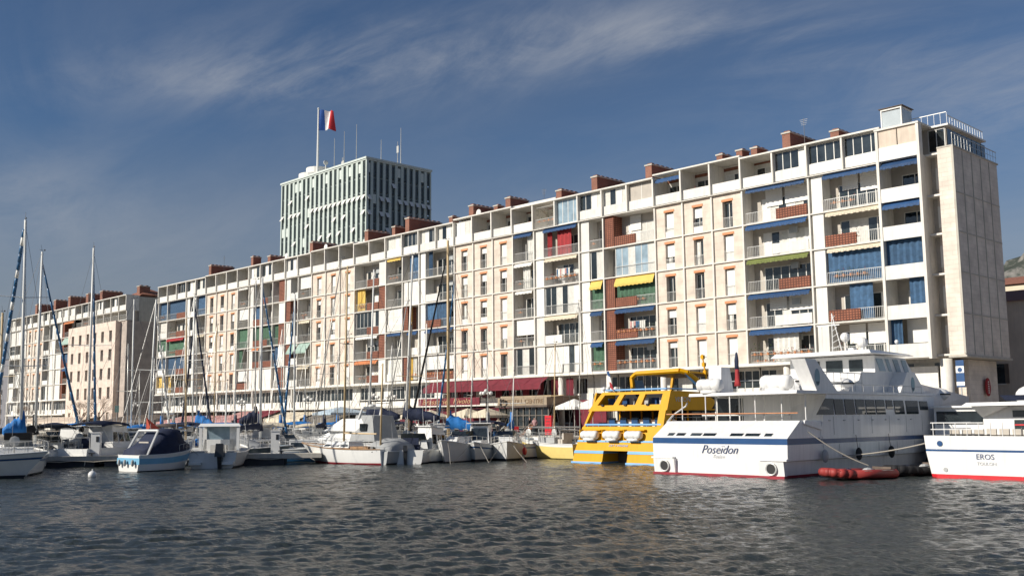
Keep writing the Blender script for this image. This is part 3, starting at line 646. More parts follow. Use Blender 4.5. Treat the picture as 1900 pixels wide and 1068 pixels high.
for k in range(8): b.box(-34.9+k*.5, -34.88+k*.5, FY+1.36, FY+1.38, 25.552, 26.45)
b.box(-34.9, -31.4, FY+1.34, FY+1.4, 26.452, 26.5)
b.build('terrace_railing', M['rail'], A)
b = MB(OFF); b.box(-35.9, -34.3, FY-.3, FY-.25, 25.75, 27.05, 0); 
for x in (-35.95, -34.3): b.box(x, x+.09, FY-.34, FY-.2, 25.7, 27.15, 1)
b.box(-35.95, -34.2, FY-.33, FY-.2, 27.152, 27.25, 1); b.box(-34.28, -34.2, FY-.18, FY+1.6, 27.15, 27.24, 1); b.box(-34.26, -34.22, FY-.15, FY+1.5, 25.75, 27.1, 0); b.box(-36.1, -34.1, FY-.4, FY+1.7, 27.3, 27.36, 2)
b.build('roof_cabin', [M['glow'], M['white'], M['shade']], A)
# roof with tiles and the chimneys
b = MB(OFF)
b.add([(XP[0]+.2, FY+2.0, 25.9), (-36.2, FY+2.0, 25.9), (-36.2, FY+5.2, 27.2), (XP[0]+.2, FY+5.2, 27.2), (XP[0]+.2, FY+8.8, 25.9), (-36.2, FY+8.8, 25.9),
       (XP[0]+.2, FY+2.0, 25.6), (-36.2, FY+2.0, 25.6), (XP[0]+.2, FY+8.8, 25.6), (-36.2, FY+8.8, 25.6)],
      [(0, 1, 2, 3), (3, 2, 5, 4), (6, 7, 1, 0), (4, 5, 9, 8), (0, 3, 4, 8, 6), (1, 7, 9, 5, 2), (6, 8, 9, 7)])
RF = b.build('roof', M['tile'], A)
CH = [(-154.7, 28.6, 83.7), (-140.9, 28.4, 80.9), (-135.9, 27.9, 82.6), (-124.2, 28.5, 83.9), (-110.7, 28.3, 83.2), (-101.8, 28.7, 85.0), (-104.6, 28.0, 81.2), (-93.1, 27.6, 80.6), (-89.4, 28.4, 83.0),
      (-85.0, 27.7, 80.5), (-83.0, 28.3, 82.5), (-74.9, 27.8, 82.4), (-69.7, 28.4, 84.0), (-62.4, 28.3, 83.5), (-53.8, 27.7, 81.3), (-51.6, 27.7, 80.7), (-50.0, 27.6, 81.2), (-46.7, 28.3, 84.4), (-42.0, 27.5, 83.1)]
for x, zt, y1 in CH: chimney(RF, OFF, x, 25.7, zt, 79.5, y1, 0.8 if y1-79.5 > 2 else 0.65)
for a_ in ((-118, -111, 3.0, 26.3, 26.9), (-82.0, -74.9, 2.6, 26.0, 27.0)): b = MB(OFF); b.box(a_[0], a_[1], FY+a_[2], FY+a_[2]+.2, a_[3], a_[4]); b.build('roof_screen', M['white'], A)
for x in (-88, -131, -120.5): b = MB(OFF); b.ball((x, FY+3, 27.3), .45, 10, 6, 0, (1, .25, 1)); b.tube((x, FY+3.1, 26.2), (x, FY+3.1, 27.2), .03, .03, 5); b.build('satellite_dish', M['white'], A)
for x, h in ((-152, 3), (-113, 2.5), (-78, 1.7), (-45.2, 2.6), (-127, 2)):
    b = MB(OFF); b.tube((x, FY+4, 26.5), (x, FY+4, 27+h), .025, .02, 5)
    for k in range(4): b.box(x-.4+k*.05, x+.4-k*.05, FY+3.99, FY+4.01, 27+h-.15-k*.16, 27+h-.13-k*.16)
    b.build('aerial', M['wire'], RF)
# ------------------------------------------------------------------ ground storeys of the long block
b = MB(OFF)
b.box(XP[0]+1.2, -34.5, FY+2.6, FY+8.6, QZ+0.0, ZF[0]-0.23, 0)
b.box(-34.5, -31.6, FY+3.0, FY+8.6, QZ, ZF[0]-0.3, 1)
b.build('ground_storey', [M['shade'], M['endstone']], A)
b = MB(OFF); b.box(XP[0]+0.5, U(28.4), FY-0.6, FY+2.6, 4.25, 4.55); b.box(U(28.4), XP[-1]-1.0, FY+1.4, FY+2.61, 4.28, 4.52); b.build('mezzanine_slab', M['cream'], A)
for i in range(0, 40):            # mezzanine glazing, one run per bay
    x0, x1 = XP[i]+.1, XP[i+1]-.1; yy = FY+(1.0 if i < 25 else 1.8)
    b = MB(OFF)
    if i < 25 or i > 27: b.box(x0, x1, yy-.06, yy+.1, 4.552, 5.35 if i not in (17, 18, 19) else 5.1)
    b.build('mezzanine_wall', M['white' if i % 7 != 3 else 'cream'], A)
    b = MB(OFF); b.box(x0, x1, yy-.055, yy+.095, 6.95, ZF[0]-.225); b.build('mezzanine_lintel', M['cream'], A)
    door_glazing(A, OFF, x0, x1, 5.3 if (i < 25 or i > 27) else 4.6, 6.96, yy+.05, 'dark' if i < 9 or i in (12, 13, 14) else 'mix', 'mezzanine_window')
for x in (U(28.05), U(30.05), U(32.1), U(34.0), U(36.1), U(38.0)):
    b = MB(OFF); b.tube((x, FY+.2, QZ), (x, FY+.2, ZF[0]-.225), .33, .30, 16); b.build('column', M['cream'], A, True)
b = MB(OFF); b.tube((-32.3, FY+.6, QZ), (-32.3, FY+.6, ZF[0]-.3), .5, .46, 18); b.build('column', M['cream'], A, True)
for i in range(1, 9): b = MB(OFF); b.box(XP[0]+.1+i*5.4-.12, XP[0]+.1+i*5.4+.12, FY-.3, FY-.05, QZ, ZF[0]-.224); b.build('column', M['cream'], A)
b = MB(OFF); b.box(-38.8, -33.2, FY+1.1, FY+1.25, QZ, 6.6); b.build('white_hoarding', M['white'], A)
b = MB(OFF); b.box(-31.58, -31.5, FY+3.3, FY+7.9, QZ+.05, 3.6, 0); b.box(-31.59, -31.48, FY+5.4, FY+5.55, QZ+.04, 3.7, 1); b.build('entrance_door', [M['stripeb'], M['conc']], A)
b = MB(OFF); b.prism([(FY+5.9+.42*math.cos(t*.524), 5.0+.72*math.sin(t*.524)) for t in range(12)], 'x', -31.42, -31.3); b.build('oval_sign', M['red'], A)
b = MB(OFF)
for k in range(6): b.box(-31.295, -31.285, FY+5.8, FY+6.0, 4.5+k*.17, 4.6+k*.17)
b.build('oval_sign_lettering', M['whitet'], A)
# shop fronts under the mezzanine, awnings as things a shopkeeper winds out
for i in range(0, 33):
    x0, x1 = XP[i]+.12, XP[i+1]-.12
    door_glazing(A, OFF, x0, x1, QZ+.05, 3.7, FY+2.55, 'mix' if i % 3 else 'dark', 'shop_front')
# ------------------------------------------------------------------ left apartment block with the rendered wing
OL = (-211.0, FY, QZ)
Bd = empty('apartment_building', OL, 'apartment block at the left edge with a smooth pink cream wing of small square windows', 'apartment building')
LP = [-180.1-i*3.44 for i in range(19)][::-1]        # 19 posts, -242.0 .. -180.1
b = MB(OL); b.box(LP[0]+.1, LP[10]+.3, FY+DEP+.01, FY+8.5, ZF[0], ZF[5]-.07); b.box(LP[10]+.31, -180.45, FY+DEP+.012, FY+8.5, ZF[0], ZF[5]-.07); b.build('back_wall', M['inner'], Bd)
b = MB(OL); b.box(LP[0]-.1, LP[11], FY-.35, FY+8.5, ZF[0]-.22, ZF[0]-.07); b.box(LP[0]+1, LP[11]-.1, FY+2.2, FY+8, QZ, ZF[0]-.23); b.build('first_floor_slab', M['cream'], Bd)
fins_and_slabs(Bd, OL, LP[:10]+[LP[11]], ZF[0]-.06, ZF[5], ZF[:5])
fins_and_slabs(Bd, OL, LP[11:], 21.2, ZF[5], [21.26])
wl = MB(OL)
for k in (3, 4, 5):
    for r in range(5): stone_bay(Bd, OL, LP[k], LP[k+1], r, wl)
for u0, rows in ((0, ['blank', 'pW front', 'darkg pW', 'darkg pW', 'blank']), (1, ['blank', 'pW', 'r junk', 'fwhite', 'darkg r']), (2, ['blank', 'blank', 'fwhite', 'blank', 'blank']),
                 (6, ['r darkg', 'darkg pW', 'fwhite', 'darkg pW', 'fwhite']), (7, ['fwhite', 'blank', 'blank', 'blank', 'blank']), (8, ['fwhite pW', 'r', 'blank', 'fwhite', 'blank'])):
    for i, s in enumerate(rows):
        r = 4-i; cell(Bd, OL, LP[u0]+.08, LP[u0+1]-.08, ZF[r]+.055, ZF[r+1]-.065, s)
for i, s in enumerate(['aO r', 'aG darkg r', 'cB bl', 'aB darkg r', 'darkg r']):
    r = 4-i; z0, z1 = ZF[r]+.055, ZF[r+1]-.065
    b = MB(OL); b.box(LP[9]+.08, LP[9]+1.0, FY-.01, FY+DEP-.01, z0, z1); b.build('clay_screen', M['screen'], Bd)
    cell(Bd, OL, LP[9]+1.05, LP[11]-.5, z0, z1, s)
b = MB(OL)     # wing: a wall with real openings, built as piers and bands
WX0, WX1 = -205.2, -182.6; WY = FY-1.0
cx = [-202.84, -199.1, -195.4, -191.9, -188.4, -184.75]; wz = [(7.03, 9.19), (10.55, 12.66), (14.05, 16.14), (17.52, 19.56)]
edges = [WX0]+[e for c in cx for e in (c-.62, c+.62)]+[WX1]
for i in range(0, len(edges), 2): b.box(edges[i], edges[i+1], WY, WY+.5, QZ, 21.2)
zz2 = [QZ+3.4]+[e for p in wz for e in p]+[21.2]
for c in cx:
    for i in range(0, len(zz2), 2): b.box(c-.62, c+.62, WY+.003, WY+.49, zz2[i], zz2[i+1])
b.box(WX0, WX1, WY+.5, FY+8.4, QZ+.01, 21.15)
b.build('rendered_wing', M['leftstone'], Bd)
for c in cx:
    for z0, z1 in wz:
        b = MB(OL); b.box(c-.6, c-.54, WY+.38, WY+.46, z0, z1, 0); b.box(c+.54, c+.6, WY+.38, WY+.46, z0, z1, 0); b.box(c-.03, c+.03, WY+.38, WY+.46, z0, z1, 0); b.box(c-.62, c+.62, WY-.05, WY+.2, z0-.07, z0-.001, 0)
        f = b.build('window', [M['white']], Bd); b = MB(OL); b.box(c-.55, c+.55, WY+.44, WY+.49, z0, z1); b.build('pane', M['glass'], f)
    b = MB(OL); b.box(c-.6, c+.6, WY+.3, WY+.45, QZ, QZ+3.35); b.build('shop_door', M['inner'], Bd)
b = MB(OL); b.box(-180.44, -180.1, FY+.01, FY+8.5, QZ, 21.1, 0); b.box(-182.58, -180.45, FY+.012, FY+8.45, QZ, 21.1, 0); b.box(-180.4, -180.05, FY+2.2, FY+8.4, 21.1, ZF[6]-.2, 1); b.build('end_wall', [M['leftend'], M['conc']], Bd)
for k in range(11, 18):
    cell(Bd, OL, LP[k]+.08, LP[k+1]-.08, 21.3, ZF[5]-.07, 'r darkg' if k % 2 else 'r')
b = MB(OL)
for x in LP: b.box(x-.08, x+.08, FY-.35, FY+2.0, ZF[5]+.002, ZF[6]-.121)
b.box(LP[0]-.1, LP[-1]+.1, FY-.42, FY+2.1, ZF[6]-.12, ZF[6]+.02); b.box(LP[0]-.09, LP[-1]+.09, FY-.33, FY+2.1, ZF[5]-.07, ZF[5]); b.box(LP[0], LP[-1], FY+2.01, FY+2.3, ZF[5]+.01, ZF[6]-.13)
b.build('attic_frame', M['cream'], Bd)
attic(Bd, OL, LP, ['w', 'o', 'o', 'g', 'o', 'w', 'w', 'g', 'w', 'g', 'w', 'o', 'g', 'o', 'g', 'o', 'g', 'o'], ZF[5], ZF[6])
b = MB(OL); b.box(LP[0]+.2, -180.2, FY+2.35, FY+8.6, 25.88, 26.1); 
b.add([(-189, FY+2.4, 26.1), (-180.0, FY+2.4, 26.1), (-180.0, FY+8.4, 26.1), (-189, FY+8.4, 26.1), (-184, FY+5.4, 27.8)], [(0, 1, 4), (1, 2, 4), (2, 3, 4), (3, 0, 4)])
RL = b.build('roof', M['tile'], Bd)
for x, zt, y1, x1 in ((-235.6, 29.0, 83, 1.2), (-224.5, 29.0, 82, 1.2), (-216.3, 29.0, 83, 1.2), (-206.8, 28.7, 82.2, 1.2), (-199.7, 28.6, 83.6, 1.2), (-182.6, 27.9, 81.5, 1.2)):
    chimney(RL, OL, x, 26.0, zt, 79.5, y1, x1)
for i in range(0, 10):
    x0, x1 = LP[i]+.1, LP[i+1]-.1
    b = MB(OL); b.box(x0, x1, FY+.5, FY+.6, 4.552, 5.3); b.build('mezzanine_wall', M['white'], Bd); door_glazing(Bd, OL, x0, x1, 5.3, 7.1, FY+.6, 'mix', 'mezzanine_window')
b = MB(OL); b.box(LP[0]+.5, LP[10], FY-.6, FY+2.1, 4.25, 4.55); b.build('mezzanine_slab', M['cream'], Bd)
for i in range(5): b = MB(OL); b.tube((LP[i*2]+.4, FY-.2, QZ), (LP[i*2]+.4, FY-.2, ZF[0]-.22), .25, .25, 12); b.build('column', M['cream'], Bd)
# ------------------------------------------------------------------ tower with fins and slanted sunshades
TX0, TX1, TY0, TY1, TZ = -183.3, -152.9, 110.0, 126.0, 52.3
OT = (-168, 118, QZ)
T = empty('office_tower', OT, 'pale green office tower with vertical fins and white window sunshades rising behind the long block', 'tower')
b = MB(OT); b.box(TX0+.6, TX1-.6, TY0+.6, TY1-.6, QZ, TZ-.6); b.build('core', M['twall'], T)
b = MB(OT); b.box(TX0-.12, TX1+.12, TY0-.12, TY1+.12, TZ-.35, TZ); b.box(TX0+.05, TX1-.05, TY0+.05, TY1-.05, TZ-.6, TZ-.352); b.build('roof_cornice', M['tslab'], T)
n1_, n2_ = 19, 11
b = MB(OT)
for i in range(n1_+1):
    x = TX0+(TX1-TX0)*i/n1_; b.box(max(TX0, x-.34), min(TX1, x+.34), TY0+.1, TY0+.599, 10, TZ-.602)
b.build('front_fins', M['tgreen'], T)
b = MB(OT)
for i in range(n2_+1):
    y = TY0+(TY1-TY0)*i/n2_; b.box(TX1-.599, TX1-.1, max(TY0+.602, y-.30), min(TY1, y+.30), 10, TZ-.602)
b.build('side_fins', M['tgreen'], T)
M['towerg'] = mat('tower_glass', (0.09, 0.11, 0.115), .15, var=.4, rv=.4)
SHm = MB(); SHm.hexa([(-.42, -.80, -.48), (.42, -.80, -.48), (.42, -.76, -.48), (-.42, -.76, -.48)], [(-.42, -.12, .55), (.42, -.12, .55), (.42, -.08, .55), (-.42, -.08, .55)]); SHM = SHm.mesh('sunshade', M['white'])
BLm = MB(); BLm.box(-.40, .40, -.1, .0, -.9, .9); BLM = BLm.mesh('closed_blind', M['tslab'])
WNm = MB(); WNm.box(-.46, .46, 0, .06, -1.2, 1.2); WNM = WNm.mesh('window', M['towerg'])
fh = 2.95; cnt = 0; rest = MB(OT); restw = MB(OT); restb = MB(OT); ncount = {'sunshade': 0, 'window': 0, 'closed_blind': 0}
for side in (0, 1):
    n = n1_ if side == 0 else n2_
    for k in range(n):
        for fl in range(7):
            z = TZ-.75-1.4-fl*fh; q = rnd.random(); ox, oy, oz = OT
            p = (TX0+(TX1-TX0)*(k+.5)/n, TY0+.40, z) if side == 0 else (TX1-.40, TY0+(TY1-TY0)*(k+.5)/n, z)
            rz = 0 if side == 0 else R(90)
            phase = (fl*7+k*3) % 5
            kind = 'sunshade' if ((fl == 2 and q < .78) or (fl > 2 and q < (.5 if (fl+k//3) % 2 else .15)) or q < .05) and fl > 0 else 'closed_blind' if (fl == 0 and q > .72) or q > .94 else None
            # blank band between floors
            if ncount['window'] < 99: inst('window', WNM, T, (p[0]-ox, p[1]-oy, p[2]-oz), rz=rz); ncount['window'] += 1
            else:
                if side == 0: restw.box(p[0]-.46, p[0]+.46, p[1], p[1]+.06, z-1.2, z+1.2)
                else: restw.box(p[0]-.06, p[0], p[1]-.46, p[1]+.46, z-1.2, z+1.2)
            if kind:
                me = SHM if kind == 'sunshade' else BLM
                if ncount[kind] < 99:
                    yy = -.06 if kind == 'closed_blind' else -.1
                    loc = (p[0]-ox, p[1]-oy+yy, p[2]-oz+(.3 if kind == 'sunshade' else .2)) if side == 0 else (p[0]-ox-yy, p[1]-oy, p[2]-oz+(.3 if kind == 'sunshade' else .2))
                    inst(kind, me, T, loc, rz=rz); ncount[kind] += 1
            if side == 0: rest.box(p[0]-.46, p[0]+.46, p[1]-.02, p[1]+.06, z+1.22, z+1.52)
            else: rest.box(p[0]-.06, p[0]+.02, p[1]-.42, p[1]+.42, z+1.22, z+1.52)
tag(restw.build('window', M['towerg'], T), kind='stuff'); tag(rest.build('floor_band', M['twall'], T), kind='stuff')
b = MB(OT); b.tube((-175.5, 114.2, TZ), (-175.5, 114.2, TZ+2.4), 2.6, 2.6, 20, 0); b.tube((-176.6, 113.6, TZ), (-176.6, 113.6, TZ+1.2), 3.0, 3.0, 20, 0); b.ball((-172.6, 114, TZ+3.2), .5, 10, 6, 0); b.tube((-172.6, 114, TZ), (-172.6, 114, TZ+3), .1, .1, 6, 0)
b.build('roof_drum', M['white'], T)
for x, y, h in ((-171.0, 115, 8.2), (-167.5, 115, 9.0), (-163.2, 115, 9.5), (-159, 118, 6), (-153.9, 119, 7.5), (-153.6, 118, 4.5), (-179, 115, 3.6), (-167.9, 115, 3.6), (-169.6, 116, 4)):
    b = MB(OT); b.tube((x, y, TZ-.01), (x, y, TZ+h), .10, .05, 5)
    if h < 5: b.box(x-.3, x+.3, y-.05, y+.05, TZ+h*.5, TZ+h*.8)
    b.build('antenna', M['mast'], T)
# flag on its pole
fp = empty('flagpole', (-172.9, 112.2, TZ+.0), 'tall flagpole on the tower roof flying a blue white and red tricolour flag', 'flagpole')
b = MB(); b.tube((0, 0, 0), (0, 0, 14.3), .26, .15, 8); b.ball((0, 0, 14.4), .22); b.build('pole', M['mastw'], fp)
rows = []
nu, nv = 24, 10
for i in range(nu+1):
    u = i/nu; r_ = []
    for j in range(nv+1):
        v = j/nv; x = .2+u*3.2; z = 14.1-v*(4.4-.6*u)-u*u*.5+.25*math.sin(u*9+v*2)*u
        y = -.35*math.sin(u*8.5+v*1.8)*(.3+u); r_.append((x*.72, y+x*.70, z))
    rows.append(r_)
b = MB()
for i in range(nu):
    m = 0 if i < nu/3 else 1 if i < 2*nu/3 else 2
    for j in range(nv):
        q = [rows[i][j], rows[i+1][j], rows[i+1][j+1], rows[i][j+1]]; q2 = [(a, b2+.04, c) for a, b2, c in q]
        b.add(q+q2, [(0, 1, 2, 3), (7, 6, 5, 4)], m)
fl_ = b.build('flag', [mat('flag_blue', (0.02, 0.09, 0.36), .8), mat('flag_white', (0.8, 0.8, 0.8), .8), mat('flag_red', (0.62, 0.03, 0.04), .8)], fp, True)
# ------------------------------------------------------------------ background right: hillside, old houses
def hill(name, cx_, cy_, rx, ry, h, mt, seed, n=70):
    rs = random.Random(seed); b = MB(); rows = []
    ph = [rs.random()*6.28 for _ in range(8)]
    for i in range(n+1):
        r_ = []
        for j in range(n+1):
            u = -1+2*i/n; v = -1+2*j/n; d = math.sqrt(u*u+v*v)
            z = h*max(0, 1-d**1.6)
            z += h*.10*max(0, 1-d)*(math.sin(u*9+ph[0])+math.sin(v*11+ph[1])+.6*math.sin(u*23+v*17+ph[2])+.5*math.sin(u*41-v*37+ph[3])+.5*rs.random())
            r_.append((cx_+u*rx, cy_+v*ry, QZ-3+z))
        rows.append(r_)
    b.loft(rows); return tag(b.build(name, mt, None, True), kind='structure')
m = bpy.data.materials.new('hillside'); m.use_nodes = True; t = m.node_tree; p = t.nodes['Principled BSDF']; p.inputs['Roughness'].default_value = .95
nn = t.nodes.new('ShaderNodeTexNoise'); nn.inputs['Scale'].default_value = .035; nn.inputs['Detail'].default_value = 9; nn.inputs['Roughness'].default_value = .7
tcn = t.nodes.new('ShaderNodeTexCoord'); t.links.new(tcn.outputs['Object'], nn.inputs['Vector'])
cr = t.nodes.new('ShaderNodeValToRGB'); cr.color_ramp.elements[0].position = .53; cr.color_ramp.elements[0].color = (.045, .055, .045, 1); cr.color_ramp.elements[1].position = .66; cr.color_ramp.elements[1].color = (.30, .28, .26, 1)
t.links.new(nn.outputs['Fac'], cr.inputs[0]); t.links.new(cr.outputs[0], p.inputs['Base Color'])
hill('hill', -165, 640, 190, 190, 107, m, 4)
def house(name, label, x0, x1, y0, y1, z1, mt, wins, roofm=None, gz=QZ, rh=1.6, nx=3, ny=3, cat='house'):
    o_ = ((x0+x1)/2, y0, gz); H_ = empty(name, o_, label, cat)
    b = MB(o_); b.box(x0, x1, y0, y1, gz, z1); b.build('wall', mt, H_)
    b = MB(o_); ym = (y0+y1)/2
    b.add([(x0-.3, y0-.3, z1), (x1+.3, y0-.3, z1), (x1+.3, y1+.3, z1), (x0-.3, y1+.3, z1), (x0-.3, ym, z1+rh), (x1+.3, ym, z1+rh)], [(0, 1, 5, 4), (2, 3, 4, 5), (0, 4, 3), (1, 2, 5), (0, 3, 2, 1)])
    b.build('roof', roofm or M['tile'], H_)
    fl = max(1, int((z1-gz-1)/3.2))
    for k in range(fl):
        z = gz+1.1+k*3.2
        for i in range(nx):
            x = x0+(x1-x0)*(i+.5)/nx; b = MB(o_); b.box(x-.5, x+.5, y0-.05, y0-.01, z, z+1.7, 0); b.box(x-.85, x-.52, y0-.08, y0-.01, z, z+1.7, 1); b.box(x+.52, x+.85, y0-.08, y0-.01, z, z+1.7, 1); b.box(x-.6, x+.6, y0-.12, y0-.012, z-.12, z-.002, 2); b.build('window', [M['glass'], wins, M['cream']], H_)
        for i in range(ny):
            y = y0+(y1-y0)*(i+.5)/ny; b = MB(o_); b.box(x1+.01, x1+.05, y-.5, y+.5, z, z+1.7, 0); b.box(x1+.01, x1+.08, y+.52, y+.85, z, z+1.7, 1); b.box(x1+.012, x1+.12, y-.6, y+.6, z-.12, z-.002, 2); b.build('window', [M['glass'], wins, M['cream']], H_)
    return H_
HZ = 60   # houses behind the block on the right
house('old_house', 'old ochre house with cream front high behind the end of the long block', -41.5, -30, 108, 122, 16.0, M['beige'], M['twall'], nx=3)
house('old_house', 'shaded grey old house between the long block and the right edge', -35.5, -22.5, 92, 104, 12.6, M['oldr'], M['shade'], nx=4)
house('old_house', 'small pale orange house with brown shutters in front of the rocky hill', -29.5, -18, 108, 118, 14.0, M['ochre'], M['shade'], nx=3)
p0 = at(8, 640, Y=110)
house('distant_house', 'hazy grey building far behind the left edge of the harbour', p0.x-60, p0.x+6, 112, 130, 23.5, M['hazed'], M['hazed'], nx=8)
# ------------------------------------------------------------------ boats
def hull_rows(Lh, B, h0, h1, tr=.75, n=16, over=.9, full=1.0, zs=(-.25, .05, .12, .45, .72, .80, 1.0), vee=.80, rake=.0):
    """rows of (x, y, z) from the stern (x=0) to the bow (x=L); z fractions run to the sheer"""
    rows = []
    for i in range(n+1):
        t = i/n
        w = tr+(1-tr)*math.sin(min(t/.42, 1)*math.pi/2) if t < .42 else (1-((t-.42)/.58)**(2.3*full))
        sh = h0+(h1-h0)*t**1.7-.06*h0*math.sin(t*math.pi)
        r = []
        for zf in zs:
            if zf < 0: z = zf*.9; fw_ = vee*.6
            else: z = zf*sh; fw_ = vee+(1-vee)*min(1, zf)**.55
            fb = fw_*(1-.35*t**3*(1-max(zf, 0)))
            x = t*(Lh-over*(1-max(0, zf)))+ (0 if t > 0 else 0) - rake*(max(0, zf))*(1-t)
            r.append((x, B/2*w*fb, z))
        rows.append(r)
    return rows
def build_hull(P, Lh, B, h0, h1, mats, ms=None, **k):
    rows = hull_rows(Lh, B, h0, h1, **k); n = len(rows[0]); ms = ms or [1, 1, 0, 0, 2, 0]
    b = MB(); L_ = [list(reversed([(x, -y, z) for x, y, z in r]))+r for r in rows]
    mm = list(reversed(ms))+[ms[0]]+ms
    b.loft(L_, mm)
    st = L_[0]; b.add(st, [tuple(reversed(range(len(st))))], 0)
    h = b.build('hull', mats, P, True)
    for pl in h.data.polygons:
        if len(pl.vertices) > 4: pl.use_smooth = False
    try: h.data.set_sharp_from_angle(angle=R(32))
    except Exception: pass
    dk = MB(); DR = [[(r[-1][0], -r[-1][1]*.985, r[-1][2]-.05), (r[-1][0], 0, r[-1][2]-.01), (r[-1][0], r[-1][1]*.985, r[-1][2]-.05)] for r in rows]
    dk.loft(DR); d = dk.build('deck', M['deck'], P)
    # rub rail
    rb = MB()
    for s in (-1, 1):
        for a, c in zip(rows, rows[1:]): rb.tube((a[-1][0], s*a[-1][1], a[-1][2]), (c[-1][0], s*c[-1][1], c[-1][2]), .035, .035, 5)
    rb.build('gunwale', mats[3] if len(mats) > 3 else mats[0], P)
    return rows
def sheer(rows, x):
    for a, c in zip(rows, rows[1:]):
        if a[-1][0] <= x <= c[-1][0]:
            t = (x-a[-1][0])/(c[-1][0]-a[-1][0]+1e-9); return a[-1][1]+(c[-1][1]-a[-1][1])*t, a[-1][2]+(c[-1][2]-a[-1][2])*t
    return rows[-1][-1][1], rows[-1][-1][2]
def pulpit(P, rows, x0, x1, n, h=.6, name='guard_rail'):
    b = MB()
    for s in (-1, 1):
        prev = None
        for i in range(n+1):
            x = x0+(x1-x0)*i/n; y, z = sheer(rows, x); q = (x, s*y*.95, z); tq = (x, s*y*.95, z+h)
            b.tube(q, tq, .016, .016, 4)
            if prev: b.tube(prev, tq, .012, .012, 4); b.tube((prev[0], prev[1], prev[2]-h*.5), (tq[0], tq[1], tq[2]-h*.5), .008, .008, 3)
            prev = tq
    y, z = sheer(rows, x1); b.tube((x1, -y*.95, z+h), (x1, y*.95, z+h), .016, .016, 4)
    return b.build(name, M['rail'], P)
def coachroof(P, x0, x1, w0, w1, z0, h, mt, glass=True, fwd=.5, aft=.1, name='cabin', gh=.5, nwin=3):
    b = MB(); hh = h
    lo = [(x0, -w0, z0), (x1, -w1, z0), (x1, w1, z0), (x0, w0, z0)]
    hi = [(x0+aft, -w0*.86, z0+hh), (x1-fwd, -w1*.8, z0+hh*.92), (x1-fwd, w1*.8, z0+hh*.92), (x0+aft, w0*.86, z0+hh)]
    b.hexa(lo, hi); b.hexa([(p[0]-.04 if i in (0, 3) else p[0]+.04, p[1]*1.05, p[2]+.002) for i, p in enumerate(hi)], [(p[0], p[1]*.96, p[2]+.06) for p in hi])
    c = b.build(name, mt, P)
    if glass:
        g_ = MB()
        for s in (-1, 1):
            for k in range(nwin):
                a0, a1 = (k+.12)/nwin, (k+.88)/nwin
                def P_(u, v):
                    xl = x0+aft*v+(x1-fwd*v-x0-aft*v)*u; w = (w0*(1-.14*v))+((w1*(1-.2*v))-(w0*(1-.14*v)))*u
                    return (xl, s*(w+.012), z0+hh*v*(1-.08*u))
                q = [P_(a0, .5-gh/2), P_(a1, .5-gh/2), P_(a1, .5+gh/2), P_(a0, .5+gh/2)]; q2 = [(x, y-s*.02, z) for x, y, z in q]
                g_.hexa(q, q2)
        # windscreen
        q = [(x1-fwd*.2+.02, -w1*.8, z0+hh*.2), (x1-fwd*.2+.02, w1*.8, z0+hh*.2), (x1-fwd*.85+.02, w1*.7, z0+hh*.85), (x1-fwd*.85+.02, -w1*.7, z0+hh*.85)]
        if h > .7: g_.hexa(q, [(x-.02, y, z) for x, y, z in q])
        g_.build('window', M['glass'], c)
    return c
def fenders(P, rows, xs, side, mt='gel', name='fender'):
    for x in xs:
        y, z = sheer(rows, x); b = MB(); b.ball((x, side*(y+.10), z-.45), .13, 8, 6, 0, (1, 1, 2.1)); b.tube((x, side*(y+.08), z-.2), (x, side*y*.97, z+.03), .012, .012, 4); b.build(name, M[mt], P)
def outboard(P, x, y, z, mt='tarp', s=1.0, name='outboard_motor'):
    b = MB(); b.hexa([(x-.55*s, y-.2*s, z+.1), (x-.05, y-.2*s, z+.1), (x-.05, y+.2*s, z+.1), (x-.55*s, y+.2*s, z+.1)], [(x-.42*s, y-.17*s, z+.75*s), (x+.02, y-.15*s, z+.65*s), (x+.02, y+.15*s, z+.65*s), (x-.42*s, y+.17*s, z+.75*s)])
    b.hexa([(x-.3*s, y-.07, -.3), (x-.12*s, y-.07, -.3), (x-.12*s, y+.07, -.3), (x-.3*s, y+.07, -.3)], [(x-.4*s, y-.12, z+.12), (x-.08, y-.12, z+.12), (x-.08, y+.12, z+.12), (x-.4*s, y+.12, z+.12)])
    return b.build(name, M[mt], P)
def cover_roll(P, x0, x1, z0, z1, r0, r1, mt, n=12, y=0, name='sail_cover'):
    b = MB(); rows = []
    for i in range(n+1):
        t = i/n; x = x0+(x1-x0)*t; r = (r0+(r1-r0)*t)*(1+.12*math.sin(i*2.3)); z = z0+(z1-z0)*t
        rows.append([(x, y+r*.75*math.cos(a*math.pi/4), z+r*1.15*math.sin(a*math.pi/4)) for a in range(8)])
    b.loft(rows, close=True, cap=True); return b.build(name, M[mt], P, True)
usedb = {}
def sailboat(px, D, hd, Ls, top, label, mastm='mast', cover=None, jib=None, hullm='gel', stripe='stripeb', mr=.085, spread=(.52,), wires=True, lift=0, cabin='gel', fend=0, boom=True, boomdir=-1, foot=None, boomto=None):
    if foot is not None:
        lat = (foot-px)*D/F; fr = .42*Ls; lat = max(-fr*.98, min(fr*.98, lat)); fo = math.sqrt(fr*fr-lat*lat)
        hd = math.degrees(math.atan2(math.sin(YAW)*lat+math.cos(YAW)*fo, math.cos(YAW)*lat-math.sin(YAW)*fo))
    return sailboat_(px, D, hd, Ls, top, label, mastm, cover, jib, hullm, stripe, mr, spread, wires, lift, cabin, fend, boom, boomdir, boomto)
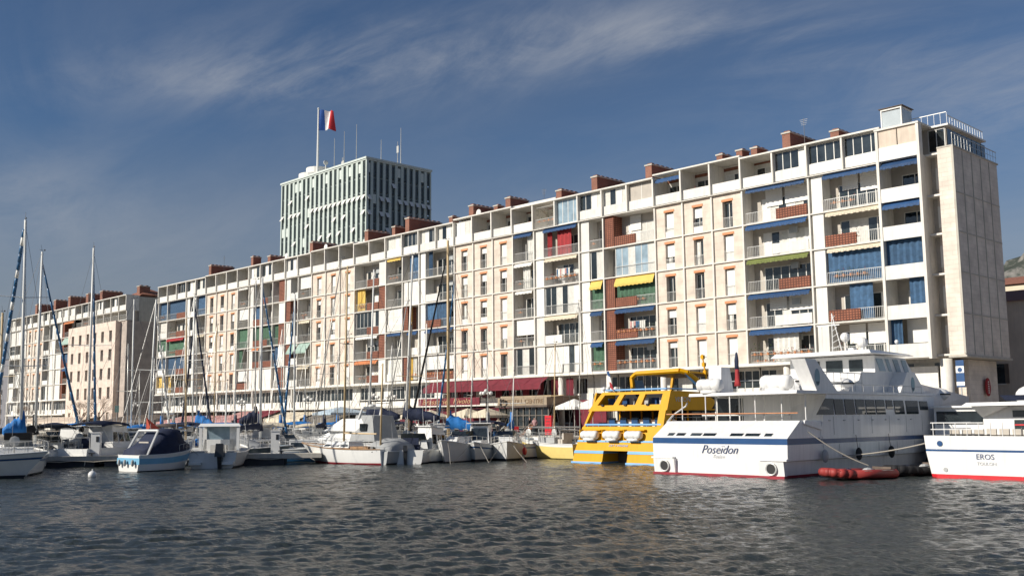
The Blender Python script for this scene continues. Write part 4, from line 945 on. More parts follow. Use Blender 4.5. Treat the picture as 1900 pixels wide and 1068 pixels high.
def sailboat_(px, D, hd, Ls, top, label, mastm='mast', cover=None, jib=None, hullm='gel', stripe='stripeb', mr=.085, spread=(.52,), wires=True, lift=0, cabin='gel', fend=0, boom=True, boomdir=-1, boomto=None):
    """px: the mast's foot in the picture's columns, D metres ahead of the lens; hd heading in degrees; top (px, py) of the mast"""
    p = at(px, 800, D=D); q = at(top[0], top[1], D=D); hm = q.z; h = R(hd); xm = Ls*.56
    ori = Vector((p.x-math.cos(h)*xm, p.y-math.sin(h)*xm, 0))
    P = empty('sailboat', ori, label, 'sailboat', h, 'sailboats moored along the harbour')
    B = Ls*.31; h0 = .95+Ls*.01; h1 = h0*1.28
    rows = build_hull(P, Ls, B, h0, h1, [M[hullm], M['antid'], M[stripe], M['teak'] if mastm == 'mastt' else M[hullm]], tr=.62, over=Ls*.11)
    ck = coachroof(P, Ls*.30, Ls*.72, B*.30, B*.2, h0*.98, .42, M[cabin], fwd=.7, aft=.12, nwin=4)
    pulpit(P, rows, Ls*.05, Ls*.97, 8)
    lx = (q-Vector((p.x, p.y, q.z))); lx = (lx.x*math.cos(h)+lx.y*math.sin(h), -lx.x*math.sin(h)+lx.y*math.cos(h))
    zt = hm; tp = (xm+lx[0], lx[1], zt); b = MB(); b.tube((xm, 0, h0+.3), tp, mr, mr*.72, 8); m_ = b.build('mast', M[mastm], P, True)
    b = MB(); b.tube(tp, (tp[0]-.12, tp[1], zt+.45), .012, .008, 4); b.tube((tp[0]-.25, tp[1], zt+.1), (tp[0]+.25, tp[1], zt+.1), .012, .012, 4); b.ball((tp[0]+.2, tp[1], zt+.14), .06, 6, 4); b.build('masthead_gear', M['wire'], m_)
    def mp(f): return (xm+lx[0]*f, lx[1]*f, h0+.3+(zt-h0-.3)*f)
    b = MB(); w_ = MB()
    for f in spread:
        s = mp(f); bw = B*.42
        for sd in (-1, 1): b.tube(s, (s[0]-.12, s[1]+sd*bw, s[2]+.05), .03, .02, 5)
    b.build('spreaders', M[mastm], m_)
    if wires:
        y, z = sheer(rows, xm)
        for sd in (-1, 1):
            s = mp(spread[0]); e = (s[0]-.12, s[1]+sd*B*.42, s[2]+.05)
            w_.tube((xm-.1, sd*y*.95, z), e, .011, .011, 3); w_.tube(e, mp(.98), .011, .011, 3); w_.tube((xm-.4, sd*y*.95, z), mp(spread[0]-.02), .009, .009, 3)
        w_.tube((.1, 0, h0), mp(1), .011, .011, 3)
        if not jib: w_.tube((Ls-.1, 0, h1), mp(.98), .012, .012, 3)
        w_.build('rigging', M['wire'], P)
    if jib:
        b = MB(); s0 = Vector((Ls-.15, 0, h1+.25)); s1 = Vector(mp(.95)); n = 14
        for i in range(n):
            a = s0.lerp(s1, i/n); c = s0.lerp(s1, (i+1)/n); r = .11*(1-.55*i/n); b.tube(a, c, r, r*.96, 7, (i % 2) if jib == 'striped' else 0)
        b.build('furled_jib', [M['cnavy'] if jib == 'navy' else M['cblack'] if jib == 'black' else M['shutter'] if jib == 'white' else M['hullblue'], M['shutter']], P, True)
    if boomto:
        e = at(boomto[0], boomto[1], D=D-.5)-ori; e = Vector((e.x*math.cos(h)+e.y*math.sin(h), -e.x*math.sin(h)+e.y*math.cos(h), e.z)); s0 = Vector((xm, 0, e.z+.25))
        b = MB(); b.tube(s0-Vector((0, 0, .25)), e-Vector((0, 0, .12)), .07, .06, 7); b.build('boom', M['mastw'], P)
        b = MB(); rows_ = []; d_ = (e-s0); sd = Vector((-d_.y, d_.x, 0)).normalized()
        for i in range(11):
            t = i/10; c_ = s0.lerp(e, t)+Vector((0, 0, .18*(1-t)+.08+.04*math.sin(i*2))); r_ = (.42*(1-t)**.7+.17)*(1+.1*math.sin(i*1.7))
            rows_.append([tuple(c_+sd*(r_*.6*math.cos(a*math.pi/4))+Vector((0, 0, r_*math.sin(a*math.pi/4)))) for a in range(8)])
        b.loft(rows_, close=True, cap=True); b.build('sail_cover', M[cover or 'cblue'], P, True)
        b = MB(); b.tube((xm, 0, e.z), (xm+lx[0]*.12, 0, e.z+1.3), .30, .12, 8); b.build('mast_boot', M[cover or 'cblue'], P, True)
    elif boom:
        zb = h0+1.15+lift; e = xm-Ls*.40
        b = MB(); b.tube((xm-.05, 0, zb), (e, 0, zb+.05), .055, .05, 7); b.build('boom', M['mastw'], P)
        if cover:
            cover_roll(P, xm-.12, e+.2, zb+.24, zb+.13, .24, .13, cover)
            b = MB(); b.tube((xm, 0, zb-.1), (xm+lx[0]*.12, 0, zb+1.2), .22, .12, 8); b.build('mast_boot', M[cover], P, True)
    if fend: fenders(P, rows, [Ls*.3, Ls*.5, Ls*.66], fend)
    b = MB(); b.tube((.1, 0, h0+.78), (Ls*.16, 0, h0+.78), .015, .015, 4); b.path([(.15, -B*.25, h0), (.1, -B*.25, h0+.8), (.1, B*.25, h0+.8), (.15, B*.25, h0)], .018, 4); b.tube((Ls*.16, 0, h0), (Ls*.16, 0, h0+.75), .05, .05, 6); b.ball((Ls*.16, 0, h0+.8), .3, 10, 4, 0, (.12, 1, 1)); b.build('pushpit', M['rail'], P)
    return P, rows
def motorboat(px, py, hd, Lm, B, label, hullm='gel', stripe='stripeb', style='cuddy', cover=None, motor=True, h0=.75, h1=1.15, D=None, ms=None, motorm='tarp', name='motorboat', group='small motorboats moored along the harbour', tr=.88, fend=0, fm='gel', bimini=None):
    p = at(px, py, z=0) if D is None else at(px, 830, D=D); h = R(hd)
    ori = Vector((p.x-math.cos(h)*Lm*.5, p.y-math.sin(h)*Lm*.5, 0))
    P = empty(name, ori, label, 'motorboat', h, group)
    rows = build_hull(P, Lm, B, h0, h1, [M[hullm], M['antid'], M[stripe], M['gel']], tr=tr, over=Lm*.12, ms=ms, vee=.85)
    if style == 'cuddy':
        coachroof(P, Lm*.38, Lm*.80, B*.36, B*.2, h0+.02, .62, M['gel'], fwd=.9, aft=.05, nwin=2)
        b = MB(); q0 = [(Lm*.40, -B*.36, h0+.60), (Lm*.50, -B*.28, h0+.60), (Lm*.50, B*.28, h0+.60), (Lm*.40, B*.36, h0+.60)]
        q = [(Lm*.36, -B*.34, h0+.62), (Lm*.47, -B*.22, h0+.62), (Lm*.47, B*.22, h0+.62), (Lm*.36, B*.34, h0+.62)]
        b.hexa(q, [(x-.28, y*.93, z+.42) for x, y, z in q]); b.build('windscreen', M['glass'], P)
    if style == 'wheelhouse':
        coachroof(P, Lm*.36, Lm*.64, B*.36, B*.32, h0, 1.5, M['gel'], fwd=.45, aft=.0, nwin=3, gh=.42, name='wheelhouse')
        coachroof(P, Lm*.64, Lm*.85, B*.30, B*.16, h0+.05, .35, M['gel'], glass=False, fwd=.4)
        b = MB(); b.box(Lm*.33, Lm*.62, -B*.36, B*.36, h0+1.58, h0+1.64); b.tube((Lm*.5, 0, h0+1.64), (Lm*.5, 0, h0+2.3), .02, .02, 4); b.build('wheelhouse_roof', M['gel'], P)
    if style == 'console':
        b = MB(); b.box(Lm*.45, Lm*.62, -.35, .35, h0-.05, h0+.75); b.hexa([(Lm*.6, -.33, h0+.75), (Lm*.63, -.33, h0+.75), (Lm*.63, .33, h0+.75), (Lm*.6, .33, h0+.75)], [(Lm*.53, -.3, h0+1.15), (Lm*.55, -.3, h0+1.15), (Lm*.55, .3, h0+1.15), (Lm*.53, .3, h0+1.15)]); b.build('console', M['gel'], P)
    if cover:
        b = MB(); rws = []
        n = 10
        for i in range(n+1):
            t = i/n; x = Lm*(.03+.60*t); y, z = sheer(rows, x); hh = (.28+.55*math.sin(math.pi*min(1, t*1.15))**.6)
            rws.append([(x, y*1.0*math.cos(a*math.pi/8), z-.02+hh*math.sin(a*math.pi/8)**.7*(1+.06*math.sin(a*3+i))) for a in range(9)])
        b.loft(rws, cap=True); b.build('cover', M[cover], P, True)
    if bimini:
        b = MB(); x0, x1, zb = Lm*.18, Lm*.55, h0+1.55; rws = []
        for i in range(6):
            t = i/5; x = x0+(x1-x0)*t; zc = zb+.18*math.sin(t*math.pi)
            rws.append([(x, -B*.42, zc-.14), (x, -B*.4, zc), (x, 0, zc+.10), (x, B*.4, zc), (x, B*.42, zc-.14)])
        b.loft(rws); rws2 = [[(x, y, z-.03) for x, y, z in r] for r in rws]; b.loft(rws2); bm_ = b.build('bimini', M[bimini], P, True)
        b = MB()
        for x in (x0, x1):
            for s in (-1, 1): b.tube((Lm*.36, s*B*.40, h0), (x, s*B*.41, zb-.1), .015, .015, 4)
        b.tube((x0, -B*.41, zb-.1), (x0, B*.41, zb-.1), .015, .015, 4); b.tube((Lm*.36, -B*.40, h0), (Lm*.36, B*.40, h0), .015, .015, 4)
        b.build('bimini_frame', M['rail'], bm_)
    pulpit(P, rows, Lm*.62, Lm*.96, 4, .45)
    y_, z_ = sheer(rows, Lm*.84); b = MB(); b.box(Lm*.80, Lm*.87, -.22, .22, z_-.03, z_+.07); b.build('hatch', M['bglass'], P)
    if not cover:
        b = MB(); b.box(Lm*.24, Lm*.31, -B*.2, B*.2, h0-.1, h0+.32); b.box(Lm*.22, Lm*.245, -B*.2, B*.2, h0+.3, h0+.75); b.build('helm_seat', M[rnd.choice(('deck', 'cnavy', 'inner', 'gelg'))], P)
    hz_ = {'wheelhouse': 1.6, 'console': 1.0, 'cuddy': .95, 'none': .4}[style]; b = MB(); b.tube((Lm*.42, B*.18, h0+.2), (Lm*.38, B*.18, h0+hz_+1.4), .018, .01, 4); b.build('aerial', M['gel'], P)
    for s_ in (-1, 1):
        ys, zs_ = sheer(rows, Lm*.93); b = MB(); b.path([(Lm*.93, s_*ys*.9, zs_), (Lm*1.04, s_*(ys+.35), zs_*.55), (Lm*1.25, s_*(ys+.9), .02)], .016, 4); b.build('mooring_line', M['rope'], P)
    if motor: outboard(P, 0, 0, h0-.15, motorm, .62)
    if fend: fenders(P, rows, [Lm*.25, Lm*.45, Lm*.62], fend, fm)
    return P, rows
# --- near sailboat cut by the left edge
sailboat(-84, 53.2, 44, 11.5, (-80, 400), 'large white sailboat with navy line, its bow filling the lower left corner', 'mastw', None, None, mr=.11, spread=(.36, .66))
P, rows = sailboat(40, 60.0, 42, 10.5, (47.5, 408), 'sailboat with the tallest mast, bright blue sail cover and blue striped jib', 'mastw', 'cblue', None, mr=.11, spread=(.36, .66), foot=-10, boomto=(4, 803))
b = MB(); s0 = at(-14, 800, D=63.5); s1 = at(45, 425, D=60.0)
for i in range(26):
    a = s0.lerp(s1, i/26); c = s0.lerp(s1, (i+1)/26); b.tube(a, c, .10, .10, 6, 1 if i % 4 == 0 else 0)
o = b.build('furled_jib', [M['hullblue'], M['shutter']], None, True)
o.parent = P; o.matrix_parent_inverse = Matrix.LocRotScale(P.location, P.rotation_euler, None).inverted()
b = MB(); b.box(3.4, 4.4, -.7, .7, 1.9, 2.3, 0); b.hexa([(4.5, -.8, 1.35), (4.8, -.7, 1.35), (4.8, .7, 1.35), (4.5, .8, 1.35)], [(4.2, -.7, 2.0), (4.35, -.6, 2.0), (4.35, .6, 2.0), (4.2, .7, 2.0)], 1); b.build('sprayhood', [M['cblack'], M['cgrey']], P)
sailboat(66, 66.0, 225, 10, (78.5, 467), 'sailboat with the second tallest mast and plain blue furled jib near the left edge', 'mastw', 'cblack', 'blue', mr=.10, spread=(.45,), foot=104)
sailboat(163, 72.0, 230, 11, (174, 460), 'white sailboat with black boom cover and blue furled jib before the pink wing', 'mastw', 'cblack', 'blue', mr=.10, spread=(.5,), foot=130)
sailboat(-3, 66.0, 130, 9, (5, 580), 'white sailboat at the very left edge with a short yellowish mast', 'mastt', None, None, mr=.10)
b = None
SB = [ # px, D, heading, L, top, mast, cover, jib, radius, label
 (243, 78, 50, 8.5, (249, 555), 'mastw', None, None, .07, 'white sailboat with white mast just right of the pink wing of the left block'),
 (236, 90, 120, 8, (238, 637), 'mast', None, None, .06, 'small sailboat with thin grey mast against the left edge of the brown end wall'),
 (275, 80, 60, 9, (290, 555), 'mastw', None, 'white', .08, 'white sailboat whose leaning white mast crosses the brown end wall'),
 (281, 90, 130, 8, (287, 665), 'mast', None, None, .06, 'sailboat with a short pale mast close beside the leaning white mast'),
 (258, 96, 140, 7, (259, 692), 'mast', None, None, .05, 'small sailboat with the shortest mast, before the brown end wall'),
 (345, 74, 50, 9, (346, 590), 'mastt', None, None, .08, 'sailboat with tan mast standing before the first loggias'),
 (357, 84, 120, 8.5, (361, 548), 'mastw', None, 'navy', .07, 'sailboat with white mast and navy jib at the left end of the long block'),
 (366, 86, 60, 8.5, (364, 560), 'mast', 'cblue', 'navy', .07, 'sailboat with a bright blue boom cover behind the walkaround motorboat'),
 (396, 92, 130, 8, (403, 604), 'mastt', None, None, .06, 'sailboat with thin tan mast before the first stone panelled bays'),
 (418, 75, 135, 9, (421, 708), 'mastw', None, None, .07, 'low sailboat with a short white mast behind the white motorboat'),
 (474, 80, 60, 8.5, (475, 520), 'mast', 'cnavy', None, .06, 'sailboat with grey mast and dark blue sail hanging on its boom'),
 (483, 76, 50, 9.5, (487, 515), 'mastw', 'cnavy', 'blue', .10, 'sailboat with thick white mast and steel blue furled jib crossing another'),
 (546, 78, 140, 9, (547, 546), 'mastw', None, 'blue', .09, 'sailboat with white mast right of the two crossing blue furled jibs'),
 (581, 84, 60, 8, (634, 480), 'mast', None, None, .05, 'sailboat with a strongly leaning thin mast behind the white cabin cruiser'),
 (684, 70, 45, 9, (694, 500), 'mastw', 'cnavy', None, .08, 'sailboat with navy boom cover on a white boom behind the wooden trimmed yacht'),
 (711, 84, 60, 8, (756, 560), 'mast', None, None, .05, 'sailboat with a leaning pale mast before the blank white panels'),
 (752, 69, 50, 9.5, (766, 474), 'mastw', 'cnavy', None, .10, 'sailboat with white mast and navy boom cover left of the crimson awning'),
 (757, 72, 140, 8, (764, 602), 'mastt', None, None, .08, 'sailboat with tan wooden mast among the small white boats'),
 (832, 75, 45, 10, (831, 446), 'mastt', 'cblue', 'black', .13, 'sailboat with the thickest tan mast, blue boom cover and black furled jib'),
 (846, 82, 130, 8, (843, 510), 'mast', None, 'blue', .06, 'sailboat with grey mast and blue jib just right of the thick tan mast'),
 (872, 77, 60, 8, (878, 652), 'mast', None, None, .06, 'sailboat with a short pale mast before the stone bays and crimson awning'),
 (1028, 66, 95, 7.5, (1030, 637), 'mastt', None, None, .06, 'sailboat with a thin brown mast left of the yellow catamaran'),
 (1076, 73, 90, 7, (1074, 560), 'mast', None, None, .045, 'sailboat with a very thin grey mast rising behind the yellow catamaran'),
]
FOOT = {357: 371, 366: 316, 483: 512, 546: 507, 832: 752, 846: 806, 345: 330}
for px, D, hd, Ls, top, mm, cv, jb, mr, lab in SB:
    sailboat(boomto={366: (396, 789), 474: (444, 784), 832: (878, 793), 684: (742, 775), 752: (815, 777)}.get(px), foot=FOOT.get(px, None if jb is None else px+12), px=px, D=max(D, 76), hd=hd, Ls=Ls, top=top, label=lab, mastm=mm, cover=cv, jib=jb, mr=mr, spread=(rnd.choice((.45, .5, .55)),), stripe=rnd.choice(('stripeb', 'gel', 'anti', 'stripeb')))
for px, D, hd, Ls, top, mm, cv, jb, mr, lab in []:
    sailboat(px, D, hd, Ls, top, lab, mm, cv, jb, mr=mr, spread=(rnd.choice((.45, .5, .55)),), stripe=rnd.choice(('stripeb', 'gel', 'anti', 'stripeb')), wires=True)
XS = [(300, 92, 640), (322, 98, 668), (384, 96, 655), (436, 90, 640), (455, 100, 690), (521, 92, 610), (566, 96, 650), (602, 90, 585), (626, 98, 660), (648, 92, 622), (790, 84, 600), (812, 88, 660), (906, 80, 640), (950, 82, 690), (728, 92, 640)]
for k, (px, D, ty) in enumerate(sorted(XS)):
    sailboat(px, D, rnd.choice((50, 130, 125, -50)), rnd.uniform(6.8, 8.2), (px+rnd.uniform(-2, 4), ty), '%s slim sailboat from the left in the crowded rows behind the pontoon' % ['leftmost', 'second', 'third', 'fourth', 'fifth', 'sixth', 'seventh', 'eighth', 'ninth', 'tenth', 'eleventh', 'twelfth', 'thirteenth', 'fourteenth', 'fifteenth'][k], rnd.choice(('mast', 'mastw', 'mast')), rnd.choice((None, 'cnavy', 'cgrey', 'cblue')), None, mr=.05, stripe=rnd.choice(('stripeb', 'gel', 'anti')))
# --- wooden trimmed white yacht in front
p = at(650, 860, z=0)
P = empty('sailing_yacht', (p.x+3.0, p.y+.7, 0), 'white classic yacht with wooden trim and two tan masts, bow to the left', 'sailboat', R(189.5))
rows = build_hull(P, 8.0, 2.4, .98, 1.35, [M['gel'], M['anti'], M['gel'], M['teak']], tr=.5, over=1.5, ms=[1, 1, 0, 0, 0, 0])
coachroof(P, 2.7, 5.6, .72, .5, 1.0, .42, M['gel'], fwd=.5, nwin=3, gh=.35)
b = MB(); b.box(1.0, 2.6, -.7, .7, 1.0, 1.15); b.box(2.7, 5.5, -.75, .75, 1.02, 1.06); b.build('teak_trim', M['teak'], P)
for x, tp, r in ((3.9, (663, 500), .085), (.55, (676, 700), .07)):
    hh = 13.2 if x > 2 else 6.5; b = MB(); b.tube((x, 0, 1.1), (x-.15, 0, hh), r, r*.7, 8); mst = b.build('mast', M['mastt'], P, True)
    b = MB()
    for s in (-1, 1): b.tube((x-.1, 0, hh*.6), (x-.15, s*.6, hh*.6+.03), .025, .02, 4); b.tube((x-.15, s*.6, hh*.6+.03), (x, s*1.15, 1.15), .01, .01, 3)
    b.tube((x-.15, 0, hh), (7.9 if x > 2 else 5, 0, 1.4), .011, .011, 3); b.build('rigging', M['wire'], mst)
b = MB(); b.tube((3.8, 0, 2.0), (.9, 0, 1.95), .06, .05, 7); b.build('boom', M['mastt'], P)
pulpit(P, rows, .3, 7.5, 8, .5)
# --- white cabin cruiser with flybridge behind it
p = at(640, 838, D=72)
P = empty('cabin_cruiser', (p.x+3.6, p.y+1.2, 0), 'large white cabin cruiser with flybridge, radar arch and grey canvas', 'motorboat', R(192))
rows = build_hull(P, 9.6, 3.3, 1.25, 1.7, [M['gel'], M['antid'], M['gel'], M['gel']], tr=.85, over=1.6)
coachroof(P, 1.6, 7.2, 1.25, .8, 1.25, .85, M['gel'], fwd=2.2, aft=.0, nwin=4, gh=.4)
b = MB(); b.hexa([(1.0, -1.2, 2.05), (5.2, -1.1, 2.1), (5.2, 1.1, 2.1), (1.0, 1.2, 2.05)], [(1.6, -1.1, 2.95), (3.6, -.9, 2.95), (3.6, .9, 2.95), (1.6, 1.1, 2.95)]); b.build('flybridge', M['gel'], P)
b = MB(); b.hexa([(.2, -1.3, 1.35), (2.6, -1.25, 1.35), (2.6, 1.25, 1.35), (.2, 1.3, 1.35)], [(.6, -1.1, 3.15), (2.2, -1.0, 3.2), (2.2, 1.0, 3.2), (.6, 1.1, 3.15)]); cv_ = b.build('canvas_enclosure', M['cgrey'], P)
b = MB(); b.box(1.0, 1.6, 1.2, 1.29, 2.1, 2.6); b.build('window', M['glass'], cv_)
b = MB(); b.path([(1.9, -1.1, 2.9), (1.6, -1.0, 3.7), (1.6, 1.0, 3.7), (1.9, 1.1, 2.9)], .09, 6); b.ball((1.6, 0, 3.85), .3, 10, 5, 0, (1, 1, .4)); b.tube((1.6, .5, 3.7), (1.5, .5, 5.2), .02, .01, 4); b.build('radar_arch', M['gel'], P)
pulpit(P, rows, 5.5, 9.2, 6, .65)
# --- blue and white boat with navy cover
P, rows = motorboat(247, 873, 98, 4.3, 2.5, 'blue banded white motorboat under a navy canvas cover, moored left of the walkaround boat', 'gel', 'skyblue', 'none', None, False, .95, 1.25, ms=[1, 0, 0, 2, 2, 0])
P.location.x += .2; P.location.y += 1.6
b = MB(); b.box(-.02, .02, -1.16, 1.16, .42, .78, 0)
b.build('stern_band', M['skyblue'], P)
b = MB(); rws = []
prof = [(.3, .35), (.8, .55), (1.3, 1.0), (1.7, 1.4), (2.4, 1.45), (2.9, 1.35), (3.2, .7), (3.8, .35)]
for x, hh in prof:
    y, z = sheer(rows, x); rws.append([(x, y*.98*math.cos(a*math.pi/8), z+hh*min(1, 1.15*math.sin(a*math.pi/8)**.55)) for a in range(9)])
b.loft(rws, cap=True); b.build('cover', M['cnavy'], P, True)
b = MB(); b.path([(.5, -1.15, .95), (1.25, -1.0, 2.35), (1.25, 1.0, 2.35), (.5, 1.15, .95)], .075, 6); b.build('radar_arch', M['gel'], P)
for y in (-.7, .1, .7): b = MB(); b.ball((-.16, y, .5), .1, 8, 6, 0, (1, 1, 2.0)); b.build('fender', M['cgrey'], P)
# --- walkaround with hardtop and black outboard
p = at(400, 868, z=0)
P = empty('motorboat', (p.x-.1, p.y-.2, 0), 'white walkaround motorboat seen from astern with hardtop and black outboard', 'motorboat', R(141))
P.scale = (1.15, 1.2, 1.1)
rows = build_hull(P, 6.2, 2.75, .85, 1.25, [M['gel'], M['antid'], M['gel'], M['gel']], tr=.9, over=.9, vee=.8)
b = MB(); b.hexa([(2.3, -.95, .85), (4.6, -.7, .9), (4.6, .7, .9), (2.3, .95, .85)], [(2.3, -.85, 1.55), (4.0, -.55, 1.5), (4.0, .55, 1.5), (2.3, .85, 1.55)])
b.box(2.3, 2.42, -.95, -.45, .85, 2.3); b.box(2.3, 2.42, .75, .95, .85, 2.3); b.build('wheelhouse', M['gel'], P)
b = MB(); b.hexa([(2.35, -.8, 1.55), (3.7, -.5, 1.5), (3.7, .5, 1.5), (2.35, .8, 1.55)], [(2.3, -.8, 2.3), (3.1, -.6, 2.3), (3.1, .6, 2.3), (2.3, .8, 2.3)]); b.build('windscreen', M['bglass'], P)
b = MB(); b.hexa([(1.7, -1.1, 2.3), (3.4, -.85, 2.33), (3.4, .85, 2.33), (1.7, 1.1, 2.3)], [(1.85, -1.0, 2.47), (3.3, -.75, 2.45), (3.3, .75, 2.45), (1.85, 1.0, 2.47)]); b.box(1.75, 1.95, -1.05, -.9, .9, 2.3); b.box(1.75, 1.95, .9, 1.05, .9, 2.3); b.build('hardtop', M['gel'], P)
b = MB(); b.box(.1, .9, -1.1, -.4, .5, .95); b.box(.1, .9, .4, 1.1, .5, .95); b.box(1.0, 1.6, -.5, .3, .6, 1.25); b.build('cockpit_seats', M['deck'], P)
outboard(P, -.05, -.45, .55, 'tarp', 1.1); b = MB(); b.box(-.35, .02, -1.1, -.5, .2, .35); b.box(-.35, .02, .5, 1.1, .2, .35); b.build('swim_platform', M['gel'], P)
pulpit(P, rows, 3.5, 6.0, 5, .6)
# --- row of small boats between the yacht and the yellow boat
motorboat(748, 858, 104, 6.0, 2.5, 'grey motorboat under a grey canvas cover right of the wooden trimmed yacht', 'gelg', 'gelg', 'none', 'cgrey', True, .85, 1.15)
motorboat(773, 857, 128, 6.0, 2.6, 'white motorboat with small cabin and black outboard beside the grey covered boat', 'gel', 'gel', 'cuddy', None, True, .9, 1.2)
motorboat(805, 856, 88, 5.6, 2.4, 'white fishing boat with dark windscreen, stern lit by the sun', 'gel', 'gel', 'wheelhouse', None, False, .8, 1.1)
motorboat(848, 855, -60, 6.4, 2.5, 'white sharp bowed motorboat with blue bottom pointing at the water', 'gel', 'gel', 'cuddy', None, False, 1.0, 1.5, ms=[1, 2, 0, 0, 0, 0])
motorboat(891, 853, -50, 6.2, 2.4, 'white motorboat with a small dark windowed wheelhouse and red fender', 'gel', 'stripeb', 'wheelhouse', None, False, .95, 1.3, fend=-1, fm='redm')
P, rows = motorboat(938, 852, -42, 7.0, 2.6, 'white cabin boat carrying an orange lifebuoy beside the yellow boat', 'gel', 'gel', 'cuddy', None, False, .95, 1.35, fend=1, fm='redm')
b = MB(); n = 18
for i in range(n):
    a, c = 2*math.pi*i/n, 2*math.pi*(i+1)/n; b.tube((3.6+.38*math.cos(a), -1.1, 1.55+.38*math.sin(a)), (3.6+.38*math.cos(c), -1.1, 1.55+.38*math.sin(c)), .085, .085, 7)
o = b.build('lifebuoy', M['orb'], None, True); o.parent = P
motorboat(758, 846, 120, 5.5, 2.2, 'blue grey inflatable sided boat behind the grey covered one', 'cgrey', 'cgrey', 'console', None, True, .7, .95, D=80)
P, rows = motorboat(1022, 849, 178, 6.6, 2.5, 'pale yellow open boat with stainless rails left of the yellow catamaran', 'pale_yellow', 'gel', 'none', None, False, 1.05, 1.5, ms=[0, 0, 0, 0, 0, 2])
b = MB(); b.path([(3.2, -1.1, 1.1), (3.5, -1.0, 2.1), (3.5, 1.0, 2.1), (3.2, 1.1, 1.1)], .03, 5); b.path([(1.2, -1.1, 1.1), (1.3, -1.0, 2.0), (1.3, 1.0, 2.0), (1.2, 1.1, 1.1)], .03, 5); b.tube((1.3, -1, 2), (3.5, -1, 2.1), .02, .02, 4); b.build('rail_hoops', M['rail'], P)
b = MB(); b.box(2.2, 3.9, -.7, .7, 1.1, 1.5); b.build('console', M['gelg'], P)
# boats at the left behind the near sailboat
motorboat(150, 862, 120, 7.4, 2.8, 'white pilot house boat behind the pontoon at the left', 'gel', 'gel', 'wheelhouse', None, False, 1.0, 1.4, D=70)
motorboat(205, 860, 118, 7.6, 3.0, 'grey white wheelhouse boat with blue bimini by the pontoon', 'gel', 'gel', 'wheelhouse', None, False, 1.15, 1.5, D=69, bimini='cnavy')
motorboat(105, 860, 130, 7.0, 2.8, 'white motorboat with black bimini behind the near sailboat', 'gel', 'gel', 'cuddy', None, True, .95, 1.3, D=68, bimini='cblack')
motorboat(318, 850, 130, 6.5, 2.5, 'white open boat with a brown canopy behind the navy covered boat', 'gel', 'gel', 'console', None, True, .9, 1.2, D=74, bimini='shade')
motorboat(470, 845, 46, 6.4, 2.5, 'sea green hulled boat with grey cover along the pontoon', 'twall', 'tgreen', 'none', 'cgrey', False, .95, 1.2, D=70.5, ms=[0, 0, 0, 0, 0, 0])
motorboat(560, 845, 46, 6.4, 2.4, 'low deep blue hulled boat moored along the pontoon', 'hullblue', 'gel', 'cuddy', None, False, .85, 1.15, D=71, ms=[0, 0, 0, 0, 0, 2])
# filler rows of moored boats between pontoon and quay, each different
K = 0
styles = ['cuddy', 'wheelhouse', 'console', 'cuddy', 'none']
desc = {'cuddy': 'low cabin', 'wheelhouse': 'wheelhouse', 'console': 'open cockpit', 'none': 'canvas cover'}
hcs = [('gel', 'stripeb', 'white hull with navy band'), ('gel', 'gel', 'plain white hull'), ('gel', 'anti', 'white hull with dark red band'), ('hullblue', 'gel', 'dark blue hull'), ('gelg', 'gel', 'grey hull'), ('gel', 'skyblue', 'white hull with pale blue band'), ('gel', 'lblue', 'white hull with bright blue band')]
lands = {0: 'before the left apartment block', 1: 'before the brown end wall', 2: 'before the first loggias of the long block', 3: 'before the pale pink awnings', 4: 'behind the pontoon, left of the white cruiser', 5: 'behind the wooden trimmed yacht', 6: 'before the crimson awnings', 7: 'before the brown restaurant pavilion'}
slots = []
for D, s0, s1, st in ((79, 205, 560, 40), (90, 120, 820, 52), (103, 150, 800, 56), (80, 700, 960, 46)):
    x = s0
    while x < s1: slots.append((x+rnd.uniform(-8, 8), D+rnd.uniform(-2, 2))); x += st
ORD = ['leftmost', 'second', 'third', 'fourth', 'fifth', 'sixth', 'seventh', 'eighth', 'ninth', 'tenth', 'eleventh', 'twelfth', 'thirteenth', 'fourteenth', 'fifteenth', 'sixteenth', 'seventeenth']
cnts = {}
def nth(_):
    cnts[row] = cnts.get(row, -1)+1; return ORD[min(16, cnts[row])]
slots.sort()
for x, D in slots:
    p = at(x, 830, D=D)
    if p.y > QY-5: continue
    st = styles[K % 5]; hm_, sm_, hd_ = hcs[(K*3) % 7]; zone = min(7, int(x//125)); K += 1
    row = 'front row' if D < 84 else 'middle row' if D < 96 else 'quayside row'
    motorboat(x, 830, rnd.choice((45, 135, 130, -45, 50, 225))+rnd.uniform(-8, 8), rnd.uniform(5.2, 7.8), rnd.uniform(2.1, 2.7), '%s boat from left in %s, %s, %s' % (nth(K), row, hd_, desc[st]), hm_, sm_, st, rnd.choice(('cnavy', 'cblue', 'cgrey')) if st == 'none' else None, rnd.random() < .4, rnd.uniform(.75, 1.05), rnd.uniform(1.1, 1.4), D=D, fend=rnd.choice((0, 1, -1)), bimini=rnd.choice((None, None, 'cblue', 'cnavy', 'beige')))
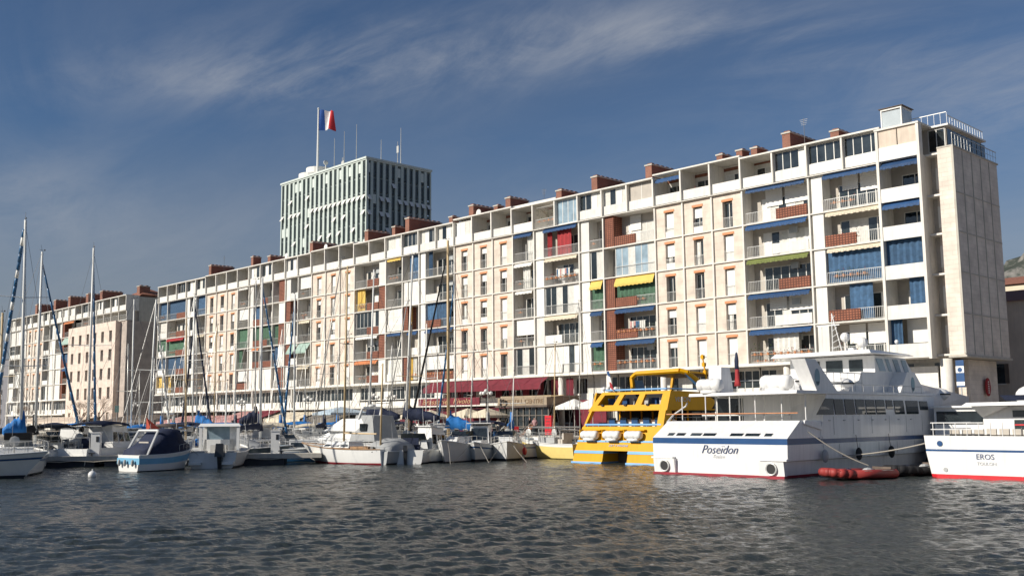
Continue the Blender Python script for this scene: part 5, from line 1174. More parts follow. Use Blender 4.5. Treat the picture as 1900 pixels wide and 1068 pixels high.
# ------------------------------------------------------------------ pontoon, pedestals, buoys
a = at(-60, 860, D=64.0); c = at(596, 860, D=66.5); d_ = (Vector((c.x, c.y, 0))-Vector((a.x, a.y, 0))); ln = d_.length; an = math.atan2(d_.y, d_.x)
P = empty('pontoon', (a.x, a.y, 0), 'long low grey floating pontoon running behind the nearest small boats', 'pontoon', an)
b = MB(); b.box(0, ln, 0, 2.2, .42, .70); b.build('walkway', M['conc'], P)
for k in range(int(ln/4)): b = MB(); b.box(k*4+.3, k*4+3.7, .15, 2.05, -.3, .415); b.build('float', M['antid'], P)
for k in range(10): b = MB(); b.tube((1.5+k*3, .15, .7), (1.5+k*3, .15, .86), .05, .05, 6); b.tube((1.3+k*3, .15, .88), (1.7+k*3, .15, .88), .03, .03, 5); b.build('cleat', M['iron'], P)
b = MB(); b.path([(x*.7, -.02, .45-.12*abs(math.sin(x))) for x in range(int(ln/.7))], .03, 4); b.build('edge_rope', M['rope'], P)
for x, D, lab in ((178, 65.5, 'white service pedestal on the pontoon beside the wheelhouse boat'), (511, 67.5, 'tall white service pedestal on the pontoon left of the white cruiser')):
    p = at(x, 830, D=D); P = empty('service_pedestal', (p.x, p.y, .7), lab, 'pedestal', an)
    b = MB(); b.box(-.28, .28, -.22, .22, 0, 1.45, 0); b.box(-.32, .32, -.26, .26, 1.452, 1.52, 0); b.build('cabinet', M['gel'], P); b = MB(); b.box(.05, .22, -.24, -.222, .9, 1.25); b.build('socket_panel', M['antid'], P)
for x, y, lab, r in ((171, 884, 'round white mooring buoy floating before the pontoon', .22),):
    p = at(x, y, z=0); b = MB(); b.ball((0, 0, .1), r, 14, 9, 0); b.tube((0, 0, .28), (0, 0, .4), .03, .03, 6); o = b.build('mooring_buoy', M['gel'], None, True); o.location = p; tag(o, lab, 'buoy')
# ------------------------------------------------------------------ white ferry in the foreground
OP = (-29.1, 42.1, 0)
P = empty('ferry', OP, 'large white passenger ferry with navy stripe, script name on the stern and wheelhouse', 'ferry')
XC = -29.1
def ph_section(Y):
    t = max(0, (Y-54.0)/1.0)
    rows = []
    def halfw(z, end, base): return base*(1-max(0, min(1, (Y-54)/(end-54)))**2.1) if Y > 54 else base
    fl = max(0, min(1, (Y-54)/14))
    zt = 2.66+(.55*min(1, max(0, (Y-56.8)/2.0)))
    pts = [(-.35, 63.5, 3.3), (.0, 63.8, 3.66), (.12, 64.0, 3.70), (.74, 65.0, 3.74), (.80, 65.0, 3.90), (1.54, 67.0, 3.93), (1.83, 67.6, 3.93), (zt, 69.5, 3.90)]
    return [(halfw(z, e, bs), z) for z, e, bs in pts]
stn = [42.12, 44, 46, 49, 52, 54, 55.5, 57, 58.5, 60, 61.5, 63, 64, 65, 66, 67, 68, 69.4]
b = MB(OP); rows = []
for Y in stn:
    s = ph_section(Y)
    def yy(z):
        if Y > 42.2: return Y
        return 42.12 if z <= 1.83 else 42.12+(z-1.83)*1.55 
    rows.append([(XC-w, yy(z), z) for w, z in reversed(s)]+[(XC+w, yy(z), z) for w, z in s])
rows[1] = [(x, 44.2, z) for x, y, z in rows[1]]
ms = [1, 1, 0, 0, 0, 2, 0]; b.loft(rows, list(reversed(ms))+[1]+ms)
st = rows[0]; n = len(st)//2      # transom as strips so that the stripe runs round it
for i in range(n-1):
    z = st[i+1][2]; b.add([st[i], st[i+1], st[2*n-2-i], st[2*n-1-i]], [(0, 1, 2, 3)], list(reversed(ms))[i])
h = b.build('hull', [M['gelw'], M['anti'], M['stripeb']], P)
b = MB(OP); b.loft([[(r[0][0]+.02, r[0][1], 1.75), (r[-1][0]-.02, r[0][1], 1.75)] for r in rows]); b.build('main_deck', M['deck'], P)
b = MB(OP)   # stern ledges, lower transom pod
b.box(-32.95, -31.6, 41.85, 42.118, .80, .88); b.box(-26.5, -25.05, 41.78, 42.118, .80, .90)
b.build('stern_ledge', M['gelw'], P)
b = MB(OP)
for a, c in ((-32.8, -31.5), (-26.6, -25.25)): b.hexa([(a, 41.95, -.2), (c, 41.95, -.2), (c, 42.118, -.2), (a, 42.118, -.2)], [(a, 41.83, .79), (c, 41.83, .79), (c, 42.118, .79), (a, 42.118, .79)])
b.box(-31.55, -26.65, 42.06, 42.118, -.2, .74)
b.build('stern_casing', M['gelw'], P)
b = MB(OP); b.box(-32.83, -25.22, 41.82, 42.117, -.3, .11); b.build('red_boot_top', M['anti'], P)
for x in (-32.1, -25.9):
    b = MB(OP); n = 20
    for i in range(n):
        a, c = 2*math.pi*i/n, 2*math.pi*(i+1)/n; b.tube((x+.27*math.cos(a), 41.83, .43+.27*math.sin(a)), (x+.27*math.cos(c), 41.83, .43+.27*math.sin(c)), .05, .05, 6, 0)
    b.tube((x, 41.86, .43), (x, 41.82, .43), .25, .25, 18, 1); b.build('exhaust_port', [M['rail'], M['rubber']], P)
def Xat(px, Y): return at(px, 800, Y=Y).x
for a, c in ((780, 820), (837, 893), (930, 1000), (1012, 1095), (1190, 1275), (1290, 1385), (1417, 1468)):
    x0, x1 = Xat(1020+a/3.561, 42.35), Xat(1020+c/3.561, 42.35); b = MB(OP)
    b.hexa([(x0, 42.25, 1.90), (x1, 42.25, 1.90), (x1, 42.45, 1.90), (x0, 42.45, 1.90)], [(x0+.05, 42.40, 2.07), (x1, 42.40, 2.07), (x1, 42.6, 2.07), (x0+.05, 42.6, 2.07)]); b.build('stern_window', M['glass'], P)
text('Poseïdon', .60, M['navyt'], P, (-28.95-OP[0], 42.085-OP[1], 1.27), (R(90), 0, 0), .45, 'name_lettering', .008, sx=.95)
text('Toulon', .24, M['greyt'], P, (-29.0-OP[0], 42.085-OP[1], .94), (R(90), 0, 0), .45, 'port_lettering', .006)
# cabin with side windows
b = MB(OP)
b.hexa([(-32.95, 47.9, 1.76), (-25.16, 45.1, 1.76), (-25.16, 58.2, 1.76), (-32.95, 58.2, 1.76)], [(-32.95, 47.9, 3.94), (-25.16, 45.9, 3.94), (-25.16, 58.2, 3.94), (-32.95, 58.2, 3.94)])
b.hexa([(-32.9, 58.2, 2.0), (-25.2, 58.2, 2.0), (-26.6, 63, 2.0), (-31.5, 63, 2.0)], [(-32.8, 58.2, 3.95), (-25.3, 58.2, 3.95), (-26.9, 63, 3.3), (-31.2, 63, 3.3)])
CB = b.build('cabin', M['gelw'], P)
def Yat(px, X): return at(px, 760, X=X).y
for a, c, zb, zt, sk in ((290, 378, 2.93, 3.72, .45), (385, 450, 2.93, 3.70, -.15), (455, 522, 2.93, 3.70, -.15), (527, 590, 2.93, 3.70, -.15), (594, 656, 2.93, 3.69, -.15), (660, 722, 2.93, 3.69, -.15), (726, 772, 3.2, 3.68, -.1), (782, 848, 2.93, 3.67, -.15), (858, 940, 2.93, 3.66, -.1), (948, 1003, 3.15, 3.64, -.1)):
    y0, y1 = Yat(1440+a/3.561, -25.14), Yat(1440+c/3.561, -25.14); b = MB(OP)
    b.hexa([(-25.158, y0-(sk if sk > 0 else 0)+.1, zb), (-25.12, y0-(sk if sk > 0 else 0)+.1, zb), (-25.12, y1+.02, zb), (-25.158, y1+.02, zb)], [(-25.158, y0+(sk if sk > 0 else sk)+.1, zt), (-25.12, y0+(sk if sk > 0 else sk)+.1, zt), (-25.12, y1+(sk if sk < 0 else -.0)+.02, zt), (-25.158, y1+(sk if sk < 0 else 0)+.02, zt)])
    b.build('side_window', M['glass'], CB)
b = MB(OP)   # aft cabin wall with glazing, white posts
door_glazing(P, OP, -32.6, -26.9, 2.0, 3.93, 47.4, 'dark', 'aft_glazing')
for x in (-32.7, -31.2, -29.7, -28.2, -26.7, -25.4): b.tube((x, 44.3, 2.6), (x, 44.3, 3.95), .035, .035, 6)
for x in (-31.9, -30.4, -28.9, -27.4): b.box(x-.03, x+.03, 46.2, 46.26, 1.8, 3.95)
b.box(-32.8, -26.2, 46.2, 46.26, 2.92, 2.98)
b.build('deck_posts', M['gelw'], P)
b = MB(OP); b.tube((-33.3, 43.7, 3.02), (-25.6, 43.9, 3.02), .03, .03, 6); b.build('aft_rail', M['terra'], P)
b = MB(OP); b.path([(-33.2, 43.6, 2.6), (-33.35, 44.4, 3.0), (-32.9, 44.9, 3.45), (-32.6, 44.6, 3.6)], .05, 6)
b.hexa([(-25.2, 43.6, 2.5), (-25.1, 43.6, 2.5), (-25.1, 45.2, 2.2), (-25.2, 45.2, 2.2)], [(-25.2, 43.7, 2.68), (-25.1, 43.7, 2.68), (-25.1, 45.2, 2.5), (-25.2, 45.2, 2.5)]); b.build('bulwark_brace', M['gelw'], P)
b = MB(OP); b.hexa([(-32.7, 44.9, 3.95), (-25.1, 43.0, 3.95), (-25.1, 58.3, 3.95), (-33.0, 58.3, 3.95)], [(-32.7, 44.95, 4.10), (-25.1, 43.05, 4.10), (-25.1, 58.3, 4.08), (-33.0, 58.3, 4.08)])
b.build('upper_deck', M['gelw'], P)
# foredeck superstructure running down to the bow
b = MB(OP); b.hexa([(-32.3, 57.2, 3.2), (-25.16, 57.2, 3.2), (-27.5, 69.0, 3.25), (-30.7, 69.0, 3.25)], [(-32.0, 56.8, 4.62), (-25.3, 56.8, 4.62), (-27.5, 69.2, 4.05), (-30.7, 69.2, 4.05)]); b.build('foredeck_house', M['gelw'], P)
b = MB(OP); b.prism([(48.6, 4.08), (51.0, 4.75), (51.3, 5.2), (52.9, 5.22), (52.9, 6.15), (56.6, 6.1), (58.3, 4.6), (58.3, 4.08)], 'x', -31.2, -26.0); WH = b.build('wheelhouse', M['gelw'], P)
for k, (a, c) in enumerate(((684, 742), (745, 782), (795, 842), (850, 905))):
    y0, y1 = Yat(1440+a/3.561, -25.96), Yat(1440+c/3.561, -25.96); y1 = min(y1, 57.0 if k == 3 else 60); b = MB(OP)
    b.hexa([(-25.999, y0+.35, 5.30), (-25.96, y0+.35, 5.30), (-25.96, y1, 5.30), (-25.999, y1, 5.30)], [(-25.999, y0-.1, 5.98), (-25.96, y0-.1, 5.98), (-25.96, y1-.4, 5.98), (-25.999, y1-.4, 5.98)]); b.build('window', M['bglass'], WH)
for x0, x1 in ((-28.9, -27.9), (-27.5, -26.7), (-30.8, -29.3)): b = MB(OP); b.box(x0, x1, 52.86, 52.899, 5.3, 5.95); b.build('window', M['glass'], WH)
b = MB(OP); b.hexa([(-31.9, 51.9, 6.20), (-25.5, 51.5, 6.20), (-25.6, 57.0, 6.2), (-31.6, 57.0, 6.2)], [(-31.7, 52.1, 6.42), (-25.7, 51.7, 6.42), (-25.9, 56.9, 6.34), (-31.3, 56.9, 6.34)]); b.build('wheelhouse_roof', M['gelw'], P)
# funnel fins with round emblem, aft pair and forward pair
def fin(y0, y1, y2, y3, zb, zt, x0, x1, emb=None):
    b = MB(OP); b.prism([(y0, zb), (y1, zb), (y2, zt), (y3, zt)], 'x', x0, x1); f = b.build('funnel_fin', M['gelw'], P)
    if emb:
        y, z, r = emb; b = MB(OP); b.prism([(y+r*.55*math.cos(t*.35), z+r*math.sin(t*.35)) for t in range(18)], 'x', x1+.001, x1+.02, 0); b.prism([(y+r*.42*math.cos(-.3-t*.28), z-.12+r*.62*math.sin(-.3-t*.28)) for t in range(10)], 'x', x1+.021, x1+.03, 1); b.build('emblem', [M['frost'], M['logod']], f)
fin(45.0, 47.0, 45.0, 44.0, 4.1, 5.62, -25.9, -25.15, (45.1, 4.75, .42)); fin(45.6, 46.8, 46.5, 45.7, 4.1, 5.5, -31.9, -31.1)
fin(54.1, 57.3, 56.0, 55.1, 4.1, 5.25, -26.3, -25.2, (55.7, 4.58, .4)); fin(54.1, 57.3, 56.0, 55.1, 4.1, 5.25, -32.9, -31.9)
def canister(P_, off, x, y, z, r=.34, Lc=1.3, axis='x', name='life_raft'):
    b = MB(off); n = 12; rows = []
    prof = [(0, .55), (.04, .85), (.12, 1), (.28, 1), (.30, .93), (.33, .93), (.35, 1), (.64, 1), (.66, .93), (.69, .93), (.71, 1), (.88, 1), (.96, .85), (1, .55)]
    for u, k in prof:
        rows.append([((x-Lc/2+Lc*u, y+r*k*math.cos(a*math.pi*2/n), z+r*k*math.sin(a*math.pi*2/n)) if axis == 'x' else (x+r*k*math.cos(a*math.pi*2/n), y-Lc/2+Lc*u, z+r*k*math.sin(a*math.pi*2/n))) for a in range(n)])
    b.loft(rows, close=True, cap=True); b.box(x-Lc*.3, x+Lc*.3, y-r*.7, y+r*.7, z-r-.1, z-r*.8) if axis == 'x' else None
    return b.build(name, M['gelw'], P_, True)
canister(P, OP, -31.2, 44.75, 4.52, .34, 1.5); canister(P, OP, -27.3, 44.9, 4.56, .38, 1.7)
def orb(x, y, z, r=.55):
    b = MB(OP); b.ball((x, y, z), r, 14, 8, 0, (1, 1, .55)); b.tube((x, y, z-.04), (x, y, z+.04), r*1.06, r*1.06, 18, 1); b.tube((x, y, z-.45), (x, y, z-.2), .3, .4, 10, 0); b.build('life_float', [M['gelw'], M['rubber']], P, True)
orb(-26.4, 46.2, 4.62, .5); orb(-26.2, 49.6, 4.55, .55); orb(-26.5, 61.8, 4.1, .75); orb(-31.9, 45.5, 4.4, .36)
b = MB(OP)
for k in range(12): x = -31.9+k*.5; b.tube((x, 47.6, 4.1), (x, 47.6, 4.8), .02, .02, 4)
b.tube((-31.9, 47.6, 4.8), (-26.3, 47.6, 4.8), .025, .025, 4); b.tube((-26.0, 46.6, 5.1), (-26.0, 51.4, 5.1), .025, .025, 4); b.tube((-26.0, 46.6, 4.6), (-26.0, 51.4, 4.6), .02, .02, 4)
for k in range(7): b.tube((-26.0, 46.8+k*.75, 4.1), (-26.0, 46.8+k*.75, 5.1), .02, .02, 4)
b.build('upper_rail', M['rail'], P)
b = MB(OP)   # masts, aerials, domes on the wheelhouse roof
xm, ym = -27.9, 52.4
for dx in (-.28, .28): b.tube((xm+dx, ym, 6.4), (xm-.25, ym, 8.6), .03, .025, 5)
for k in range(6): z = 6.6+k*.33; b.tube((xm-.26, ym, z), (xm+.22-k*.06, ym, z+.2), .018, .018, 4)
b.box(xm-1.2, xm+.2, ym-.03, ym+.03, 7.9, 7.96); b.ball((xm+.5, ym, 7.2), .27, 10, 6); b.tube((xm+.5, ym, 6.4), (xm+.5, ym, 7.0), .05, .05, 5); b.ball((-26.7, 53.0, 6.9), .3, 12, 8); b.tube((-26.7, 53.0, 6.4), (-26.7, 53, 6.7), .1, .1, 6)
b.ball((-25.9, 55.5, 7.0), .12, 8, 6); b.tube((-25.9, 55.5, 6.4), (-25.9, 55.5, 7.0), .02, .02, 4); b.box(-27.4, -27.0, 52.5, 52.9, 6.42, 6.6); b.tube((-28.9, 52.6, 6.4), (-28.9, 52.6, 8.0), .015, .01, 4)
b.build('aerial_mast', M['gelw'], P)
pm = at(1368, 721, Y=43.9); f = empty('stern_flag', (pm.x, pm.y, 4.1), 'dark furled flag on a short staff at the after end of the white ferry', 'flag')
b = MB(); b.tube((0, 0, 0), (.02, 0, 2.1), .03, .02, 6); b.build('staff', M['mastw'], f)
b = MB(); rr = []
for i in range(9):
    t = i/8; r = .06+.13*t*(1.2-t*.5); rr.append([(.02+r*math.cos(a*.9)*(1+.3*math.sin(a*3+i)), r*.6*math.sin(a*.9), 2.0-1.7*t) for a in range(7)])
b.loft(rr[:5], close=True, cap=True); b.build('cloth', M['cnavy'], f, True)
b = MB(); b.loft(rr[4:], close=True, cap=True); b.build('cloth_end', M['red'], f, True)
b = MB(OP)      # plating seams, scuppers and fittings of the shaded side
for k in range(5): b.box(-25.175, -25.163, 47+k*2.1, 47.02+k*2.1, .85, 1.5)
for k in range(6): b.box(-25.158, -25.148, 46.5+k*2.0, 46.52+k*2.0, 1.95, 2.85)
for k in range(7): b.box(-25.16, -25.11, 46+k*1.5, 46.16+k*1.5, 2.62, 2.67)
b.build('plating_seam', M['gelg'], P)
for k, y in enumerate((45.2, 48.6, 52.2)): b = MB(OP); b.ball((-24.98, y, .95), .17, 9, 7, 0, (1, 1, 1.9)); b.tube((-25.02, y, 1.2), (-25.1, y, 1.9), .015, .015, 4); b.build('fender', M['rubber' if k else 'gelg'], P)
b = MB(OP)
for k in range(10): b.tube((-25.2, 46.4+k*1.15, 4.1), (-25.2, 46.4+k*1.15, 4.45), .018, .018, 4)
b.tube((-25.2, 46.4, 4.45), (-25.2, 56.8, 4.45), .02, .02, 5); b.build('side_rail', M['rail'], P)
# ------------------------------------------------------------------ yellow catamaran
OC = (-41.4, 48.8, 0)
P = empty('ferry', OC, 'yellow catamaran ferry with light blue bands and three white life rafts', 'ferry')
def rk(z): return 48.8+.36*max(0, z)
def slab(b, xl0, xl1, z0, z1, yend, m=0, tum=.14, pr=0):   # raked stern block; sides lean in with height
    li = tum*max(0, z0); lj = tum*max(0, z1)
    L0 = xl0+li if xl0 < -44 else xl0; L1 = xl0+lj if xl0 < -44 else xl0
    R0 = xl1-li*.4 if xl1 > -38.2 else xl1; R1 = xl1-lj*.4 if xl1 > -38.2 else xl1
    b.hexa([(L0-pr, rk(z0)-pr, z0), (R0+pr, rk(z0)-pr, z0), (R0+pr, yend, z0), (L0-pr, yend, z0)], [(L1-pr, rk(z1)-pr, z1), (R1+pr, rk(z1)-pr, z1), (R1+pr, yend, z1), (L1-pr, yend, z1)], m)
XL, XR = -45.0, -37.95
b = MB(OC); slab(b, XL, -42.45, -.35, .80, 66); slab(b, -40.45, XR, -.35, .80, 66); slab(b, XL, XR, .80, 2.30, 64); b.build('hull', M['ygel'], P)
b = MB(OC); slab(b, XL, -42.45, -.02, .10, 65.5, pr=.015); slab(b, -40.45, XR, -.02, .10, 65.5, pr=.015); slab(b, XL, -42.45, .62, .79, 65.5, pr=.015); slab(b, -40.45, XR, .62, .79, 65.5, pr=.015); slab(b, XL, XR, 1.33, 1.44, 63.5, pr=.03); b.build('blue_bands', M['lblue'], P)
b = MB(OC); b.box(-42.44, -40.46, 50.5, 50.6, -.3, .795); b.build('tunnel', M['shade'], P)
for x0, x1 in ((1082, 1112), (1123, 1153), (1163, 1193)):
    xa, xc = Xat(x0, 49.3), Xat(x1, 49.3); canister(P, OC, (xa+xc)/2, 49.15, 1.78, .27, xc-xa)
    b = MB(OC); b.box(xa-.1, xc+.1, 49.3, 49.55, 2.05, 2.12); b.box(xa-.05, xa, 49.0, 49.5, 1.5, 2.12); b.build('raft_cradle', M['ygel'], P)
b = MB(OC); rl = 2.42; b.tube((-44.5, rk(rl)+.05, rl), (-38.3, rk(rl)+.05, rl), .07, .07, 6); b.tube((-43.2, 50.3, 4.62), (-38.3, 50.3, 4.62), .055, .055, 6); b.tube((-38.3, 50.3, 4.62), (-38.2, 55, 4.62), .045, .045, 6)
for k in range(7): x = -44.3+k*.98; b.tube((x, rk(2.3)+.05, 2.3), (x, rk(2.3)+.05, 2.42), .03, .03, 5)
b.build('blue_rail', M['lblue'], P)
b = MB(OC); b.box(-44.3, -38.6, 53.0, 62.0, 2.3, 3.28); SAL = b.build('saloon', M['cblack'], P)
b = MB(OC)
for k in range(7): x = -44.25+k*.93; q_ = MB(OC); q_.box(x-.04, x+.04, 52.9, 52.98, 2.3, 3.28); q_.build('window_mullion', M['ygel'], SAL)
for k in range(8): b.box(-38.58, -38.52, 53.2+k*1.05, 54.1+k*1.05, 2.45, 3.2)
b.build('window', M['glass'], SAL)
b = MB(OC); b.box(-43.9, -38.8, 51.2, 51.9, 2.3, 2.7, 0); b.box(-43.5, -39.5, 52.1, 52.7, 2.3, 2.75, 0)
for k in range(5): b.box(-43.6+k*.95, -43.1+k*.95, 51.0, 51.15, 2.3, 2.85, 1)
b.build('deck_benches', [M['gel'], M['stripeb']], P)
b = MB(OC)
b.hexa([(-44.6, rk(2.3), 2.3), (-44.45, rk(2.3), 2.3), (-44.45, rk(2.3)+.3, 2.3), (-44.6, rk(2.3)+.3, 2.3)], [(-44.35, rk(3.3), 3.3), (-44.15, rk(3.3), 3.3), (-44.15, rk(3.3)+.3, 3.3), (-44.35, rk(3.3)+.3, 3.3)])
b.hexa([(-38.6, rk(2.3), 2.3), (-38.1, rk(2.3), 2.3), (-38.1, rk(2.3)+.9, 2.3), (-38.6, rk(2.3)+.9, 2.3)], [(-38.65, rk(3.3), 3.3), (-38.15, rk(3.3), 3.3), (-38.15, rk(3.3)+.6, 3.3), (-38.65, rk(3.3)+.6, 3.3)])
b.build('corner_post', M['ygel'], P)
# upper band with three real openings on the stern
b = MB(OC)
def bandx(z): return (-44.5+(z-3.3)*.75, -38.05)
def bp(u, z, dy=0): x0, x1 = bandx(z); return (x0+(x1-x0)*u, rk(z)+dy, z)
slots_ = [(0, .07), (.29, .36), (.58, .66), (.90, 1.0)]
def bq(u0, u1, z0, z1, s0=0, s1=0): b.hexa([bp(u0, z0), bp(u1, z0), bp(u1, z0, .2), bp(u0, z0, .2)], [bp(u0+s0, z1), bp(u1+s1, z1), bp(u1+s1, z1, .2), bp(u0+s0, z1, .2)])
bq(0, 1, 3.3, 3.66); bq(0, 1, 4.32, 4.50)
for i, (u0, u1) in enumerate(slots_): bq(u0, u1, 3.66, 4.32)
x = -38.05
b.prism([(rk(3.3)+.2, 3.3), (54.6, 3.3), (55.2, 3.85), (54.9, 4.0), (53.9, 4.42), (rk(4.5)+.2, 4.50)], 'x', x-.15, x); b.prism([(rk(3.3)+.2, 3.3), (60, 3.3), (60, 4.1), (rk(4.5)+.2, 4.50)], 'x', -44.4, -44.25)
b.box(-44.2, -38.2, rk(3.3)+.21, 62, 3.29, 3.38)
b.build('upper_band', M['ygel'], P)
b = MB(OC); b.box(-44.1, -38.3, 52.3, 60, 3.385, 4.4); b.build('upper_dark_block', M['cblack'], P)  # black block added so the stern openings look dark, like a shaded interior
b = MB(OC); b.box(-44.15, -38.25, rk(3.3)+.25, 52.29, 3.382, 3.40); b.build('upper_floor', M['shade'], P)  # dark sheet over the yellow deck; interior shade put into its colour
b = MB(OC)
for k in range(9): x = -43.6+k*.6; b.box(x, x+.38, 51.0, 51.5, 3.41, 4.1, k % 2)
b.build('upper_seats', [M['stripeb'], M['rail']], P)
b = MB(OC)    # tapered arch and canopy with a yellow rim
A0 = [(-42.3, 52.0, 4.45), (-42.4, 52.0, 5.45), (-42.0, 52.0, 5.72), (-38.5, 52.0, 5.78), (-38.1, 52.3, 5.65), (-37.9, 53.9, 4.75)]
for a_, c_ in zip(A0, A0[1:]): b.tube(a_, c_, .16, .16, 6)
b.hexa([(-42.2, 52.0, 5.66), (-38.3, 52.0, 5.70), (-38.4, 56.5, 5.55), (-42.1, 56.5, 5.5)], [(-42.1, 52.1, 5.76), (-38.4, 52.1, 5.80), (-38.5, 56.4, 5.65), (-42.0, 56.4, 5.6)])
b.tube((-42.3, 56.0, 4.3), (-42.2, 56.2, 5.5), .13, .13, 6); b.hexa([(-38.2, 53.9, 4.4), (-37.95, 53.9, 4.4), (-38.0, 56.8, 4.4), (-38.3, 56.8, 4.4)], [(-38.3, 53.7, 4.8), (-37.95, 53.7, 4.8), (-38.0, 56.4, 5.6), (-38.4, 56.4, 5.6)]); b.build('arch', M['ygel'], P)
b = MB(OC); b.hexa([(-38.12, 53.2, 4.8), (-38.0, 53.2, 4.8), (-38.0, 53.9, 4.8), (-38.12, 53.9, 4.8)], [(-38.3, 52.1, 5.6), (-38.14, 52.1, 5.6), (-38.14, 52.8, 5.6), (-38.3, 52.8, 5.6)]); b.hexa([(-42.3, 52.3, 4.5), (-42.2, 52.3, 4.5), (-42.2, 53.2, 4.5), (-42.3, 53.2, 4.5)], [(-42.3, 52.2, 5.3), (-42.2, 52.2, 5.3), (-42.2, 52.9, 5.3), (-42.3, 52.9, 5.3)]); b.build('arch_panel', M['lblue'], P)
b = MB(OC); b.path([(-38.3, 54.6, 4.9), (-38.0, 54.7, 5.2), (-37.2, 54.9, 5.3)], .09, 6); b.tube((-38.2, 54.6, 4.6), (-38.6, 54.6, 6.9), .07, .05, 6)
for k in range(3): b.box(-38.5-k*.08, -38.3-k*.08, 54.5, 54.7, 5.6+k*.5, 5.85+k*.5)
b.build('signal_mast', M['ygel'], P)
b = MB(OC)
for k in range(9): b.tube((-38.05, 50.6+k*1.2, 2.3), (-38.05, 50.6+k*1.2, 2.85), .02, .02, 4)
for z in (2.6, 2.85): b.tube((-38.05, 50.6, z), (-38.05, 60.2, z), .022, .022, 5)
b.build('side_rail', M['rail'], P)
b = MB(OC)
for x in (-43.3, -41.4, -39.6): b.box(x-.1, x+.1, rk(3.7)-.12, rk(3.7)+.02, 3.6, 3.72)
b.build('deck_light', M['rubber'], P)
text('CAT V IMAGINE', .2, M['lblue'], P, (-41.3-OC[0], rk(1.1)-.04-OC[1], 1.12), (R(70), 0, 0), .2, 'name_lettering', .004, sx=1.1)
text('VISION', .42, M['greyt'], P, (-38.035-OC[0], 51.6-OC[1], 3.95), (R(90), 0, R(90)), .1, 'side_lettering', .004, sx=1.2)
f = empty('stern_flag', (-42.45, 50.25, 4.5), 'small tricolour flag drooping at the left of the yellow catamaran upper rail', 'flag')
b = MB(); b.tube((0, 0, 0), (-.55, -.1, 1.35), .02, .02, 5); b.build('staff', M['mastw'], f)
b = MB()
for k, mt in enumerate((0, 1, 2)): b.hexa([(-.50+.12*k, -.1, 1.15-.42*k), (-.22+.12*k, -.12, .95-.42*k), (-.20+.12*k, -.09, .95-.42*k), (-.48+.12*k, -.07, 1.15-.42*k)], [(-.50+.1*k, -.1, 1.35-.35*k), (-.35+.1*k, -.12, 1.35-.35*k), (-.33+.1*k, -.09, 1.35-.35*k), (-.48+.1*k, -.07, 1.35-.35*k)], mt)
b.build('cloth', [M['stripeb'], M['shutter'], M['red']], f)
# ------------------------------------------------------------------ second white ferry at the right edge
OE = (-16.5, 47.0, 0)
P = empty('ferry', OE, 'small white ferry at the right edge with red boot top and block letters', 'ferry')
b = MB(OE); rows = []; XE0, XE1 = -21.0, -12.6; xc = (XE0+XE1)/2
zl = [(-.3, .90, 0), (.0, .94, 0), (.17, .95, 0), (1.20, 1.0, 0), (1.30, 1.0, 0), (1.92, 1.015, 0)]
for Y in (47.0, 47.12, 47.5, 49, 52, 56, 59, 61, 62.5):
    k = 1 if Y > 47.4 else .90+(.07 if Y > 47.05 else 0)
    if Y > 56: k = 1-((Y-56)/7.2)**1.8
    rows.append([(xc-(xc-XE0)*k*kk, Y, z+(.12 if Y > 57 and z > 1.8 else 0)) for z, kk, _ in reversed(zl)]+[(xc+(XE1-xc)*k*kk, Y, z+(.12 if Y > 57 and z > 1.8 else 0)) for z, kk, _ in zl])
mE = [1, 1, 0, 2, 0]; b.loft(rows, list(reversed(mE))+[1]+mE)
st = rows[0]; n = len(st)//2
for i in range(n-1): b.add([st[i], st[i+1], st[2*n-2-i], st[2*n-1-i]], [(0, 1, 2, 3)], list(reversed(mE))[i])
b.build('hull', [M['gelw'], M['redm'], M['stripeb']], P)
b = MB(OE); b.loft([[(r[0][0]+.02, r[0][1]+.02, 1.7), (r[-1][0]-.02, r[0][1]+.02, 1.7)] for r in rows]); b.build('deck', M['deck'], P)
text('EROS', .34, M['navyt'], P, (-18.15-OE[0], 46.985-OE[1], .98), (R(90), 0, 0), 0, 'name_lettering', .008)
text('TOULON', .20, M['greyt'], P, (-18.1-OE[0], 46.985-OE[1], .68), (R(90), 0, 0), 0, 'port_lettering', .006)
for x, z, r, mt in ((-20.15, 1.56, .13, 'stripeb'), (-19.95, .38, .10, 'gelg')):
    b = MB(OE); b.tube((x, 47.05, z), (x, 46.97, z), r, r, 16); b.build('porthole', M[mt], P)
b = MB(OE)
for k in range(16): x = -20.6+k*.52; b.tube((x, 47.4, 1.9), (x, 47.4, 2.5), .02, .02, 5)
for z in (2.2, 2.5): b.tube((-20.7, 47.4, z), (-18.3, 47.4, z), .025, .025, 5); b.tube((-20.7, 47.4, z), (-20.7, 52, z), .025, .025, 5)
b.build('rail', M['gelw'], P)
b = MB(OE)
for k in range(13): x = -20.0+k*.56; b.box(x, x+.42, 47.8, 47.9, 1.75, 2.22); b.box(x, x+.42, 47.8, 48.2, 1.75, 1.95)
b.build('stern_seats', M['inner'], P)
b = MB(OE); b.box(-18.9, -13.4, 49.0, 49.1, 1.75, 3.26); b.box(-18.9, -18.8, 49.1, 56, 1.75, 3.26); b.box(-13.5, -13.4, 49.1, 56, 1.75, 3.26); b.box(-18.79, -13.51, 55.9, 56, 1.75, 3.26); CB = b.build('cabin', M['gelw'], P)
b = MB(OE); b.box(-17.55, -14.3, 48.95, 48.998, 2.75, 3.05); b.box(-17.5, -14.3, 48.955, 48.997, 2.2, 2.62); b.build('window', M['glass'], CB)
b = MB(OE); b.box(-17.5, -14.3, 48.90, 48.945, 2.36, 2.42); b.build('red_rail', M['redm'], CB)
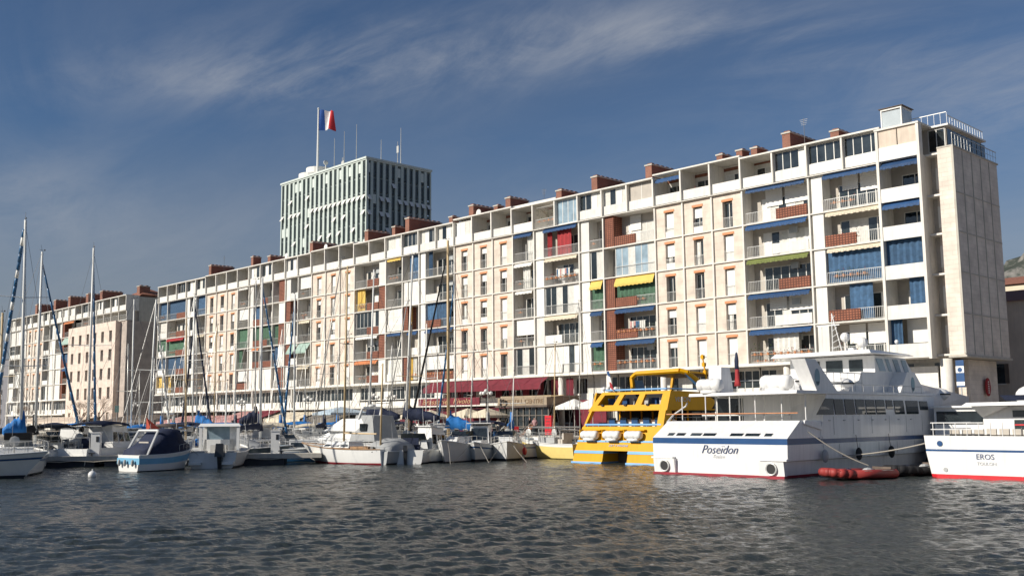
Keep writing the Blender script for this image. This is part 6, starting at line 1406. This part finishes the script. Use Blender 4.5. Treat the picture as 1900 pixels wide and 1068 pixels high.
b = MB(OE); b.hexa([(-19.5, 48.0, 3.26), (-12.9, 48.0, 3.30), (-12.9, 56.5, 3.3), (-19.5, 56.5, 3.26)], [(-19.3, 48.15, 3.42), (-13.1, 48.15, 3.48), (-13.1, 56.3, 3.48), (-19.3, 56.3, 3.42)]); b.hexa([(-18.9, 48.9, 2.75), (-18.85, 48.9, 2.75), (-18.85, 49.0, 2.75), (-18.9, 49.0, 2.75)], [(-19.1, 48.2, 3.25), (-17.6, 48.2, 3.25), (-17.6, 48.99, 3.25), (-19.1, 48.99, 3.25)]); b.build('roof', M['gelw'], P)
b = MB(OE); b.ball((-17.3, 50.5, 3.7), .62, 14, 8, 0, (1, .8, .8)); b.build('radome', M['gelw'], P, True)
b = MB(OE); b.hexa([(-17.9, 49.2, 3.5), (-17.0, 49.2, 3.5), (-17.0, 49.3, 3.5), (-17.9, 49.3, 3.5)], [(-18.1, 49.0, 3.75), (-17.0, 49.0, 3.75), (-17.0, 49.1, 3.75), (-18.1, 49.1, 3.75)]); b.build('display_panel', M['cnavy'], P)
b = MB(OE); b.ball((-16.5, 49.5, 3.8), .3, 12, 8); b.tube((-16.6, 49.5, 3.9), (-16.6, 49.5, 5.0), .03, .02, 5); b.box(-16.62, -16.3, 49.49, 49.51, 4.2, 4.75, 0); b.build('searchlight', M['gelw'], P)
b = MB(OE); b.hexa([(-16.62, 49.4, 4.0), (-16.3, 49.4, 3.95), (-16.3, 49.43, 3.95), (-16.62, 49.43, 4.0)], [(-16.58, 49.4, 4.5), (-16.35, 49.4, 4.45), (-16.35, 49.43, 4.45), (-16.58, 49.43, 4.5)]); b.build('pennant', M['red'], P)
# white boat lying between the two white ferries
OM = (-22.9, 57, 0)
P = empty('tour_boat', OM, 'white boat with a dark window band lying between the two white ferries', 'tour boat')
b = MB(OM); b.hexa([(-24.6, 56.2, -.2), (-21.2, 56.2, -.2), (-21.6, 66, -.2), (-24.2, 66, -.2)], [(-24.9, 56, 1.5), (-21.0, 56, 1.5), (-21.8, 67, 1.6), (-24.0, 67, 1.6)]); b.build('hull', M['gelw'], P)
b = MB(OM); b.box(-24.75, -21.2, 57.2, 64.5, 1.5, 3.25); c_ = b.build('cabin', M['gelw'], P); b = MB(OM); b.box(-24.6, -21.35, 57.15, 57.197, 2.35, 3.05); b.box(-21.198, -21.15, 57.4, 64, 2.35, 3.05); b.build('window', M['glass'], c_)
b = MB(OM); b.box(-24.9, -21.05, 57.0, 64.8, 3.252, 3.36); b.build('roof', M['gelw'], P)
b = MB(OM); b.box(-24.62, -21.3, 55.9, 56.08, .15, 1.3); b.box(-24.62, -21.3, 54.9, 55.88, .15, .3); b.build('stern_platform', M['bglass'], P)
# dinghies in the gap
M['dred'] = mat('dinghy_red', (0.30, 0.035, 0.03), 0.6, var=.3)
def dinghy(a, c, label, mt, w=1.35, r=.2, motor=None):
    A_ = at(a[0], a[1], z=0); C_ = at(c[0], c[1], z=0); d = C_-A_; ln = d.length
    P = empty('dinghy', A_, label, 'dinghy', math.atan2(d.y, d.x), 'inflatable dinghies between the white ferries')
    b = MB(); n = 14; pts = [(0, -w/2, .22), (ln*.7, -w/2, .24)]
    for i in range(1, 8): an = -math.pi/2+math.pi*i/8; pts.append((ln*.7+ln*.3*math.cos(an), w/2*math.sin(an), .24+.12*math.cos(an)))
    pts += [(ln*.7, w/2, .24), (0, w/2, .22)]
    for p, q in zip(pts, pts[1:]): b.tube(p, q, r, r, 9)
    for p in pts: b.ball(p, r*1.0, 9, 6)
    b.build('tube', M[mt], P, True)
    b = MB(); b.box(.1, ln*.85, -w/2+.1, w/2-.1, .05, .12); b.box(.05, .12, -w/2+.1, w/2-.1, .1, .5); b.box(ln*.4, ln*.5, -w/2, w/2, .3, .36); b.build('floor', M['shade'], P)
    b = MB(); b.path([(x*ln/6, -w/2-r*.6, .34+.05*(x % 2)) for x in range(5)], .02, 4); b.path([(x*ln/6, w/2+r*.6, .34+.05*(x % 2)) for x in range(5)], .02, 4); b.tube((0, -w/2-r*.6, .34), (0, w/2+r*.6, .34), .02, .02, 4); b.build('grab_rope', M['rope'], P); b = MB(); b.ball((ln*.3, .1, .30), .25, 8, 5, 0, (1.4, 1, .8)); b.build('bag', M['gelg'], P); b = MB(); b.ball((ln*.55, -.2, .28), .2, 8, 5); b.build('bag', M['cnavy'], P)
    if motor: outboard(P, .05, 0, .3, motor, .7)
    return P
dinghy((1640, 885), (1532, 890), 'red inflatable dinghy lying alongside the large white ferry', 'dred')
dinghy((1735, 876), (1655, 884), 'black and pale blue dinghy behind the red inflatable', 'cblack', 1.4, .2, 'skyblue')
def rope(pts, label, r=.03, n=14, sag=.5):
    b = MB(pts[0]); 
    for p, q in zip(pts, pts[1:]):
        P_ = [tuple(Vector(p).lerp(Vector(q), i/n)-Vector((0, 0, sag*4*(i/n)*(1-i/n)))) for i in range(n+1)]; b.path(P_, r, 5)
    o = b.build('mooring_rope', M['rope']); o.location = pts[0]; tag(o, label, 'rope')
rope([(-25.0, 43.7, 2.15), (-22.9, 45.4, .55)], 'grey mooring rope hanging from the large ferry quarter to the dinghies', sag=.15)
rope([(-20.75, 47.8, 1.65), (-25.0, 46.9, .9)], 'grey mooring rope sagging from the right edge ferry towards the large ferry', .035, sag=.12)
# ------------------------------------------------------------------ terraces, awnings, lamps, parasols on the quay
def q3(px, py, Y): v = at(px, py, Y=Y); return v
def awn_thing(label, x0, x1, y0, y1, z0, z1, mt, post=True, sign=None, group=None, val=.35):
    P = empty('awning', ((x0+x1)/2, y1, QZ), label, 'awning', 0, group); off = ((x0+x1)/2, y1, QZ)
    b = MB(off); n = max(2, int((x1-x0)/1.2))
    for i in range(n):
        a, c = x0+(x1-x0)*i/n, x0+(x1-x0)*(i+1)/n; s = .03*(i % 2)
        b.hexa([(a, y0, z0+s), (c, y0, z0+s), (c, y1, z1+s), (a, y1, z1+s)], [(a, y0, z0+.05+s), (c, y0, z0+.05+s), (c, y1, z1+.05+s), (a, y1, z1+.05+s)])
        b.box(a, c-.01, y0-.03, y0-.002, z0-val, z0+.04+s)
    b.build('canvas', M[mt], P)
    if post:
        b = MB(off)
        for i in range(max(2, int((x1-x0)/5))+1): x = x0+(x1-x0)*i/max(2, int((x1-x0)/5)); b.tube((x, y0+.05, QZ), (x, y0+.05, z0), .05, .05, 6)
        b.build('post', M['rail'], P)
    if sign:
        for s, x, z, sz, mt2 in sign: text(s, sz, M[mt2], P, (x-off[0], y0-.045-y1, z-QZ), (R(90), 0, 0), .35, 'lettering', .01)
    return P
def xz(px, py, Y): v = at(px, py, Y=Y); return v.x, v.z
x0, z0 = xz(785, 717, 75.3); x1, z1 = xz(1003, 706, 75.3)
awn_thing('long crimson awning under the first floor slab above the restaurant windows', x0, x1, 75.3, 76.5, 6.35, 7.05, 'crimson', False, val=.5)
x0, _ = xz(777, 745, 73.5); x1, _ = xz(890, 740, 73.5)
P = empty('sign_board', ((x0+x1)/2, 73.5, QZ), 'crimson sign band with gold script on the restaurant terrace', 'sign'); off = ((x0+x1)/2, 73.5, QZ)
b = MB(off); b.box(x0, x1, 73.45, 73.55, 4.35, 5.15, 0); b.build('panel', M['crimson'], P)
text('Brasserie', .8, M['goldt'], P, ((x1-x0)*-.22, -.07, 4.74-QZ), (R(90), 0, 0), .3, 'lettering', .01, sx=1.5); text('Rivolo', .8, M['goldt'], P, ((x1-x0)*.22, -.07, 4.76-QZ), (R(90), 0, 0), .3, 'lettering', .01, sx=1.4)
for i in range(10):    # crimson curtains behind terrace glazing
    xx = x0+.5+i*2.15; b = MB(OFF); cloth(b, xx, xx+1.0, FY+.35, 5.15, 6.9, 5, .05); b.build('crimson_curtain', M['crimson'], A)
x0, _ = xz(742, 765, 72.0); x1, _ = xz(925, 765, 72.0)
awn_thing('lower crimson restaurant awning with white script lettering', x0, x1, 72.0, 75.8, 3.1, 3.95, 'crimson', True, [('Le Grand', x0+4.2, 3.08, .75, 'whitet'), ('Le Grand', x0+9.6, 3.08, .75, 'whitet'), ('Le Grand', x1-6.6, 3.08, .75, 'whitet')], val=.75)
x0, _ = xz(290, 777, 71); x1, _ = xz(392, 777, 71)
awn_thing('faded pink awning in front of the first loggias', x0, x1, 71.0, 75.5, 2.7, 3.6, 'pink', True)
x2, _ = xz(410, 777, 71)
awn_thing('darker pink sloping awning right of the faded pink one', x1+.4, x2+3, 71.0, 75.5, 2.8, 4.1, 'pink', True, val=.25)
x3, _ = xz(470, 777, 71)
awn_thing('dark maroon awning right of the pink awnings', x2+3.4, x3, 71.5, 75.5, 2.9, 4.2, 'crimson', True)
x0, _ = xz(560, 770, 71.5); x1, _ = xz(720, 770, 71.5)
awn_thing('olive grey canvas terrace cover behind the white cabin cruiser', x0, x1, 71.5, 75.8, 2.9, 4.1, 'quayw', True, val=1.0)
x0, _ = xz(480, 770, 72.5); x1, _ = xz(556, 770, 72.5)
awn_thing('cream terrace awning behind the crossing blue jibs', x0, x1, 72.5, 75.8, 3.0, 3.9, 'beige', True, val=.5)
x0, _ = xz(190, 770, 71.5); x1, _ = xz(285, 770, 71.5)
awn_thing('dark green terrace awning before the brown end wall', x0, x1, 71.5, 76, 3.0, 3.9, 'shade', True, val=.3)
x0, _ = xz(20, 770, 71.5); x1, _ = xz(140, 770, 71.5)
awn_thing('brownish terrace awning along the left apartment block', x0, x1, 71.5, 76, 2.9, 3.8, 'oldr', True, val=.3)
M['bfas'] = mat('brown_fascia', (0.34, 0.27, 0.19), .8, var=.2)
def pavilion():
    x0, _ = xz(925, 770, 71.5); x1, _ = xz(1016, 770, 71.5); off = ((x0+x1)/2, 71.5, QZ)
    P = empty('restaurant_pavilion', off, 'brown glazed restaurant pavilion with lettered fascia between the crimson awning and the columns', 'pavilion')
    b = MB(off); b.box(x0, x1, 71.4, 76.2, 4.15, 4.9, 0); b.box(x0-.2, x1+.2, 71.2, 76.3, 3.95, 4.148, 1)
    b.build('fascia', [M['bfas'], M['shade']], P)
    b = MB(off)
    for i in range(9): x = x0+(x1-x0)*i/8; b.box(x-.05, x+.05, 71.6, 71.7, QZ, 3.95)
    for z in (2.0, 3.1): b.box(x0, x1, 71.61, 71.69, z, z+.07)
    f = b.build('window_frame', M['quayw'], P); b = MB(off); b.box(x0, x1, 71.705, 71.72, QZ+.05, 3.9); b.build('pane', M['glass'], f)
    text('CAFE  DU  CENTRE', .62, M['bronze'], P, (0, -.13, 4.52-QZ), (R(90), 0, 0), 0, 'lettering', .02, sx=1.15)
    b = MB(off); b.box(x1+.25, x1+4.6, 74.9, 75.0, QZ, 4.6); b.build('crimson_wall', M['crimson'], P)
    b = MB(off); b.box(x0, x1+.2, 71.8, 76.2, 4.92, 5.1); b.build('roof', M['bfas'], P)
pavilion()
def parasol(px, py, Y, r, mt, label, kind='square', h=2.6):
    v = at(px, py, Y=Y); P = empty('parasol', (v.x, Y, QZ), label, 'parasol', rnd.uniform(-.2, .2), 'restaurant parasols along the quay')
    b = MB(); b.tube((0, 0, 0), (0, 0, h+.5), .04, .035, 6); b.box(-.35, .35, -.35, .35, 0, .1); b.build('pole', M['mast'], P)
    n = 4 if kind == 'square' else 8; ring = [(r*math.cos(2*math.pi*(i+.5)/n)*(1.2 if n == 4 else 1), r*math.sin(2*math.pi*(i+.5)/n)*(1.2 if n == 4 else 1)) for i in range(n)]
    b = MB(); c1 = [(x, y, h) for x, y in ring]; b.add(c1+[(0, 0, h+.75)], [(i, (i+1) % n, n) for i in range(n)]); b.add([(x, y, h-.02) for x, y in ring]+[(0, 0, h+.72)], [((i+1) % n, i, n) for i in range(n)])
    for i in range(n):
        (xa, ya), (xb, yb_) = ring[i], ring[(i+1) % n]
        for k in range(6):
            u, w_ = k/6, (k+.92)/6; b.add([(xa+(xb-xa)*u, ya+(yb_-ya)*u, h), (xa+(xb-xa)*w_, ya+(yb_-ya)*w_, h), (xa+(xb-xa)*w_, ya+(yb_-ya)*w_, h-.25), (xa+(xb-xa)*u, ya+(yb_-ya)*u, h-.25)], [(0, 1, 2, 3)])
    b.build('canopy', M[mt], P)
for a in ((632, 772, 70.5, 3.0, 'paleb', 'large pale blue parasol behind the white cabin cruiser', 'square', 2.5), (800, 785, 70, 1.9, 'beige', 'cream parasol left of the thick tan mast', 'square', 1.9), (770, 785, 70.6, 1.9, 'beige', 'cream parasol behind the navy sail cover', 'square', 1.9),
          (868, 783, 70, 1.9, 'beige', 'cream parasol right of the thick tan mast', 'square', 2.0), (905, 781, 70.3, 1.9, 'beige', 'cream parasol next to the brown pavilion', 'square', 2.0),
          (1066, 770, 71, 1.6, 'shutter', 'white scalloped parasol at the left corner of the yellow catamaran', 'square', 2.7), (1100, 770, 71.3, 1.6, 'shutter', 'white scalloped parasol seen through the left of the catamaran deck', 'square', 2.7), (1140, 769, 71, 1.6, 'shutter', 'white scalloped parasol seen through the middle of the catamaran deck', 'square', 2.75)):
    parasol(*a)
LAMP = None
for i, (px, lab) in enumerate(((252, 'before the brown end wall'), (341, 'before the first loggias of the long block'), (449, 'before the white mezzanine windows'), (572, 'before the blue lettered balconies'), (694, 'left of the crimson awnings'), (725, 'closest to the crimson sign band'), (902, 'before the crimson windows'), (1132, 'behind the yellow catamaran'))):
    v = at(px, 742, Y=69.6)
    if LAMP is None:
        LAMP = empty('street_lamp', (v.x, 69.6, QZ), '', 'street lamp', 0, 'street lamps along the quay')
        b = MB(); b.tube((0, 0, 0), (0, 0, .8), .13, .09, 8); b.tube((0, 0, .8), (0, 0, 4.0), .06, .05, 8)
        for a in range(4): an = a*math.pi/2+.4; b.path([(0, 0, 3.7), (.35*math.cos(an), .35*math.sin(an), 3.75), (.55*math.cos(an), .55*math.sin(an), 4.0)], .03, 5)
        b.build('post', M['iron'], LAMP)
        for a in range(4): an = a*math.pi/2+.4; b = MB(); b.ball((.55*math.cos(an), .55*math.sin(an), 4.2), .2, 10, 7); b.build('globe', M['lamp'], LAMP, True)
        b = MB(); b.ball((0, 0, 4.45), .2, 10, 7); b.build('globe', M['lamp'], LAMP, True); o = LAMP
    else: o = copy_tree(LAMP); o.location = (v.x, 69.6, QZ)
    o['label'] = 'black street lamp with clustered white globes, ' + lab
# bare trees
def tree(px, Y, h, seed, label):
    rs = random.Random(seed); v = at(px, 760, Y=Y); P = empty('bare_tree', (v.x, Y, QZ), label, 'tree'); b = MB(); tw = MB()
    b.tube((0, 0, 0), (0, 0, h*.35), .16, .11, 8)
    def br(p, d, ln, r, dep):
        q = p+d*ln; (b if dep < 2 else tw).tube(p, q, r, r*.65, 5 if dep < 2 else 3)
        if dep >= 5: 
            return
        for _ in range(3 if dep < 4 else 2):
            nd = (d+Vector((rs.uniform(-1, 1), rs.uniform(-1, 1), rs.uniform(-.3, .7)))*.75).normalized(); br(q, nd, ln*rs.uniform(.6, .85), r*.6, dep+1)
    for _ in range(5): br(Vector((0, 0, h*.33)), Vector((rs.uniform(-.8, .8), rs.uniform(-.8, .8), 1)).normalized(), h*.22, .07, 0)
    b.build('trunk', M['bark'], P); tw.build('crown', M['twig'], P)
tree(150, 71.5, 5.6, 3, 'bare branched tree left of the pair before the pink wing'); tree(184, 71.8, 6.0, 8, 'taller bare tree right of the pair before the pink wing')
tree(44, 71.8, 5.2, 12, 'bare tree behind the blue sail cover at the left edge'); tree(1012, 74.2, 3.2, 5, 'small bushy bare tree on the terrace beside the columns')
# life on the quay: tables and chairs, planters, red cabinet, signs, person, gangway
def tables(px, Y, label):
    v = at(px, 790, Y=Y); P = empty('terrace_table', (v.x, Y, QZ), label, 'table', rnd.uniform(0, 1.5), 'restaurant tables on the quay')
    b = MB(); b.tube((0, 0, .72), (0, 0, .75), .42, .42, 12); b.build('table_top', M['inner'], P); b = MB(); b.tube((0, 0, 0), (0, 0, .72), .035, .035, 6); b.tube((0, 0, 0), (0, 0, .03), .22, .22, 8); b.build('leg', M['iron'], P)
def chair(px, Y, label, mt):
    v = at(px, 790, Y=Y); P = empty('terrace_chair', (v.x, Y, QZ), label, 'chair', rnd.uniform(0, 6), 'restaurant chairs on the quay')
    b = MB(); b.box(-.22, .22, -.22, .22, .43, .46); b.build('seat', M[mt], P); b = MB(); b.box(-.22, .22, .2, .23, .5, .88); b.build('backrest', M[mt], P)
    for sx in (-1, 1):
        for sy in (-1, 1): b = MB(); b.tube((sx*.2, sy*.2, 0), (sx*.2, sy*.2, .43), .014, .014, 4); b.build('leg', M['iron'], P)
for i, px in enumerate(range(750, 985, 17)):
    zone = ['under the lower crimson awning', 'left of the thick tan mast', 'right of the thick tan mast', 'before the brown pavilion'][min(3, i//4)]
    tables(px, 69.4, '%s small round terrace table from the left, %s' % (ORD[i], zone)); chair(px+5, 69.1, '%s terrace chair from the left, %s' % (ORD[i], zone), 'shade' if i % 3 else 'redm')
for px, lab in ((300, 'under the faded pink awning'), (335, 'below the pink awning centre'), (600, 'under the olive grey cover'), (640, 'under the pale blue parasol')):
    chair(px, 69.5, 'white terrace chair '+lab, 'gel')
v = at(1020, 820, Y=69.5); P = empty('red_cabinet', (v.x, 69.5, QZ), 'bright red slotted stand on the quay behind the pale yellow boat', 'cabinet')
b = MB(); b.box(-.42, .42, -.2, .2, .1, 1.9); b.build('body', M['redm'], P); b = MB()
for k in range(5): b.box(-.3, .3, -.215, -.201, .4+k*.3, .5+k*.3)
b.build('slots', M['anti'], P)
v = at(217, 765, Y=70); P = empty('street_sign', (v.x, 70, QZ), 'small square dark green sign on a thin post before the brown end wall', 'sign')
b = MB(); b.tube((0, 0, 0), (0, 0, 3.6), .05, .05, 6); b.build('post', M['rail'], P); b = MB(); b.box(-.8, .8, -.06, -.02, 3.2, 4.3); b.build('panel', M['tdk'] if 'tdk' in M else mat('dark_green_panel', (.02, .06, .06), .5), P)
v = at(1784, 720, Y=69); P = empty('banner', (v.x, 69, QZ), 'blue and white vertical banner with a round mark by the ferry bow', 'banner')
b = MB(); b.tube((0, 0, 0), (0, 0, 5.0), .05, .05, 6); b.build('post', M['rail'], P)
b = MB(); b.box(-.27, .27, -.06, -.03, 3.5, 5.3, 0); b.box(-.27, .27, -.075, -.061, 4.45, 4.9, 1); b.tube((0, -.076, 4.65), (0, -.085, 4.65), .16, .16, 12, 0); b.box(-.27, .27, -.074, -.062, 3.6, 3.85, 1); b.build('panel', [M['blue'], M['shutter']], P)
v0 = at(958, 817, Y=66.5); v1 = at(987, 790, Y=68.5); P = empty('gangway', v0, 'raised brown wooden gangway slanting above the white cabin boats', 'gangway')
b = MB(v0); d = v1-v0; b.tube(v0, v1, .28, .22, 4); b.build('plank', M['terra'], P); b = MB(v0); b.tube(v0+Vector((0, -.1, .25)), v1+Vector((0, -.1, .3)), .04, .04, 5); b.build('rope_edge', M['rope'], P)
for i, px in enumerate((545, 590, 615, 520, 690, 660)):      # white quay railings behind the pontoon boats
    v = at(px, 800, Y=68.3); P = empty('quay_railing', (v.x, 68.3, QZ), 'white tubular railing panel on the quay, %s' % ['right of the crossing blue jibs', 'left of the cruiser windscreen', 'behind the cruiser bow', 'left of the crossing blue jibs', 'right of the cruiser canvas', 'behind the cruiser canvas'][i], 'railing', 0, 'white railings on the quay edge')
    b = MB(); 
    for z in (.5, 1.0): b.tube((-1.9, 0, z), (1.9, 0, z), .035, .035, 5)
    b.build('bars', M['gel'], P)
    for x in (-1.9, 0, 1.9): b = MB(); b.tube((x, 0, 0), (x, 0, 1.0), .035, .035, 5); b.build('post', M['gel'], P)
M['orange2'] = mat('orange_red_canvas', (0.45, 0.07, 0.04), .8, var=.2)
# red staysail cover and small blue hood among the boats at the left
for a, c, d, D, mt, lab in (((272, 774), (271, 800), (302, 800), 66, 'orange2', 'orange red triangular sail cover among the boats before the brown end wall'), ((158, 782), (166, 812), (190, 812), 72, 'cblue', 'bright blue folded hood left of the wheelhouse boat')):
    A_, B_, C_ = at(*a, D=D), at(*c, D=D), at(*d, D=D); n_ = (B_-A_).cross(C_-A_).normalized()*.12
    b = MB(B_); mid = (A_+B_+C_)/3+n_*2.5; b.add([tuple(q) for q in (A_, B_, C_, mid, (A_+B_+C_)/3-n_*2.5)], [(0, 1, 3), (1, 2, 3), (2, 0, 3), (1, 0, 4), (2, 1, 4), (0, 2, 4)]); o = b.build('folded_sail', M[mt]); o.location = B_; tag(o, lab, 'sail')
# ------------------------------------------------------------------ people
def person(loc, rz, top, legs, label, arm=.5, step=.15, s=1.0):
    me = bpy.data.meshes.new('person'); v = []; e = []; r = []
    def V(p, rr, par=None):
        v.append(p); r.append(rr)
        if par is not None: e.append((par, len(v)-1))
        return len(v)-1
    pel = V((0, 0, .95), .15); wst = V((0, 0, 1.12), .13, pel); ch = V((0, 0, 1.35), .155, wst); nk = V((0, .0, 1.50), .06, ch); hd0 = V((0, -.01, 1.58), .075, nk); hd1 = V((0, -.015, 1.70), .085, hd0)
    for sd in (-1, 1):
        hp = V((sd*.10, 0, .90), .09, pel); kn = V((sd*.11, -sd*step*.6, .50), .06, hp); an = V((sd*.11, sd*step*.4-sd*step*.6, .09), .042, kn); V((sd*.12, -.14-sd*step*.3, .04), .036, an)
        sh = V((sd*.18, 0, 1.42), .062, ch); el = V((sd*.24, .04, 1.15), .045, sh); wr = V((sd*.22, -.12-arm*.2, .98+arm*.12), .03, el); V((sd*.21, -.2-arm*.2, .95+arm*.14), .034, wr)
    me.from_pydata(v, e, []); o = bpy.data.objects.new('person', me); col.objects.link(o)
    sk = o.modifiers.new('s', 'SKIN'); 
    for i, d in enumerate(me.skin_vertices[0].data): d.radius = (r[i], r[i]); d.use_root = (i == 0)
    su = o.modifiers.new('u', 'SUBSURF'); su.levels = 1; su.render_levels = 1
    dg = bpy.context.evaluated_depsgraph_get(); dg.update(); m2 = bpy.data.meshes.new_from_object(o.evaluated_get(dg)); o.modifiers.clear(); o.data = m2
    m2.materials.clear(); [m2.materials.append(x) for x in (M['skin'], M[top], M[legs], M['hair'])]
    for pl in m2.polygons:
        c = pl.center; z = c.z; pl.use_smooth = True
        pl.material_index = 3 if z < .1 or z > 1.72 or (z > 1.6 and c.y > .02) else 2 if z < .98 and abs(c.x) < .2 and c.y > -.3 and z < .96 else 1 if z < 1.5 and not (z < 1.12 and abs(c.x) > .15) else 0
    o.location = loc; o.rotation_euler = (0, 0, rz); o.scale = (s, s, s); tag(o, label, 'person')
    return o
PE = [(992, 69.0, .6, 'cloth1', 'cloth2', 'person in a pale pink jacket and dark trousers standing left of the red stand'), (983, 69.4, 2.0, 'cblack', 'cloth2', 'person in dark clothes just behind the one in the pale jacket'),
      (566, 69.5, 1.0, 'bluec', 'cloth2', 'person in a blue grey coat walking behind the pontoon boats'), (574, 69.8, 1.3, 'shutter', 'cloth2', 'person in a white top beside the one in the blue grey coat'),
      (345, 69.6, 2.6, 'redm', 'cloth2', 'person in a red top under the pink awning'), (845, 69.0, .2, 'cloth2', 'bluec', 'person in black standing by the cream parasols'), (925, 69.2, 4, 'beige', 'cloth2', 'person in a beige coat passing the brown pavilion')]
for px, Y, rz, t_, l_, lab in PE:
    v = at(px, 800, Y=Y); person((v.x, Y, QZ), rz, t_, l_, lab)
